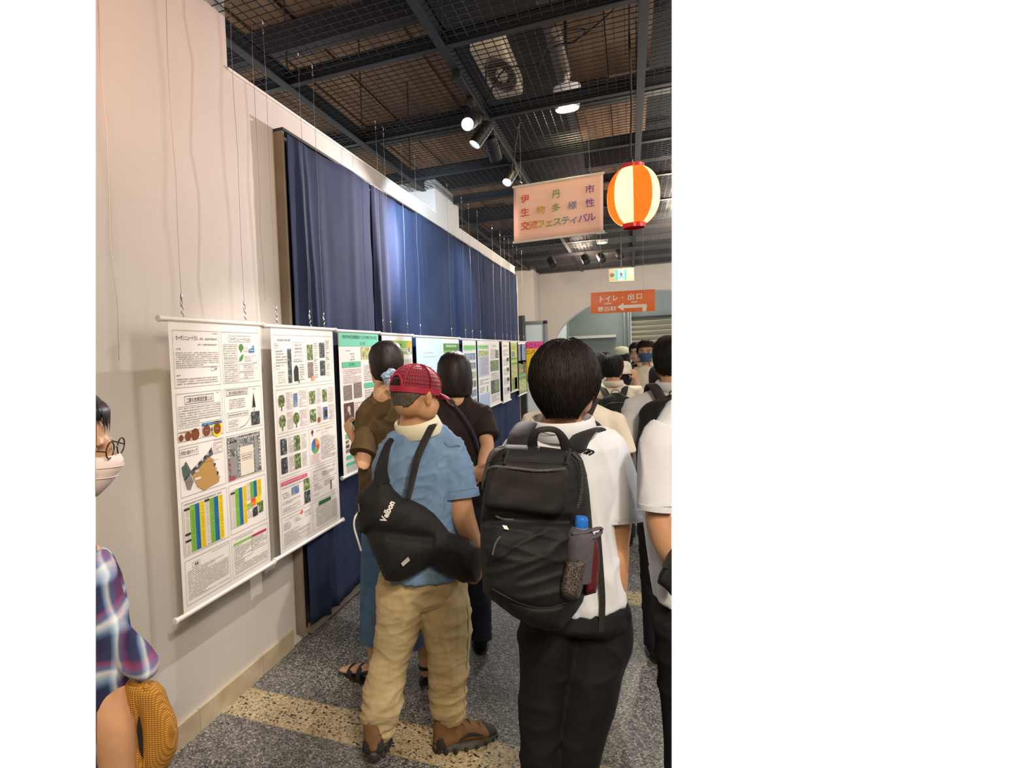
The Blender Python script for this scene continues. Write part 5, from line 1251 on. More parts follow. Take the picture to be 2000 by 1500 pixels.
# cream collar
fcl = frame((.45, .85, 0), -.42, 0)
shirt_collar(man, at(817, 834, 2.335), fcl, .080, .074, .034, M['collar_cream'], .5, .040)
# trousers
def tro_f(p, n):
    q = p-at(820, 1300, DM); x = q.dot(CR); z = q.z
    a = .009*max(-.3, ridge(Vector((x*.8+z*.35, q.y, z-x*.3)), 4.5, 4, 19, 3))+.004*max(-.3, ridge(Vector((x+z*.4, q.y, z)), 9, 8, 34, 7)); k_ = .35+.9*max(0, min(1, (-z+.05)/.25))
    return a*k_+.004*noise.noise(Vector((x*9, q.y*7, z*5)))+.006*max(-.3, ridge(Vector((x+z, 0, z-x)), 7, 3, 9, 8))
b = MB(); ptube(b, [(827, 1108, DM, 72), (826, 1124, DM, 76), (822, 1140, DM, 66)], [.8, .8, .8])
ptube(b, [(788, 1126, 2.34, 46), (783, 1170, 2.34, 50), (777, 1222, 2.35, 42), (764, 1280, 2.36, 35), (754, 1330, 2.34, 38), (747, 1372, 2.31, 38), (741, 1400, 2.30, 31), (742, 1412, 2.30, 29)], [.95]*6+[.9]*2, round_=False)
ptube(b, [(862, 1126, 2.36, 47), (866, 1170, 2.36, 52), (871, 1222, 2.36, 49), (876, 1285, 2.36, 38), (874, 1330, 2.37, 36), (874, 1360, 2.37, 33), (875, 1376, 2.37, 33), (877, 1386, 2.37, 31)], .95, round_=False)
tr_o = solid(b, 'trousers', M['khaki'], man, .006, 3, tro_f)
b = MB(); ptube(b, [(739, 1398, 2.30, 28), (742, 1412, 2.30, 31), (745, 1420, 2.30, 28)], .95); solid(b, 'cuff', M['khaki'], tr_o, .005, 1, folds(.005, 20, 20, 40, 3))
b = MB(); ptube(b, [(875, 1370, 2.37, 33), (877, 1380, 2.37, 35), (879, 1387, 2.37, 30)], .95); solid(b, 'cuff', M['khaki'], tr_o, .005, 1, folds(.005, 20, 20, 40, 5))
mb = MB(); mb.tube([at(905, 1150, 2.31), at(914, 1200, 2.30), at(914, 1260, 2.31), at(909, 1340, 2.33), at(905, 1395, 2.34)], .0022, 6, smooth=4); build(mb, 'side_seam', M['khaki'], tr_o, True)
# hiking boots
M['boot_tan'] = noisy('tan_suede', (.20, .105, .048), (.15, .075, .032), 30, .8, .2, .002)
M['boot_black'] = noisy('black_rubber', (.022, .021, .02), (.032, .03, .028), 30, .65, .2, .002)
M['sole_grey'] = noisy('grey_rubber_sole', (.10, .095, .085), (.07, .065, .06), 30, .7, .2, .002)
M['sock'] = mat('black_sock', (.012, .012, .013), .9)
M['lace'] = noisy('brown_yellow_lace', (.35, .22, .07), (.10, .05, .02), 300, .8, .2, .001)
def boot(heel, d, U, L_=.285, nm='boot'):
    heel = Vector(heel); d = Vector(d).normalized(); U = Vector(U); U = (U-d*U.dot(d)).normalized(); s_ = d.cross(U); Q = lambda x, y, z: heel+d*x+s_*y+U*z
    t = MB()
    t.tube([Q(.055, 0, .125), Q(.05, 0, .09), Q(.045, 0, .055)], [(.042, .052), (.042, .052), (.040, .046)], 16, 0, s_, True)
    t.tube([Q(.035, 0, .045), Q(.10, 0, .062), Q(.16, 0, .055), Q(.215, 0, .042), Q(.25, 0, .036)], [(.038, .036), (.043, .042), (.046, .034), (.046, .024), (.036, .016)], 16, 0, s_, True, smooth=3)
    bt = solid(t, nm, M['boot_tan'], man, .005, 2)
    mb = MB(); out = lambda k_, z: [Q(L_/2+L_*.5*k_*math.cos(a), (.050+.006*math.cos(a))*k_*math.sin(a)*(1 if math.cos(a) > -.2 else .86), z) for a in [2*math.pi*i/36 for i in range(36)]]
    mb.rings([out(.96, .0), out(1.0, .006), out(1.02, .022), out(.97, .034)], 0, True); so = build(mb, 'sole', M['sole_grey'], bt, True, 30)
    for i in range(18):
        a = 2*math.pi*i/18; c_ = Q(L_/2+L_*.5*math.cos(a), .053*math.sin(a), .008); r_ = (c_-Q(L_/2, 0, .008)).normalized()
        mb = MB(); B_ = Matrix((r_, U.cross(r_), U)).transposed(); mb.box((-.010, -.008, -.009), (.004, .008, .012), R=B_, o=c_); build(mb, 'lug', M['boot_black'], so, bevel=.002)
    t = MB(); t.tube([Q(.232, 0, .036), Q(.262, 0, .032)], [(.044, .028), (.032, .020)], 16, 0, s_, True); solid(t, 'toe_cap', M['boot_black'], bt, .004, 2)
    t = MB(); t.tube([Q(.028, 0, .085), Q(.022, 0, .055), Q(.026, 0, .038)], [(.032, .016), (.038, .020), (.042, .026)], 16, 0, s_, True); solid(t, 'heel_guard', M['boot_black'], bt, .004, 2)
    for sg in (-1, 1):
        mb = MB(); mb.tube([Q(.09, sg*.0455, .052), Q(.13, sg*.050, .070), Q(.17, sg*.048, .060), Q(.20, sg*.046, .048)], [(.001, .002), (.0085, .003), (.007, .003), (.001, .002)], 8, 0, U, smooth=3); build(mb, 'side_patch', M['boot_black'], bt, True)
    mb = MB(); mb.tube([Q(.055, 0, .118), Q(.052, 0, .16), Q(.05, 0, .19)], [(.036, .040), (.030, .032), (.028, .030)], 16, 0, s_, False); build(mb, 'sock', M['sock'], bt, True)
    mb = MB(); mb.tube([Q(.057, 0, .118), Q(.057, 0, .134)], [(.043, .050), (.041, .047)], 18, 0, s_, True); build(mb, 'padded_ankle_rim', M['boot_black'], bt, True)
    for i in range(5):
        x = .105+.022*i; z = .116-.0105*i; mb = MB(); mb.tube([Q(x, -.024, z-.012), Q(x+.008, -.01, z), Q(x+.012*(-1)**i, .012, z), Q(x, .024, z-.012)], .0038, 6, smooth=3); build(mb, 'lace', M['lace'], bt, True)
    return bt
hb = onz(848, 1468); boot(hb, (CR*1.0+Vector((-.3, .95, 0))*.38), (0, 0, 1))
# rear boot: rolled up on the toe, heel raised
boot(at(730, 1487, 2.215), (-.30, .95, -.20), (-.1, .2, .95))

# black bag with strap (carried on his back)
DB = 2.16
bag = thing('sling_bag', 'black nylon sling bag with white lettering carried by the man in the cap', 'bag', at(815, 1136, DB))
poly = [(727, 938), (712, 952), (696, 966), (694, 990), (697, 1022), (701, 1040), (715, 1043), (722, 1066), (739, 1105), (752, 1133), (766, 1137), (780, 1136), (812, 1120), (843, 1101), (872, 1122), (904, 1139), (932, 1136), (940, 1100), (938, 1070), (913, 1050), (878, 1040), (866, 1024), (848, 1003), (828, 988), (806, 977), (786, 971), (770, 957), (758, 938), (748, 926), (736, 930)]
def bagx(x, y):
    r = lambda ax, ay, s_: math.exp(-(((x-ax)**2+(y-ay)**2)/s_**2))
    c1 = .018*math.exp(-((y-(1042+.12*(x-760)))/10)**2)*(1 if 715 < x < 850 else 0)
    return .03*r(760, 1000, 45)+.028*r(760, 1085, 40)+.02*r(870, 1075, 45)-c1+.006*noise.noise(Vector((x*.03, y*.03, 1)))+.004*max(0, ridge(Vector((x+y, x-y, 0)), .02, .02, 1, 4))
bmb = inflate(poly, DB, .07, .055, 42, 4, bagx, 2.0, Dfn=lambda x, y: DB+.0006*(x-815)*0)
build(bmb, 'bag_body', M['nylon2'], bag, True, 180)
mb = MB(); ribbon(mb, [at(850, 826, 2.30), at(843, 834, 2.225), at(829, 862, 2.17), at(815, 895, 2.145), at(806, 935, 2.14), at(797, 975, 2.10)], [.0155, .0155, .0155, .015, .013, .010], .0022, None); build(mb, 'shoulder_strap', M['strap'], bag, True)
mb = MB(); ribbon(mb, [at(772, 850, 2.33), at(758, 868, 2.27), at(748, 900, 2.22), at(744, 925, 2.15), at(748, 945, 2.10)], [.015, .016, .022, .026, .028], .003, None); build(mb, 'shoulder_strap', M['nylon2'], bag, True)
mb = MB(); mb.tube([at(700, 1000, 2.13), at(693, 1012, 2.12), at(692, 1030, 2.13), at(699, 1055, 2.14), at(705, 1075, 2.17)], .0035, 8, smooth=4); build(mb, 'white_cord', M['white'], bag, True)
mb = MB(); mb.tube([at(697, 985, 2.11), at(694, 988, 2.10), at(697, 992, 2.10)], .003, 6); mb.tube([at(700, 984, 2.11), at(702, 1000, 2.10)], .006, 8); build(mb, 'cord_lock', M['black'], bag, True)
# lettering
def on_surf_text(body, p0, p1, hpx, D, col, parent, nm, bold=.02, dfn=None):
    v, f, xa, xb, ya, yb = glyphs(body, bold); mb = MB(); dx, dy = p1[0]-p0[0], p1[1]-p0[1]; Ln = math.hypot(dx, dy); ux, uy = dx/Ln, dy/Ln; nx_, ny_ = uy, -ux
    vs = []
    for x, y in v:
        a = (x-xa)/(xb-xa)*Ln; b_ = (y-ya)/(yb-ya)*hpx; px_, py_ = p0[0]+ux*a+nx_*b_, p0[1]+uy*a+ny_*b_
        vs.append(at(px_, py_, (dfn(px_, py_) if dfn else D)))
    mb.add(vs, f); return build(mb, nm, col, parent)
def bagD(x, y): return DB-.07-bagx(x, y)-.004
on_surf_text('Velbon', (753, 1022), (772, 982), 13, 2.0, M['white'], bag, 'lettering', .04, bagD)
q_ = [(783, 1100), (797, 1087), (801, 1095), (787, 1107)]
mb = MB(); mb.prism([at(a, b_, bagD(a, b_)-.002) for a, b_ in q_], CF*.003); lb_ = build(mb, 'label_patch', M['black'], bag)
for f_ in (.15, .38, .62, .85):
    a = [q_[0][i]*(1-f_)+q_[3][i]*f_ for i in (0, 1)]; c_ = [q_[1][i]*(1-f_)+q_[2][i]*f_ for i in (0, 1)]
    mb = MB(); mb.tube([at(*a, bagD(*a)-.003), at(*c_, bagD(*c_)-.003)], .0011, 5); build(mb, 'print_line', M['white_plastic'], lb_)
# ------------------------------------------------------------------ student with the big backpack
DS = 1.84
st = thing('person', 'black-haired student in a white polo and black trousers, front right, seen from behind', 'person', onz(1120, 1660))
hs = frame((-.02, 1, 0), .05, .0); sc_ = at(1103, 752, 1.80)
b = MB(); head_into(b, sc_, frame((.32, .95, 0), .05, 0), .98)
ptube(b, [(1098, 780, 1.80, 34), (1097, 815, 1.82, 36), (1096, 840, 1.83, 48)], .9)
ptube(b, [(1096, 858, DS, 56), (1098, 900, DS, 80), (1100, 1000, DS, 78), (1110, 1100, DS, 74), (1114, 1175, DS, 68), (1116, 1200, DS, 56)], .6)
ptube(b, [(1174, 888, 1.84, 20), (1200, 940, 1.83, 28), (1206, 1010, 1.83, 27), (1206, 1060, 1.82, 22), (1207, 1100, 1.80, 20), (1209, 1150, 1.79, 15), (1208, 1185, 1.80, 13)], .9)
hand_into(b, at(1206, 1184, 1.815), -CU, CF, .85, .3, -1)
ptube(b, [(1022, 892, 1.86, 18), (994, 960, 1.88, 27), (985, 1030, 1.92, 23), (1010, 1080, 2.04, 18), (1040, 1110, 2.12, 14)], .9)
hand_into(b, at(1042, 1112, 2.125), -CU, CR, .95, .3, 1)
for pts in ([(1068, 1235, 1.85, 40), (1056, 1400, 1.85, 30), (1052, 1520, 1.85, 26), (1048, 1640, 1.86, 20)], [(1160, 1235, 1.84, 40), (1140, 1390, 1.84, 38), (1122, 1520, 1.84, 30), (1118, 1640, 1.85, 22)]): ptube(b, pts, .95)
solid(b, 'body', SK['stud'], st, .0065, 3)
k = 1.80/FPX
# profile radii from the photograph: crown to nape
hp = [(.158, .003, .003, .003), (.154, .026, .036, .03), (.143, .044, .058, .05), (.127, .066, .080, .072), (.097, .088, .102, .092), (.066, .0975, .112, .10), (.040, .1010, .115, .10), (.004, .0955, .109, .092), (-.026, .084, .098, .08), (-.054, .068, .084, .066), (-.080, .050, .070, .055)]
def hl_s(ph, sg):      # 0 face .. pi nape
    if sg > 0 and 1.2 < ph < 2.05: return .70+.28*max(0, (ph-1.7)/.35)
    if ph < .95: return .48
    if ph < 1.45: return .48+.30*(ph-.95)/.5
    return .78+.22*min(1, (ph-1.45)/.6)
hf_ = frame((.28, .96, 0), .04, 0)
hair_into(st, sc_-Vector((0, 0, .016)), hf_, [(z, rs, rb, rf) for z, rs, rb, rf in hp], hl_s, M['hair'], 80, 28, 4600, 5, sw=.0019, lift=.007, slen=(.16, .40), tips=.16, jag=.07, mess=1.0)
# polo shirt
def polo_f(p, n):
    q = p-at(1180, 950, DS); x, z = q.dot(CR), q.z
    d = .006*max(-.35, ridge(Vector((x+z*.22, q.y, z)), 15, 6, 3.0, 4))
    return d+.004*noise.noise(Vector((x*6, z*6, 7)))+(.005*max(-.3, ridge(Vector((x, q.y, z)), 10, 6, 8, 9)) if z < -.2 else 0)
b = MB(); ptube(b, [(1096, 824, 1.825, 40), (1097, 840, 1.83, 66), (1098, 872, DS, 100), (1100, 930, DS, 99), (1102, 1010, DS, 88), (1112, 1090, DS, 88), (1118, 1150, DS, 92), (1122, 1180, DS, 94)], [.85, .72, .58, .6, .66, .7, .74, .76], round_=False)
ptube(b, [(1158, 856, 1.84, 28), (1182, 872, 1.84, 35), (1202, 930, 1.83, 40), (1214, 985, 1.82, 43), (1220, 1018, 1.81, 45)], .85, round_=False)
ptube(b, [(1036, 862, 1.86, 26), (1014, 880, 1.86, 33), (994, 940, 1.87, 38), (986, 990, 1.88, 40)], .85, round_=False)
po = solid(b, 'polo_shirt', M['white_shirt'], st, .0065, 3, polo_f)
e0 = at(1219, 1012, 1.812); ax_ = (at(1220, 1018, 1.81)-at(1212, 975, 1.82)).normalized()
for o_ in (-.022, -.014):
    mb = MB(); mb.tube([e0+ax_*(o_-.0015), e0+ax_*(o_+.0015)], [(.0715, .061)]*2, 30, 0, imside); build(mb, 'sleeve_stitching', M['white_shirt'], po, True, 40)
mb = MB(); mb.tube([e0+ax_*.0, e0+ax_*.011], [(.0725, .0615)]*2, 30, 0, imside); build(mb, 'sleeve_hem', M['white_shirt'], po, True, 40)
shirt_collar(st, at(1098, 836, 1.822), frame((.15, 1, 0), -.30, 0), .085, .078, .034, M['white_shirt'], .5, .034)
mb = MB(); mb.tube([at(1046, 838, 1.77), at(1070, 848, 1.745), at(1100, 850, 1.735), at(1130, 852, 1.745), at(1148, 848, 1.77)], .0012, 5, smooth=3); build(mb, 'navy_collar_line', mat('navy_piping', (.02, .03, .08), .6), po, True)
# trousers
def bt_f(p, n):
    q = p-at(1110, 1350, DS); x, z = q.dot(CR), q.z
    return .007*max(-.3, ridge(Vector((x+z*.9, q.y, z-x*.6)), 6, 4, 7, 11))+.004*noise.noise(Vector((x*7, q.y*6, z*5)))
b = MB(); ptube(b, [(1118, 1172, DS, 88), (1120, 1205, DS, 97), (1120, 1222, DS, 84)], [.75, .8, .72], round_=False)
ptube(b, [(1074, 1190, 1.85, 52), (1068, 1250, 1.85, 54), (1062, 1330, 1.85, 47), (1056, 1420, 1.85, 40), (1055, 1500, 1.85, 37), (1052, 1600, 1.86, 35), (1050, 1648, 1.86, 35)], 1.0, round_=False)
ptube(b, [(1166, 1190, 1.84, 54), (1168, 1250, 1.84, 57), (1156, 1320, 1.84, 55), (1138, 1400, 1.84, 50), (1124, 1500, 1.84, 42), (1120, 1600, 1.85, 36), (1118, 1648, 1.85, 35)], 1.0, round_=False)
ptube(b, [(1196, 1176, 1.81, 26), (1202, 1228, 1.81, 32), (1194, 1285, 1.82, 32), (1180, 1340, 1.84, 26)], 1.0, round_=True)
solid(b, 'trousers', M['black_trousers'], st, .0075, 3, bt_f)
for x_ in (1048, 1118):
    foot_shoe(st, onz(x_, 1672)-Vector((-.02, .04, 0)), (-.1, 1, 0), .27, M['nylon'])

# backpack
DB2 = 1.55
bp = thing('backpack', 'large black backpack with bulging front pocket on the student at front right', 'backpack', at(1050, 1234, DB2))
poly = [(951, 912), (947, 946), (942, 977), (938, 1016), (938, 1072), (941, 1125), (944, 1159), (972, 1181), (1005, 1206), (1042, 1225), (1076, 1233), (1095, 1231), (1112, 1212), (1126, 1195), (1138, 1176), (1152, 1128), (1160, 1072), (1156, 1016), (1151, 960), (1146, 925), (1139, 900), (1126, 885), (1098, 877), (1042, 870), (990, 868), (972, 876), (960, 890)]
def bpx(x, y):
    g = lambda ax, ay, sx, sy: math.exp(-((x-ax)/sx)**2-((y-ay)/sy)**2)
    e = .045*g(1035, 1085, 75, 60)+.02*g(1060, 1160, 70, 30)
    e -= .025*math.exp(-((y-(1018+.0*(x-1030)))/11)**2)*(1 if x < 1115 else .3)
    cur = 1140+.0035*(x-960)**2*.35-max(0, x-1060)*.45 if x < 1120 else 1160
    s1 = 1150+38*math.sin(max(0, min(1, (x-960)/150))*math.pi*.75)
    e -= .010*math.exp(-((y-s1)/4.5)**2)
    e += .010*max(-.3, ridge(Vector((x*.012+y*.014, y*.022, 0)), 1, 1, 1, 2))*(1 if y > 1010 else .2)
    e += .008*max(-.3, ridge(Vector((x*.004, (y-.35*x)*.03, 2)), 1, 1, 1, 5))*(1 if 1020 < y < 1100 else 0)
    return e
bm_ = inflate(poly, DB2+.02, .085, .13, 46, 4, bpx, 2.3)
body = build(bm_, 'main_compartment', M['nylon'], bp, True, 180)
def bpD(x, y): return DB2+.02-.085-bpx(x, y)
# front top pocket
poly2 = [(960, 912), (951, 930), (945, 965), (943, 985), (950, 994), (990, 999), (1040, 1006), (1082, 1011), (1096, 1007), (1106, 992), (1111, 960), (1113, 925), (1108, 908), (1080, 903), (1020, 900), (975, 898)]
fp = build(inflate(poly2, DB2-.045, .055, .03, 16, 3.5, lambda x, y: .004*noise.noise(Vector((x*.03, y*.03, 0))), 2.6), 'front_pocket', M['nylon2'], bp, True, 180)
fD = DB2-.102
mb = MB(); mb.tube([at(a, b_, D_) for a, b_, D_ in ((952, 916, fD+.03), (966, 911, fD+.004), (1000, 914, fD-.002), (1050, 919, fD-.002), (1090, 917, fD+.0), (1104, 915, fD+.01))], [(.0035, .002)]*6, 8, 0, CU, smooth=4); build(mb, 'pocket_zip', M['zip'], fp, True)
mb = MB(); mb.tube([at(a, b_, D_) for a, b_, D_ in ((952, 906, DB2-.02), (972, 897, fD+.03), (1030, 897, fD+.02), (1095, 903, fD+.03), (1112, 915, fD+.04))], [(.0015, .001)]*5, 6, 0, CU, smooth=4); build(mb, 'seam', M['strap'], fp, True)
# big side zip with teeth
zp = [(1118, 884, DB2-.045), (1132, 898, DB2-.045), (1137, 925, DB2-.05), (1136, 955, DB2-.052), (1130, 985, DB2-.055), (1120, 1008, DB2-.055)]
mb = MB(); mb.tube([at(*p) for p in zp], [(.007, .0025)]*6, 8, 0, CR, smooth=4); zo = build(mb, 'main_zip_tape', M['strap'], bp, True)
mb = MB(); Z = [at(a, b_, D_-.004) for a, b_, D_ in zp]
for i in range(len(Z)-1):
    for q in range(9):
        c_ = Z[i].lerp(Z[i+1], q/9); mb.box((-.0032, -.0012, -.0009), (.0032, .0012, .0009), R=Matrix((CR, CF, CU)).transposed(), o=c_)
o = build(mb, 'zip_teeth', M['zip'], zo); o['kind'] = 'stuff'
zp2 = [(985, 873, DB2-.02), (966, 880, DB2-.025), (955, 897, DB2-.02), (947, 930, DB2+.0), (944, 955, DB2+.01)]
mb = MB(); mb.tube([at(*p) for p in zp2], [(.006, .0025)]*5, 8, 0, CR, smooth=4); build(mb, 'main_zip_tape', M['zip'], bp, True)
for (x_, y_) in ((990, 884), (1112, 884)):
    mb = MB(); mb.tube([at(x_, y_-7, DB2-.07), at(x_+1, y_+2, DB2-.085), at(x_-4, y_+14, DB2-.10), at(x_-5, y_+23, DB2-.108)], [.004, .003, .0022, .0035], 7); build(mb, 'zip_pull', M['strap'], bp, True)
for (pts) in ([(968, 1008), (985, 1014), (1004, 1015)], [(978, 1048), (968, 1062), (962, 1085)]):
    mb = MB(); mb.tube([at(a, b_, bpD(a, b_)-.002) for a, b_ in pts], [(.003, .0015)]*3, 7, 0, CU, smooth=3); build(mb, 'lower_zip', M['zip'], bp, True)
mb = MB(); q_ = [(981, 1026), (990, 1027), (994, 1035), (985, 1033)]; mb.prism([at(a, b_, bpD(a, b_)-.006) for a, b_ in q_], CF*.002); build(mb, 'white_tag', M['white'], bp)
mb = MB(); mb.tube([at(a, b_, bpD(a, b_)-.0) for a, b_ in [(962+i*12, 1150+38*math.sin(max(0, min(1, (962+i*12-960)/150))*math.pi*.75)-1) for i in range(13)]], [(.0022, .002)]*13, 7, 0, CU); build(mb, 'bottom_piping', M['strap'], bp, True)
# handle
mb = MB(); mb.tube([at(1040, 872, DB2), at(1041, 856, DB2-.02), at(1050, 842, DB2-.035), at(1070, 838, DB2-.04), at(1088, 842, DB2-.035), at(1100, 858, DB2-.02), at(1107, 878, DB2)], [(.014, .003), (.012, .003), (.008, .004), (.0075, .005), (.008, .004), (.012, .003), (.015, .003)], 10, 0, (lambda p, t: imside(p, t)), smooth=4); build(mb, 'carry_handle', M['strap'], bp, True)
# shoulder straps over the shoulders
mb = MB(); mb.tube([at(1010, 874, DB2+.04), at(1016, 850, DB2+.10), at(1026, 832, DB2+.18), at(1030, 828, DB2+.26), at(1026, 840, DB2+.36)], [(.030, .007), (.032, .008), (.031, .008), (.030, .008), (.028, .008)], 14, 0, CR, smooth=4); build(mb, 'shoulder_strap', M['nylon2'], bp, True)
mb = MB(); mb.tube([at(1122, 882, DB2+.05), at(1130, 862, DB2+.12), at(1146, 844, DB2+.19), at(1164, 844, DB2+.26), at(1176, 862, DB2+.34), at(1182, 900, DB2+.40)], [(.030, .007), (.032, .008), (.032, .008), (.030, .008), (.028, .008), (.025, .008)], 14, 0, (CR+CU*.25), smooth=4); build(mb, 'shoulder_strap', M['nylon2'], bp, True)
mb = MB(); mb.tube([at(1168, 1040, 1.72), at(1174, 1120, 1.71), at(1177, 1180, 1.71), at(1174, 1235, 1.71)], [(.0085, .0015)]*4, 8, 0, CR, smooth=3); build(mb, 'hanging_strap', M['strap'], bp, True)
for x0_, y0_ in ((1134, 884), (1140, 886)):
    mb = MB(); mb.tube([at(x0_, y0_, 1.53), at(x0_+12, y0_-6, 1.52), at(x0_+20, y0_-3, 1.53), at(x0_+10, y0_+3, 1.53)], .0025, 6, smooth=3); build(mb, 'loose_cord', M['strap'], bp, True)
# mesh side pocket
m = mat('mesh_pocket', (.03, .024, .022), .5, spec=.4); v = tc(m, 'Object', (1, 1, 1)); vo = N(m, 'ShaderNodeTexVoronoi', Scale=420); vo.feature = 'F1'; L(m, v, vo.inputs['Vector'])
L(m, ramp(m, vo.outputs['Distance'], [(.25, (.22, .19, .16)), (.5, (.02, .017, .016))]), bsdf(m).inputs['Base Color']); bump(m, vo.outputs['Distance'], .6, .002); M['mesh_pocket'] = m
M['red_mesh'] = noisy('dark_red_mesh', (.13, .012, .016), (.05, .006, .008), 300, .6, .5, .002)
pm = [(1104, 1094), (1098, 1120), (1092, 1150), (1096, 1166), (1112, 1172), (1130, 1170), (1138, 1150), (1144, 1120), (1150, 1096), (1130, 1090)]
build(inflate(pm, DB2-.075, .045, .05, 16, 3.5, None, 2.2), 'side_pocket', M['mesh_pocket'], bp, True, 180)
pr_ = [(1146, 1060), (1158, 1050), (1168, 1056), (1171, 1090), (1168, 1140), (1164, 1158), (1142, 1164), (1140, 1120)]
build(inflate(pr_, DB2-.02, .03, .05, 14, 4, None, 2.2), 'red_side_panel', M['red_mesh'], bp, True, 180)
# bottle with pouch in the side pocket
wb = thing('water_bottle', 'grey covered drink bottle with a blue cap in the backpack side pocket', 'bottle', at(1130, 1120, DB2))
cxs = lambda D_: None
bo_ = at(1131, 1098, 1.475); up = (at(1136, 1012, 1.465)-bo_).normalized(); kk = 1.47/FPX
M['pouch'] = noisy('grey_neoprene', (.085, .08, .10), (.07, .066, .085), 90, .8, .15, .001); M['cap_blue'] = mat('blue_plastic_cap', (.02, .16, .62), .35)
mb = MB(); mb.lathe(bo_, [(.010, -.05), (24*kk, -.045), (25*kk, 5*kk), (26*kk, 40*kk), (25*kk, 58*kk), (21*kk, 64*kk), (15*kk, 70*kk)], 28, axis=up); build(mb, 'pouch', M['pouch'], wb, True, 60)
mb = MB(); mb.lathe(bo_, [(13*kk, 66*kk), (12*kk, 70*kk), (11*kk, 72*kk)], 20, axis=up); build(mb, 'neck', mat('clear_plastic', (.35, .37, .38), .15), wb, True)
mb = MB(); mb.lathe(bo_, [(11.5*kk, 70*kk), (12*kk, 72*kk), (11.8*kk, 88*kk), (10.5*kk, 91*kk)], 28, axis=up); cp_ = build(mb, 'cap', M['cap_blue'], wb, True, 40)
for i in range(24):
    a = 2*math.pi*i/24; s1 = up.orthogonal().normalized(); s2 = up.cross(s1); r_ = (s1*math.cos(a)+s2*math.sin(a))*12*kk; mb = MB(); mb.tube([bo_+up*74*kk+r_, bo_+up*86*kk+r_], .0006, 4); build(mb, 'grip_rib', M['cap_blue'], cp_)
mb = MB(); mb.tube([at(1120, 1042, 1.45), at(1140, 1041, 1.445), at(1160, 1034, 1.45), at(1174, 1032, 1.46), at(1172, 1042, 1.46), at(1158, 1050, 1.45)], [(.004, .006)]*6, 10, 0, CU, True, smooth=4); build(mb, 'carry_loop', M['pouch'], wb, True)

# ------------------------------------------------------------------ person at the left edge with the mustard hat
DP = 1.22
pl = thing('person', 'person at the left edge in a blue plaid shirt, glasses and face mask', 'person', onz(150, 2050)*1 if False else Vector((at(150, 900, DP).x, at(150, 900, DP).y, 0)))
hp_ = frame((.80, .45, 0), .12, 0); pc = at(120, 874, DP)
m = mat('blue_plaid_cotton', (.1, .1, .2), .85, spec=.2); v = tc(m, 'Object', (1, 1, 1)); sx = N(m, 'ShaderNodeSeparateXYZ'); nz_ = N(m, 'ShaderNodeTexNoise', Scale=7, Detail=2); L(m, v, nz_.inputs['Vector'])
mxv = N(m, 'ShaderNodeMixRGB'); mxv.inputs[0].default_value = .07; L(m, v, mxv.inputs[1]); L(m, nz_.outputs['Color'], mxv.inputs[2]); L(m, mxv.outputs[0], sx.inputs[0])
def band(out, sc, stops):
    a = N(m, 'ShaderNodeMath', _operation='MULTIPLY'); L(m, out, a.inputs[0]); a.inputs[1].default_value = sc; f = N(m, 'ShaderNodeMath', _operation='FRACT'); L(m, a.outputs[0], f.inputs[0]); return ramp(m, f.outputs[0], stops)
su = N(m, 'ShaderNodeMath', _operation='ADD'); L(m, sx.outputs[0], su.inputs[0]); L(m, sx.outputs[1], su.inputs[1])
b1 = band(sx.outputs[2], 11, [(0, (.02, .02, .06)), (.30, (.02, .02, .06)), (.36, (.08, .16, .34)), (.5, (.45, .60, .75)), (.6, (.85, .82, .78)), (.68, (.12, .2, .4)), (.8, (.30, .05, .12)), (.86, (.03, .03, .09))])
b2 = band(su.outputs[0], 12, [(0, (.02, .02, .07)), (.35, (.03, .04, .10)), (.45, (.16, .32, .58)), (.6, (.80, .80, .82)), (.7, (.10, .16, .34)), (.85, (.20, .04, .12)), (1, (.02, .02, .07))])
mm = N(m, 'ShaderNodeMixRGB'); mm.inputs[0].default_value = .5; L(m, b1, mm.inputs[1]); L(m, b2, mm.inputs[2]); L(m, mm.outputs[0], bsdf(m).inputs['Base Color']); M['plaid'] = m
b = MB(); head_into(b, pc, hp_, 1.0)
ptube(b, [(116, 900, DP, 48), (112, 1010, DP+.02, 50), (110, 1060, DP+.03, 60)], .9)
ptube(b, [(110, 1110, DP+.04, 100), (100, 1300, DP+.04, 130), (100, 1600, DP+.04, 120), (110, 1850, DP+.05, 130)], .6)
ptube(b, [(150, 1130, DP, 48), (185, 1260, DP-.03, 44), (200, 1340, DP-.05, 42), (222, 1420, DP-.06, 42), (236, 1520, DP-.05, 34), (248, 1600, DP-.03, 26)], .85)
hand_into(b, at(250, 1600, DP-.02), -CU+CR*.35, CF, .95, .6, -1)
for x_ in (60, 150): ptube(b, [(x_, 1800, DP+.06, 75), (x_+5, 2150, DP+.06, 50), (x_+5, 2400, DP+.06, 32)], 1)
solid(b, 'body', SK['arm'], pl, .007, 3, clip=True)
hair_into(pl, pc, hp_, [(.125, .003, .003, .003), (.115, .045, .05, .05), (.085, .078, .10, .085), (.02, .088, .116, .092), (-.05, .088, .115, .08), (-.14, .085, .105, .06), (-.225, .075, .10, .05)], lambda ph: .36 if ph < 1.0 else .36+.64*min(1, (ph-1.0)/.35), M['hair_brown'], 60, 24, 700, 8, clip=True, tips=.3)
F_, U_, R_ = hp_
mb = MB()
for s_ in (-1, 1):
    c_ = pc+R_*s_*.033+F_*.108+U_*.006; mb.tube([c_+R_*.023*math.cos(a)+U_*.017*math.sin(a) for a in np.linspace(0, 2*math.pi, 19)], .0016, 6); mb.tube([c_+R_*s_*.024, pc+R_*s_*.082+F_*.05+U_*.012, pc+R_*s_*.084-F_*.01+U_*.006], .0015, 6)
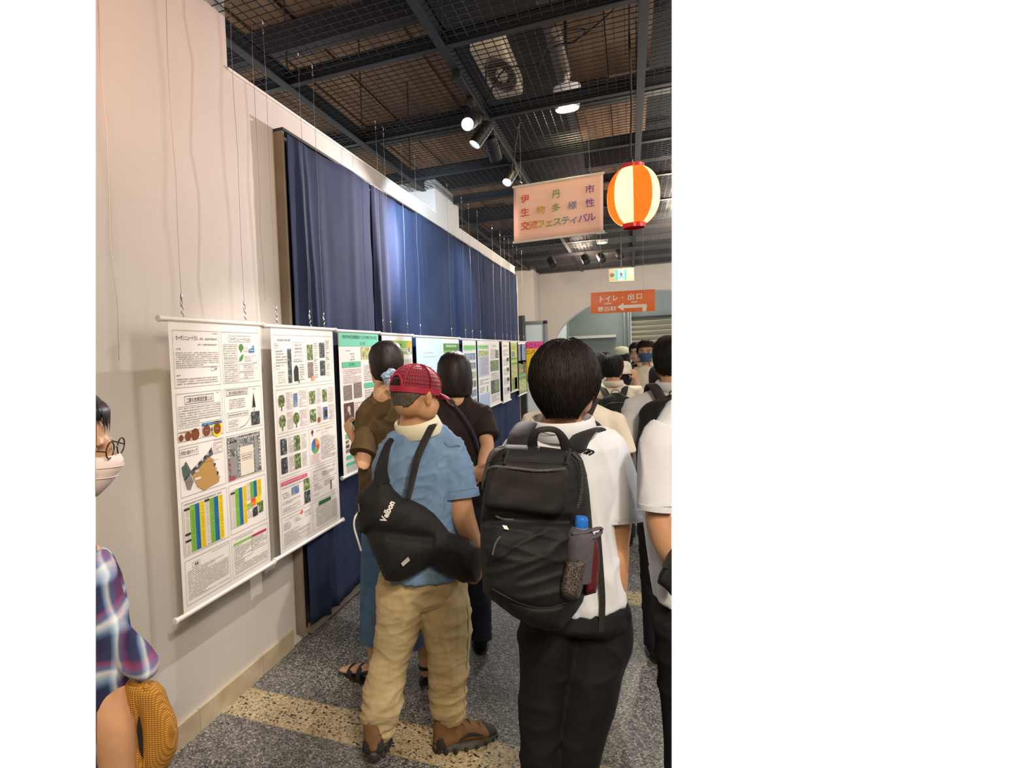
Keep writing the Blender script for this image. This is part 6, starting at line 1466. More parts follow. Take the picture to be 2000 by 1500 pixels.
mb.tube([pc+R_*.010+F_*.112+U_*.010, pc-R_*.010+F_*.112+U_*.010], .0014, 6); build(mb, 'glasses', M['black'], pl, True, clip=True)
mask_part(pl, pc, hp_, 1.0, mat('pale_pink_mask', (.78, .66, .64), .8), clip=True)
b = MB(); ptube(b, [(118, 1080, DP+.03, 66), (112, 1130, DP+.04, 118), (100, 1300, DP+.04, 130), (96, 1500, DP+.04, 132), (98, 1700, DP+.04, 132)], [.8, .62, .66, .7, .7], round_=False)
ptube(b, [(150, 1110, DP, 54), (172, 1150, DP-.01, 58), (188, 1230, DP-.03, 62), (192, 1300, DP-.04, 60), (186, 1360, DP-.05, 58), (190, 1392, DP-.06, 52)], .85, round_=False)
ptube(b, [(225, 1235, DP-.04, 26), (262, 1282, DP-.05, 34), (282, 1300, DP-.05, 28)], .9)
solid(b, 'plaid_shirt', M['plaid'], pl, .007, 3, folds(.009, 7, 7, 9, 6), clip=True)
b = MB(); ptube(b, [(100, 1690, DP+.05, 128), (100, 1850, DP+.05, 136)], .75)
for x_ in (50, 152): ptube(b, [(x_, 1840, DP+.06, 80), (x_+2, 2120, DP+.06, 62), (x_+4, 2380, DP+.06, 52)], 1, round_=False)
solid(b, 'trousers', M['dark_jeans'], pl, .01, 3, folds(.006, 6, 6, 9, 2), clip=True)
# mustard hat held in the hand
M['mustard'] = m = mat('mustard_crochet_weave', (.50, .24, .04), .85, spec=.2); v = tc(m)
w1 = N(m, 'ShaderNodeTexWave', Scale=75, Distortion=.6); w1.bands_direction = 'Z'; L(m, v, w1.inputs['Vector']); w2 = N(m, 'ShaderNodeTexWave', Scale=60, Distortion=.8); w2.bands_direction = 'X'; L(m, v, w2.inputs['Vector'])
ml = N(m, 'ShaderNodeMath', _operation='MULTIPLY'); L(m, w1.outputs['Fac'], ml.inputs[0]); L(m, w2.outputs['Fac'], ml.inputs[1]); L(m, ramp(m, ml.outputs[0], [(.0, (.30, .125, .018)), (.4, (.50, .25, .045)), (.9, (.62, .36, .09))]), bsdf(m).inputs['Base Color']); bump(m, ml.outputs[0], .6, .003)
hat = thing('knitted_hat', 'mustard crochet hat hanging folded beside the plaid shirt', 'hat', at(290, 1520, DP-.02))
ph_ = [(236, 1330), (262, 1322), (282, 1318), (290, 1328), (306, 1330), (322, 1345), (330, 1368), (344, 1400), (349, 1430), (346, 1462), (332, 1492), (312, 1520), (290, 1540), (268, 1520), (254, 1480), (240, 1420), (228, 1370)]
hx = lambda x, y: .015*math.exp(-((x-(283-.15*(y-1330)))/9)**2)*0-.030*math.exp(-((x-(272+.06*(y-1440)))/7.0)**2)*math.exp(-((y-1440)/48)**2)
ho = build(inflate(ph_, DP-.01, .055, .05, 38, 4, hx, 2.0), 'hat_body', M['mustard'], hat, True, 180)
hD = lambda x, y: DP-.01-.055*(1-(1-min(25/38, 1))**2)**.5
mb = MB(); ou = [(272, 1382), (279, 1400), (281, 1430), (282, 1462), (280, 1486), (272, 1462), (267, 1430), (267, 1402)]
mb.prism([at(a, b_, DP-.052) for a, b_ in ou], CF*.004); build(mb, 'opening_shade', M['black'], ho)  # black patch stands in for the shade inside the slit
mb = MB(); mb.tube([at(a, b_, DP-.05) for a, b_ in ((276, 1345), (268, 1385), (262, 1430), (266, 1470), (276, 1500))], [(.006, .008)]*5, 8, smooth=3); build(mb, 'rolled_brim', M['mustard'], ho, True)
mb = MB(); mb.tube([at(a, b_, DP-.055) for a, b_ in ((286, 1340), (282, 1375), (286, 1420), (287, 1470), (282, 1505))], [(.005, .007)]*5, 8, smooth=3); build(mb, 'rolled_brim', M['mustard'], ho, True)

# ------------------------------------------------------------------ student cut by the right edge of the view
DR = 1.62
re_ = thing('person', 'student in white shirt and black trousers cut off by the right edge', 'person', Vector((at(1350, 900, DR).x, at(1350, 900, DR).y, 0)))
b = MB(); head_into(b, at(1400, 690, DR), frame((.1, 1, 0)), 1)
ptube(b, [(1398, 720, DR, 34), (1390, 810, DR, 42)], .9); ptube(b, [(1358, 850, DR+.02, 70), (1360, 1000, DR+.02, 76), (1365, 1200, DR+.02, 74)], .6)
ptube(b, [(1306, 870, DR, 26), (1294, 950, DR, 32), (1293, 1010, DR-.01, 31), (1305, 1060, DR-.02, 30), (1330, 1110, DR-.03, 24), (1350, 1140, DR-.04, 18)], .9)
hand_into(b, at(1352, 1142, DR-.04), CR, CU, 1, .5, 1)
for x_ in (1345, 1412): ptube(b, [(x_, 1200, DR, 36), (x_-5, 1480, DR, 30), (x_-5, 1750, DR, 24)], 1)
solid(b, 'body', SK['arm'], re_, .007, 3, clip=True)
b = MB(); ptube(b, [(1386, 806, DR+.02, 46), (1368, 840, DR+.02, 86), (1360, 1000, DR+.02, 98), (1362, 1100, DR+.02, 90), (1360, 1176, DR+.02, 76)], [.75, .6, .62, .66, .7], round_=False)
ptube(b, [(1312, 838, DR, 40), (1296, 870, DR, 44), (1292, 930, DR, 45), (1292, 972, DR-.005, 44), (1294, 992, DR-.01, 44)], .9, round_=False)
ptube(b, [(1330, 1100, DR-.0, 44), (1334, 1178, DR, 46)], .9, round_=False)
ws = solid(b, 'shirt', M['white_shirt'], re_, .0065, 3, polo_f, clip=True)
mb = MB(); e0 = at(1294, 984, DR-.01); mb.tube([e0, e0-CU*.014], [(.0655, .059)]*2, 28, 0, CR); build(mb, 'sleeve_hem', M['white_shirt'], ws, True, 40, clip=True)
b = MB(); ptube(b, [(1366, 1170, DR+.02, 84), (1368, 1230, DR+.02, 88)], .8, round_=False)
ptube(b, [(1335, 1210, DR, 54), (1336, 1300, DR, 50), (1344, 1450, DR, 46), (1346, 1600, DR, 42), (1346, 1740, DR, 38)], 1, round_=False)
ptube(b, [(1412, 1210, DR, 54), (1414, 1450, DR, 48), (1414, 1740, DR, 38)], 1, round_=False)
solid(b, 'trousers', M['black_trousers'], re_, .0085, 3, bt_f, clip=True)
hb_ = MB(); hb_.ell(at(1402, 680, DR), (.09, .1, .12)); pass
sb = thing('shoulder_bag', 'black bag at the hip of the student cut by the right edge', 'bag', at(1305, 1152, DR-.08))
build(inflate([(1283, 1138), (1288, 1120), (1300, 1100), (1316, 1080), (1360, 1080), (1360, 1160), (1318, 1172), (1300, 1150)], DR-.07, .02, .02, 14, 5), 'bag_body', M['nylon'], sb, True, 180, clip=True)
mb = MB(); mb.tube([at(1300, 1110, DR-.09), at(1312, 1085, DR-.09), at(1330, 1060, DR-.1)], [(.012, .002)]*3, 8, 0, CR); build(mb, 'strap', M['strap'], sb, True, clip=True)
mb = MB(); mb.tube([at(1265, 972, DR+.08), at(1266, 1000, DR+.09), at(1268, 1032, DR+.09)], [(.006, .002)]*3, 8, 0, CR); build(mb, 'strap', M['strap'], sb, True, clip=True)
# ------------------------------------------------------------------ standing people, built in their own frame (x right, y forward, z up) for a 1.70 m figure
def figure(label, base, hgt, yaw, top, bottom, skin_, hairm=None, arms=None, lean=(0, 0), headyaw=0, headtilt=0, hair='short', bottomkind='trousers', shoes=True, wide=1.0, vox=.009, face=False, sleeves=True, loose=1.0, collar=True, legs=None, group=None, collar_m=None, lips=True, belt=False, tuck=False, skip_hair=False, shoe_m=None, clip=False, fold=.005):
    k = hgt/1.70; cy_, sy_ = math.cos(yaw), math.sin(yaw); base = Vector(base)
    Xd = Vector((cy_, sy_, 0)); Yd = Vector((-sy_, cy_, 0))
    def G(x, y, z):
        f = max(0, (z-.9)/.8); return base+Xd*(x+lean[0]*f)*k+Yd*(y+lean[1]*f)*k+Vector((0, 0, z*k))
    t = thing('person', label, 'person', base, group)
    w = wide
    A = {'l': [(-.178, 0, 1.355), (-.22, -.01, 1.12), (-.21, .06, .88)], 'r': [(.178, 0, 1.355), (.22, -.01, 1.12), (.21, .06, .88)]}
    A.update(arms or {})
    hd = {'l': (Vector((0, .2, -1)), Vector((1, 0, 0)), -1, .4), 'r': (Vector((0, .2, -1)), Vector((-1, 0, 0)), 1, .4)}
    for q in 'lr':
        if q+'h' in A: hd[q] = A[q+'h']
    LG = legs or {'l': [(-.09, 0, .9), (-.10, .02, .48), (-.10, -.02, .09)], 'r': [(.09, 0, .9), (.10, .02, .48), (.10, -.02, .09)]}
    b = MB(); hyaw = yaw+headyaw; hd_ = Vector((-math.sin(hyaw), math.cos(hyaw), 0)); fr = frame(hd_, headtilt); hcn = G(0, .015, 1.585)
    head_into(b, hcn, fr, k)
    b.tube([G(0, 0, 1.56), G(0, -.01, 1.50), G(0, -.015, 1.43)], [.052*k, .054*k, .068*k], 16, 0, Xd, True)
    b.tube([G(0, -.01, 1.41), G(0, 0, 1.32), G(0, 0, 1.2), G(0, 0, 1.02), G(0, 0, .90)], [(.065*w*k, .05*k), (.128*w*k, .08*k), (.145*w*k, .09*k), (.125*w*k, .085*k), (.145*w*k, .095*k)], 18, 0, Xd, True, smooth=3)
    for q in 'lr':
        a = [G(*p) for p in A[q]]; b.tube([a[0]-Vector((0, 0, .012)), a[0].lerp(a[1], .5), a[1], a[1].lerp(a[2], .45), a[2]], [.047*k, .044*k, .037*k, .036*k, .024*k], 12, 0, None, True)
        d, n_, th, cu = hd[q]; dW = Xd*d.x+Yd*d.y+Vector((0, 0, d.z)); nW = Xd*n_.x+Yd*n_.y+Vector((0, 0, n_.z)); hand_into(b, a[2]+dW.normalized()*.015*k, dW, nW, k*.95, cu, th)
        l = [G(*p) for p in LG[q]]; b.tube([l[0], l[0].lerp(l[1], .6), l[1], l[1].lerp(l[2], .35), l[2]], [.075*k, .062*k, .048*k, .050*k, .032*k], 12, 0, None, True)
    solid(b, 'body', skin_, t, vox, 2, clip=clip)
    if face: face_parts(t, hcn, fr, k, lips)
    # top
    sd = round(base.x*7+base.y*3, 2)
    b = MB(); zb = .93 if not tuck else 1.0; lo = loose
    b.tube([G(0, -.012, 1.460), G(0, -.01, 1.438), G(0, -.006, 1.405), G(0, -.002, 1.355), G(0, 0, 1.28), G(0, 0, 1.12), G(0, 0, 1.0), G(0, 0, zb-.06)], [(.058*w*k, .052*k), (.085*w*k, .062*k), (.132*w*k*lo, .078*k), (.166*w*k*lo, .098*k), (.178*w*k*lo, .112*k*lo), (.160*w*k*lo, .11*k*lo), (.166*w*k*lo, .115*k*lo), (.176*w*k*lo, .122*k*lo)], 22, 0, Xd, False, smooth=3)
    if sleeves:
        for q in 'lr':
            a = [G(*p) for p in A[q]]; f = sleeves if isinstance(sleeves, float) else .62; e = a[0].lerp(a[1], f); c0_ = G(A[q][0][0]*.5, 0, 1.385)
            b.tube([c0_, a[0]+Vector((0, 0, -.012)), a[0].lerp(e, .5), e], [.046*k, .062*k*lo, .064*k*lo, .068*k*lo], 16, 0, None, False)
    solid(b, 'shirt', top, t, vox, 3, folds(fold*k, 7, 7, 10, sd), clip=clip)
    if collar: shirt_collar(t, G(0, -.008, 1.455), frame(Yd, -.30), .070*k, .066*k, .026*k, collar_m or top, .5, .026, n=26, clip=clip)
    if bottomkind == 'trousers':
        b = MB(); b.tube([G(0, 0, 1.0), G(0, 0, .93), G(0, -.004, .86)], [(.150*w*k, .105*k), (.168*w*k, .118*k), (.160*w*k, .115*k)], 20, 0, Xd, False)
        for q in 'lr':
            l = [G(*p) for p in LG[q]]; b.tube([l[0]+Vector((0, 0, -.02)), l[0].lerp(l[1], .5), l[1], l[1].lerp(l[2], .6), l[2]+Vector((0, 0, -.015))], [.092*k, .084*k, .070*k, .064*k, .062*k], 14, 0, None, False)
        solid(b, 'trousers', bottom, t, vox, 3, folds(.005, 8, 8, 13, sd+1), clip=clip)
    else:
        zl = bottomkind; b = MB(); rows = []
        for i in range(9):
            f = i/8; z = 1.0-(1.0-zl)*f; row = []
            for j in range(40):
                a = 2*math.pi*j/40; r = 1+.05*f*math.sin(a*7+sd)+.03*f*math.sin(a*4); row.append(G(0, 0, z)+(Xd*math.cos(a)*(.145+.05*f**.7)*w+Yd*math.sin(a)*(.11+.06*f**.7))*k*r)
            rows.append(row)
        b.rings(rows, 0, True); build(b, 'skirt', bottom, t, True, 80)
    if belt:
        mb = MB(); mb.rings([[G(0, 0, z)+Xd*math.cos(a)*.166*w*k+Yd*math.sin(a)*.117*k for a in [2*math.pi*j/32 for j in range(32)]] for z in (.985, 1.015)], 0, False); bl = build(mb, 'belt', M['black'], t, True)
    if shoes:
        for q in 'lr':
            a = G(*LG[q][2]); foot_shoe(t, Vector((a.x, a.y, base.z))-Yd*.045*k, Yd, .26*k, shoe_m or M['nylon'], vox=.008, clip=clip)
    if hairm and not skip_hair:
        B = .085*k
        if hair == 'short':
            hair_into(t, hcn, fr, [(a*k, b_*k, c_*k, d_*k) for a, b_, c_, d_ in [(.132, .003, .003, .003), (.127, .035, .045, .04), (.112, .060, .075, .066), (.085, .080, .098, .092), (.05, .089, .106, .100), (.01, .089, .106, .100), (-.03, .083, .098, .09), (-.06, .074, .086, .08), (-.075, .066, .078, .07)]], lambda ph: .44 if ph < .9 else (.44+.28*(ph-.9)/.6 if ph < 1.5 else .72+.28*min(1, (ph-1.5)/.6)), hairm, 44, 18, 420, int(abs(sd*10)) % 97, sw=.004, lift=.006, tips=.15, jag=.05, clip=clip)
        elif hair == 'bob':
            hair_into(t, hcn, fr, [(a*k, b_*k, c_*k, d_*k) for a, b_, c_, d_ in [(.128, .003, .003, .003), (.122, .038, .045, .04), (.100, .070, .085, .075), (.06, .090, .106, .096), (.0, .096, .112, .098), (-.05, .098, .112, .095), (-.10, .094, .106, .085), (-.125, .088, .10, .08), (-.128, .075, .085, .07)]], lambda ph: .36 if ph < .8 else .36+.64*min(1, (ph-.8)/.4), hairm, 60, 24, 1000, 12, sw=.004, lift=.0015, tips=.12, slen=(.3, .6), jag=.03, clip=clip)
        elif hair == 'long':
            hair_into(t, hcn, fr, [(a*k, b_*k, c_*k, d_*k) for a, b_, c_, d_ in [(.128, .003, .003, .003), (.122, .038, .045, .04), (.100, .070, .085, .075), (.06, .088, .104, .096), (.0, .090, .108, .095), (-.08, .088, .106, .08), (-.16, .082, .10, .06), (-.25, .07, .085, .05)]], lambda ph: .34 if ph < .8 else .34+.66*min(1, (ph-.8)/.4), hairm, 50, 22, 500, 14, sw=.004, lift=.002, tips=.1, slen=(.3, .6), clip=clip)
    return t, G, hcn, fr, Xd, Yd, k
YF_ = lambda dx, dy: math.atan2(-dx, dy)     # yaw whose forward is (dx, dy)
def small_pack(label, G, Xd, Yd, k, w=.15, h=.40, zt=1.40, d=.13, mt=None, grp=None, clip=False):
    mt = mt or M['nylon']; t = thing('backpack', label, 'backpack', G(0, -.2, zt-h), grp)
    b = MB(); c = lambda x, y, z: G(x, y-.115, z)
    b.tube([c(0, -.045, zt-.01), c(0, -.06, zt-.05), c(0, -.075, zt-h*.5), c(0, -.085, zt-h*.8), c(0, -.06, zt-h)], [(w*.55*k, .03*k), (w*.88*k, d*.36*k), (w*k, d*.5*k), (w*1.02*k, d*.55*k), (w*.9*k, d*.4*k)], 20, 0, Xd, True, smooth=3)
    solid(b, 'main_compartment', mt, t, .008, 2, folds(.006, 9, 9, 11, 3), clip=clip)
    b = MB(); b.tube([c(0, -.125, zt-h*.48), c(0, -.14, zt-h*.7), c(0, -.125, zt-h*.93)], [(w*.72*k, .03*k), (w*.8*k, .04*k), (w*.75*k, .03*k)], 16, 0, Xd, True); solid(b, 'front_pocket', mt, t, .008, 2, clip=clip)
    for s_ in (-1, 1):
        mb = MB(); mb.tube([c(s_*.055, -.03, zt-.03), c(s_*.085, .03, zt+.04), c(s_*.10, .10, zt+.065), c(s_*.11, .18, zt+.01), c(s_*.12, .225, zt-.12)], [(.026*k, .006*k)]*5, 10, 0, Xd, smooth=4); build(mb, 'shoulder_strap', M['strap'], t, True, clip=clip)
    mb = MB(); mb.tube([c(-.03, -.03, zt-.02), c(-.03, -.03, zt+.03), c(0, -.03, zt+.045), c(.03, -.03, zt+.03), c(.03, -.03, zt-.02)], [(.010*k, .003*k)]*5, 8, 0, Yd, smooth=3); build(mb, 'carry_handle', M['strap'], t, True, clip=clip)
    mb = MB(); mb.tube([c(-w*.8, -.10, zt-.10), c(-w*.4, -.118, zt-.065), c(w*.4, -.118, zt-.065), c(w*.8, -.10, zt-.10)], [(.004*k, .002*k)]*4, 8, 0, Vector((0, 0, 1)), smooth=4); build(mb, 'zip', M['zip'], t, True, clip=clip)
    return t
def gbase(px, py, D): p = at(px, py, D); return Vector((p.x, p.y, 0))

# person in the brown shirt with a scrunchie, raising a phone at the poster
b0 = gbase(760, 900, 2.86); yw = YF_(-.10, 1)
L3 = lambda p: p
toL = lambda P, base, yaw, k: ((P-base).dot(Vector((math.cos(yaw), math.sin(yaw), 0)))/k, (P-base).dot(Vector((-math.sin(yaw), math.cos(yaw), 0)))/k, (P.z)/k)
kb = 1.665/1.70
sh_ = toL(at(722, 830, 2.85), b0, yw, kb); el = toL(at(708, 908, 2.74), b0, yw, kb); wrr = toL(at(697, 862, 2.93), b0, yw, kb)
t, G, hcn, fr, Xd, Yd, k = figure('person in an olive-brown shirt with a pale blue scrunchie, raising a phone', b0, 1.665, yw, M['brown_shirt'], M['blue_skirt'], SK['arm'], None,
    arms={'l': [sh_, el, wrr], 'lh': (Vector((-.62, .25, .8)), Vector((.5, .8, .2)), 1, .7)}, headyaw=.45, headtilt=.12, bottomkind=.215, shoes=False, wide=.92, vox=.007, sleeves=False, loose=1.06, collar=False, skip_hair=True, legs={'l': [(-.07, 0, .9), (-.09, -.05, .48), (-.09, -.08, .09)], 'r': [(.09, 0, .9), (.12, .03, .48), (.15, .0, .09)]})
b = MB(); a = at(712, 840, 2.84); b.tube([at(738, 822, 2.87), at(724, 834, 2.84), at(714, 862, 2.79), at(710, 880, 2.76)], [(.050, .05), (.056, .055), (.058, .056), (.060, .056)], 20, 0, None, False); so_ = solid(b, 'sleeve', M['brown_shirt'], t, .007, 3, folds(.006, 8, 8, 10, 2))
b = MB(); b.tube([at(711, 872, 2.77), at(708, 886, 2.75)], [(.0635, .059)]*2, 24, 0, None, False); build(b, 'sleeve_cuff', M['brown_shirt'], so_, True, 40)
a = toL(at(792, 835, 2.9), b0, yw, kb)
b = MB(); b.tube([G(.09, 0, 1.375), G(.175, 0, 1.345), G(.205, -.005, 1.2), G(.21, -.005, 1.16)], [.05, .062, .066, .07], 18, 0, None, False); solid(b, 'sleeve', M['brown_shirt'], t, .007, 3, folds(.006, 8, 8, 10, 2))
hair_into(t, hcn, fr, [(.124, .003, .003, .003), (.118, .036, .045, .04), (.098, .066, .082, .072), (.06, .083, .104, .092), (.01, .083, .112, .092), (-.03, .076, .104, .08), (-.06, .066, .085, .07), (-.082, .05, .066, .05)], lambda ph: .42 if ph < .9 else (.42+.2*(ph-.9)/.6 if ph < 1.5 else .62+.38*min(1, (ph-1.5)/.7)), M['hair_brown'], 60, 24, 1500, 21, sw=.0025, lift=.0012, slen=(.3, .7), tips=0)
# scrunchie
m = mat('pale_blue_satin', (.26, .36, .50), .35, spec=.5); v = tc(m); n = N(m, 'ShaderNodeTexNoise', Scale=22, Detail=3, Distortion=1.2); L(m, v, n.inputs['Vector']); L(m, ramp(m, n.outputs['Fac'], [(.35, (.13, .19, .33)), (.6, (.34, .44, .58))]), bsdf(m).inputs['Base Color']); bump(m, n.outputs['Fac'], .5, .01); M['satin'] = m
sc0 = at(765, 737, 2.70); b = MB(); pts = []; rad = []
for i in range(25):
    a = 2*math.pi*i/24; pts.append(sc0+CR*(.027*math.cos(a))+CU*(.020*math.sin(a))+CF*.01*math.sin(a*2)); rad.append((.019+.005*math.sin(a*5), .014+.004*math.cos(a*7)))
b.tube(pts, rad, 12); b.tube([sc0-CU*.01-CR*.01, sc0-CU*.035, sc0-CU*.065+CR*.006], [(.022, .014), (.020, .012), (.007, .006)], 12, 0, CR, True)
solid(b, 'scrunchie', M['satin'], t, .0035, 2, folds(.005, 30, 30, 30, 4))
mb = MB(); mb.ell(sc0+CF*.012+CR*.006, (.028, .03, .028)); build(mb, 'hair_bun', M['hair_brown'], t, True)
ph = thing('phone', 'black phone held up by the person in the brown shirt', 'phone', at(697, 845, 2.95))
mb = MB(); Rm = Matrix((CR*.86+CU*.5, CF, CU*.86-CR*.5)).transposed(); mb.box((-.018, -.004, -.040), (.018, .004, .040), R=Rm, o=at(700, 834, 2.98)); build(mb, 'case', M['black'], ph, bevel=.003)
mb = MB(); mb.box((-.016, -.0052, -.036), (.016, -.0042, .036), R=Rm, o=at(700, 834, 2.98)); build(mb, 'screen', mat('phone_screen', (.02, .02, .025), .08), ph)
# sandals
M['sandal'] = mat('black_sandal_leather', (.014, .015, .02), .55)
def sandal(par, heel, d, L_, k=1.0):
    heel = Vector(heel); d = Vector(d).normalized(); U = Vector((0, 0, 1)); s_ = d.cross(U)
    b = MB(); Q = lambda x, y, z: heel+d*x+s_*y+U*z
    b.tube([Q(.03, 0, .12), Q(.03, 0, .05), Q(.10, 0, .05), Q(.17, 0, .035), Q(.20, 0, .03)], [(.030, .034), (.030, .03), (.034, .028), (.042, .018), (.038, .014)], 12, 0, s_, True, smooth=2)
    for i in range(5): b.tube([Q(.185, -.032+.016*i, .03), Q(.225-.006*abs(i-1.2), -.034+.0175*i, .024), Q(.237-.009*abs(i-1), -.035+.0178*i, .021)], [.010, .0095, .008] if i else [.013, .0125, .010], 8, 0, None, True)
    solid(b, 'foot', SK['pale'], par, .0045, 2)
    mb = MB(); mb.prism([Q(.115+.135*math.cos(a), .047*math.sin(a)*(1+.15*math.cos(a)), 0) for a in [2*math.pi*i/24 for i in range(24)]], U*.016); so = build(mb, 'sandal_sole', M['sandal'], par, True, 40)
    for x0, w_, h_ in ((.165, .016, .056), (.105, .014, .075)):
        mb = MB(); mb.tube([Q(x0, -.046, .012), Q(x0, -.040, h_*.7), Q(x0, 0, h_), Q(x0, .040, h_*.7), Q(x0, .046, .012)], [(w_, .002)]*5, 8, 0, d, smooth=4); build(mb, 'strap', M['sandal'], so, True)
    mb = MB(); mb.tube([Q(.10, -.036, .04), Q(.03, -.036, .075), Q(-.008, 0, .08), Q(.03, .036, .075), Q(.10, .036, .04)], [(.010, .002)]*5, 8, 0, U, smooth=4); build(mb, 'heel_strap', M['sandal'], so, True)
fd_ = Vector((-.85, .25, 0))
a = G(-.09, -.08, 0); sandal(t, a-fd_.normalized()*.03, fd_, .24)
a = G(.15, 0, 0); sandal(t, a-Vector((.2, .9, 0)).normalized()*.03, (.2, .9, 0), .24)

# person in the black T-shirt, hands joined behind the back
b0 = gbase(893, 900, 3.12); yw = YF_(-.30, 1); kb = 1.60/1.70
P_ = lambda x, y, D: toL(at(x, y, D), b0, yw, kb)
t, G, hcn, fr, Xd, Yd, k = figure('person with a dark bob in a black T-shirt, hands joined behind the back', b0, 1.60, yw, M['black_tee'], M['dark_jeans'], SK['arm'], M['hair_brown'],
    arms={'r': [P_(940, 806, 3.10), P_(952, 872, 2.98), P_(940, 915, 2.88)], 'rh': (Vector((-.9, -.1, -.55)), Vector((0, 1, 0)), 1, .7), 'l': [P_(856, 806, 3.14), P_(862, 880, 3.0), P_(914, 918, 2.86)], 'lh': (Vector((.95, 0, -.35)), Vector((0, -1, 0)), -1, .8)},
    headyaw=-.25, hair='bob', wide=1.16, vox=.007, sleeves=.75, loose=1.06, collar=False, fold=.008)
mb = MB(); mb.tube([at(920+4*math.cos(a), 917+12*math.sin(a), 2.85-.03*math.cos(a)) for a in np.linspace(0, 2*math.pi, 17)], .0045, 8); 
m = noisy('green_woven_bracelet', (.05, .22, .12), (.25, .45, .30), 120, .7, .4, .002); M['bracelet'] = m
bo = MB(); pA = at(913, 914, 2.865); ax_ = (at(934, 924, 2.84)-pA).normalized(); s1 = ax_.orthogonal().normalized(); s2 = ax_.cross(s1)
for q in (0, .007, .014): bo.tube([pA+ax_*q+s1*.031*math.cos(a)+s2*.031*math.sin(a) for a in np.linspace(0, 2*math.pi, 21)], .0042, 6)
build(bo, 'bracelet', M['bracelet'], t, True)
sg = thing('crossbody_bag', 'thin crossbody strap and dark bag worn over the black T-shirt', 'bag', at(915, 900, 2.95))
mb = MB(); ribbon(mb, [at(866, 774, 3.05), at(880, 782, 2.99), at(905, 812, 2.955), at(925, 845, 2.94), at(938, 885, 2.96)], .006, .0015, CR); build(mb, 'strap', M['dark_jeans'], sg, True)
mb = MB(); ribbon(mb, [at(862, 772, 3.06), at(876, 778, 3.0), at(886, 788, 2.975)], .011, .0025, CR); build(mb, 'strap_pad', M['dark_jeans'], sg, True)
b = MB(); ptube(b, [(952, 900, 3.12, 14), (954, 935, 3.12, 16)], .8); solid(b, 'bag_body', M['nylon'], sg, .007, 2)

# student in the cream shirt straight behind the front student
b0 = gbase(1121, 900, 2.62); t, G, hcn, fr, Xd, Yd, k = figure('student in a cream shirt hidden behind the big black-haired head', b0, 1.60, YF_(0, 1), M['cream_shirt'], M['black_trousers'], SK['stud'], M['hair'], wide=1.22, vox=.008, loose=1.08)
small_pack('dark brown-black backpack on the cream-shirted student behind the front student', G, Xd, Yd, k, .16, .42, 1.40, .15, M['nylon2'])
mb = MB()
# student with backpack cut by the right edge
b0 = gbase(1316, 900, 2.92); t, G, hcn, fr, Xd, Yd, k = figure('student with black backpack and white shirt near the right edge', b0, 1.635, YF_(-.05, 1), M['white_shirt'], M['black_trousers'], SK['arm'], M['hair'], wide=1.15, vox=.008, headyaw=.1, sleeves=.8, clip=True, loose=1.1)
small_pack('bulky black backpack on the student near the right edge', G, Xd, Yd, k, .19, .44, 1.40, .22, M['nylon'], clip=True)

# background group
hb3 = M['hair']; 
def bg(label, px, D, ytop, yaw, top, bottom, sk=SK['pale'], **kw):
    p = at(px, ytop, D); h = p.z-.0; return figure(label, (p.x, p.y, 0), h/1.012, yaw, top, bottom, sk, kw.pop('hairm', M['hair']), **kw)
r = bg('queueing student in a cream shirt wearing a small black backpack', 1196, 4.7, 690, YF_(-.15, 1), M['cream_shirt'], M['black_trousers'], sk=SK['arm'], wide=1.2, vox=.009, headyaw=-.35, arms={'r': [(.20, 0, 1.385), (.27, -.05, 1.14), (.14, .16, 1.02)]})
small_pack('small rounded black backpack on the cream-shirted student in the queue', r[1], r[4], r[5], r[6], .14, .38, 1.36, .13)
r = bg('girl with dark hair and glasses in profile left of the queueing student', 1163, 5.2, 687, YF_(1, .25), M['cream_shirt'], M['dark_jeans'], sk=SK['arm'], hair='bob', wide=.95, vox=.01, face=True)
r = bg('dark-haired girl half hidden behind the girl in profile', 1181, 6.3, 687, YF_(.35, -1), M['white_shirt'], M['dark_jeans'], hair='short', wide=.9, vox=.011, face=True)
# girl in cream hat, hand raised
r = bg('girl in a cream bucket hat with one hand raised to her head', 1211, 5.6, 706, YF_(.8, .5), M['cream_shirt'], M['dark_jeans'], sk=SK['arm'], hair='long', wide=.95, vox=.008, face=True,
       arms={'r': [(.17, .0, 1.385), (.34, .06, 1.20), (.16, .10, 1.50)], 'rh': (Vector((-.45, -.0, 1)), Vector((-1, 0, 0)), 1, .25)})
t, G, hcn, fr, Xd, Yd, k = r; F_, U_, R_ = fr; c = hcn+U_*.045*k
mb = MB(); mb.rings([[c+R_*a_*k*math.cos(q)+F_*a_*1.15*k*math.sin(q)+U_*z*k for q in [2*math.pi*j/28 for j in range(28)]] for a_, z in ((.135, -.045), (.10, -.005), (.096, .03), (.088, .065), (.06, .09), (.001, .098))], 0, False); o = build(mb, 'bucket_hat', M['cream_shirt'], t, True, 180); o.modifiers.new('s', 'SOLIDIFY').thickness = .003
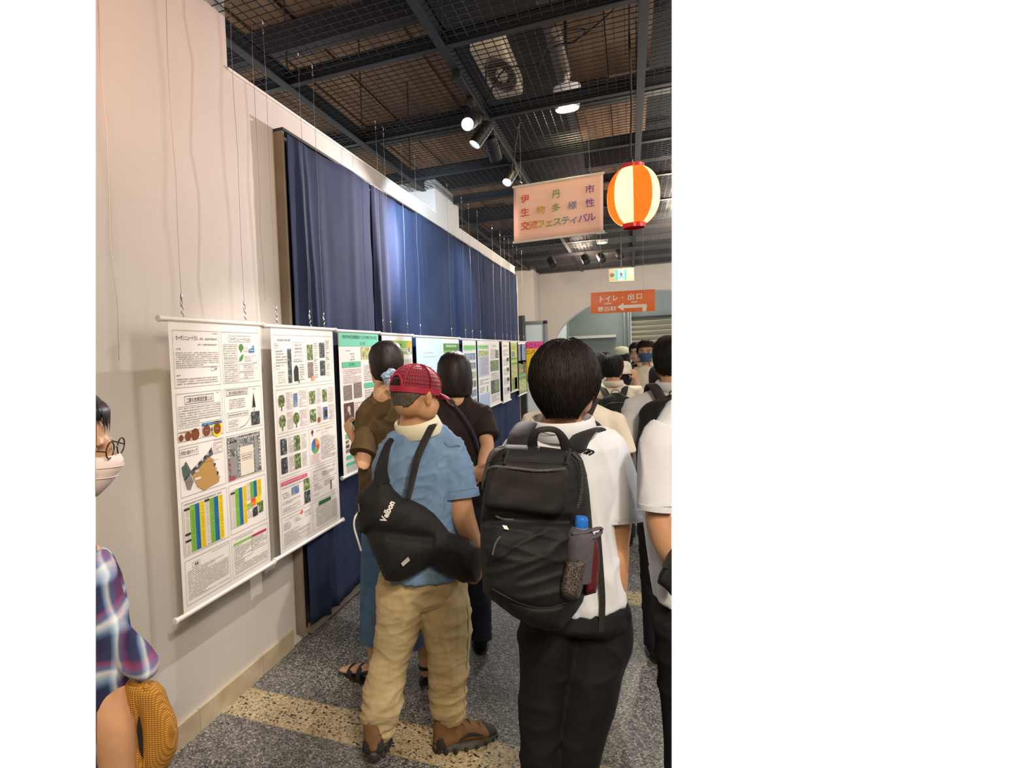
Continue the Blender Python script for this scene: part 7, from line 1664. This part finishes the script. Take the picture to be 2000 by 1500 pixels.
# pale cap person
r = bg('person in a pale grey-green cap standing behind the girl with the raised hand', 1216, 7.6, 677, YF_(-1, .1), mat('pale_blue_top', (.5, .6, .65), .8), M['dark_jeans'], hair='long', wide=1.0, vox=.011, face=True)
t, G, hcn, fr, Xd, Yd, k = r; F_, U_, R_ = fr; c = hcn+U_*.035*k; M['sage'] = noisy('sage_cap_cloth', (.42, .44, .30), (.52, .52, .40), 30, .8, .1)
mb = MB(); mb.rings([[c+R_*a_*k*math.cos(q)+F_*a_*1.2*k*math.sin(q)+U_*z*k for q in [2*math.pi*j/28 for j in range(28)]] for a_, z in ((.092, -.01), (.093, .03), (.084, .07), (.055, .098), (.001, .108))], 0, False); o = build(mb, 'cap', M['sage'], t, True, 180); o.modifiers.new('s', 'SOLIDIFY').thickness = .003
mb = MB(); mb.rings([[c+F_*(.10+.08*f)*k*math.cos(a)+R_*.085*k*math.sin(a)*(1-.15*f)-U_*(.005+.03*f)*k for a in np.linspace(-1.2, 1.2, 13)] for f in (0, .5, 1)], 0, False, False); o2 = build(mb, 'brim', M['sage'], o, True, 180); o2.modifiers.new('s', 'SOLIDIFY').thickness = .003
# masked boy facing the camera
r = bg('boy in a blue face mask and cream shirt facing the camera, hand raised', 1262, 5.9, 663, YF_(-.12, -1), M['cream_shirt'], M['black_trousers'], clip=True, wide=1.0, vox=.008, face=True, lips=False, belt=True, tuck=True, sk=SK['arm'],
       arms={'r': [(.185, 0, 1.385), (.24, .02, 1.13), (.20, .15, 1.36)], 'rh': (Vector((-.1, .1, 1)), Vector((-.6, .5, 0)), 1, .9)}, sleeves=.7)
t, G, hcn, fr, Xd, Yd, k = r; F_, U_, R_ = fr; B_ = Matrix((R_, F_, U_)).transposed()
mo = mask_part(t, hcn, fr, k, noisy('navy_blue_mask', (.03, .07, .15), (.045, .095, .19), 40, .8, .1))
for s_ in (-1, 1): mb = MB(); mb.tube([hcn+R_*s_*.058*k+F_*.055*k-U_*.03*k, hcn+R_*s_*.078*k+F_*.01*k+U_*.005*k], .0015, 5); build(mb, 'ear_loop', M['black'], mo, True)
bl = thing('hanging_bag', 'black shoulder bag hanging at the side of the boy in the blue mask', 'bag', G(.26, .02, .72))
b = MB(); b.tube([G(.28, .0, 1.02), G(.29, .0, .92), G(.28, 0, .76)], [(.08, .05), (.12, .07), (.10, .06)], 16, 0, Xd, True); solid(b, 'bag_body', M['nylon'], bl, .009, 2, folds(.008, 8, 8, 8, 1))
mb = MB(); mb.tube([G(.26, .0, 1.03), G(.15, .12, 1.30), G(.12, .10, 1.46), G(.14, -.05, 1.44), G(.24, -.08, 1.2), G(.3, -.02, 1.03)], [(.014, .002)]*6, 8, 0, Xd, smooth=4); build(mb, 'strap', M['strap'], bl, True)
# man with glasses
r = bg('man with glasses and dark clothes looking out behind the boy in the blue mask', 1246, 6.7, 667, YF_(-.5, -1), M['black_tee'], M['dark_jeans'], wide=1.0, vox=.011, face=True)
t, G, hcn, fr, Xd, Yd, k = r; F_, U_, R_ = fr; mb = MB()
for s_ in (-1, 1): c_ = hcn+R_*s_*.033*k+F_*.100*k+U_*.004*k; mb.tube([c_+R_*.024*k*math.cos(a)+U_*.017*k*math.sin(a) for a in np.linspace(0, 2*math.pi, 17)], .0017, 5); mb.tube([c_+R_*s_*.024*k, hcn+R_*s_*.08*k+U_*.005], .0015, 5)
mb.tube([hcn+R_*.01+F_*.104+U_*.006, hcn-R_*.01+F_*.104+U_*.006], .0015, 5); build(mb, 'glasses', M['black'], t, True)
r = bg('tall person with dark reddish hair behind the backpack student at right', 1311, 6.4, 655, YF_(-.1, 1), M['brown_shirt'], M['dark_jeans'], hairm=M['hair_brown'], wide=1.1, vox=.011, clip=True)
r = bg('person in a brown top half hidden between the masked boy and the backpack student', 1287, 5.0, 712, YF_(-.3, 1), M['brown_shirt'], M['brown_shirt'], sk=SK['arm'], wide=1.0, vox=.01, hair='long', clip=True)
mb = MB(); c = at(1283, 775, 4.75); mb.lathe(c, [(.016, -.03), (.018, -.02), (.018, .02), (.012, .028), (.012, .04)], 14); mb.box((-.03, -.012, -.045), (.02, .012, -.028), o=c)
tag(build(mb, 'bottle', mat('orange_plastic', (.85, .2, .02), .4), None, True), 'small bright orange bottle carried by the person in the brown top', 'bottle')
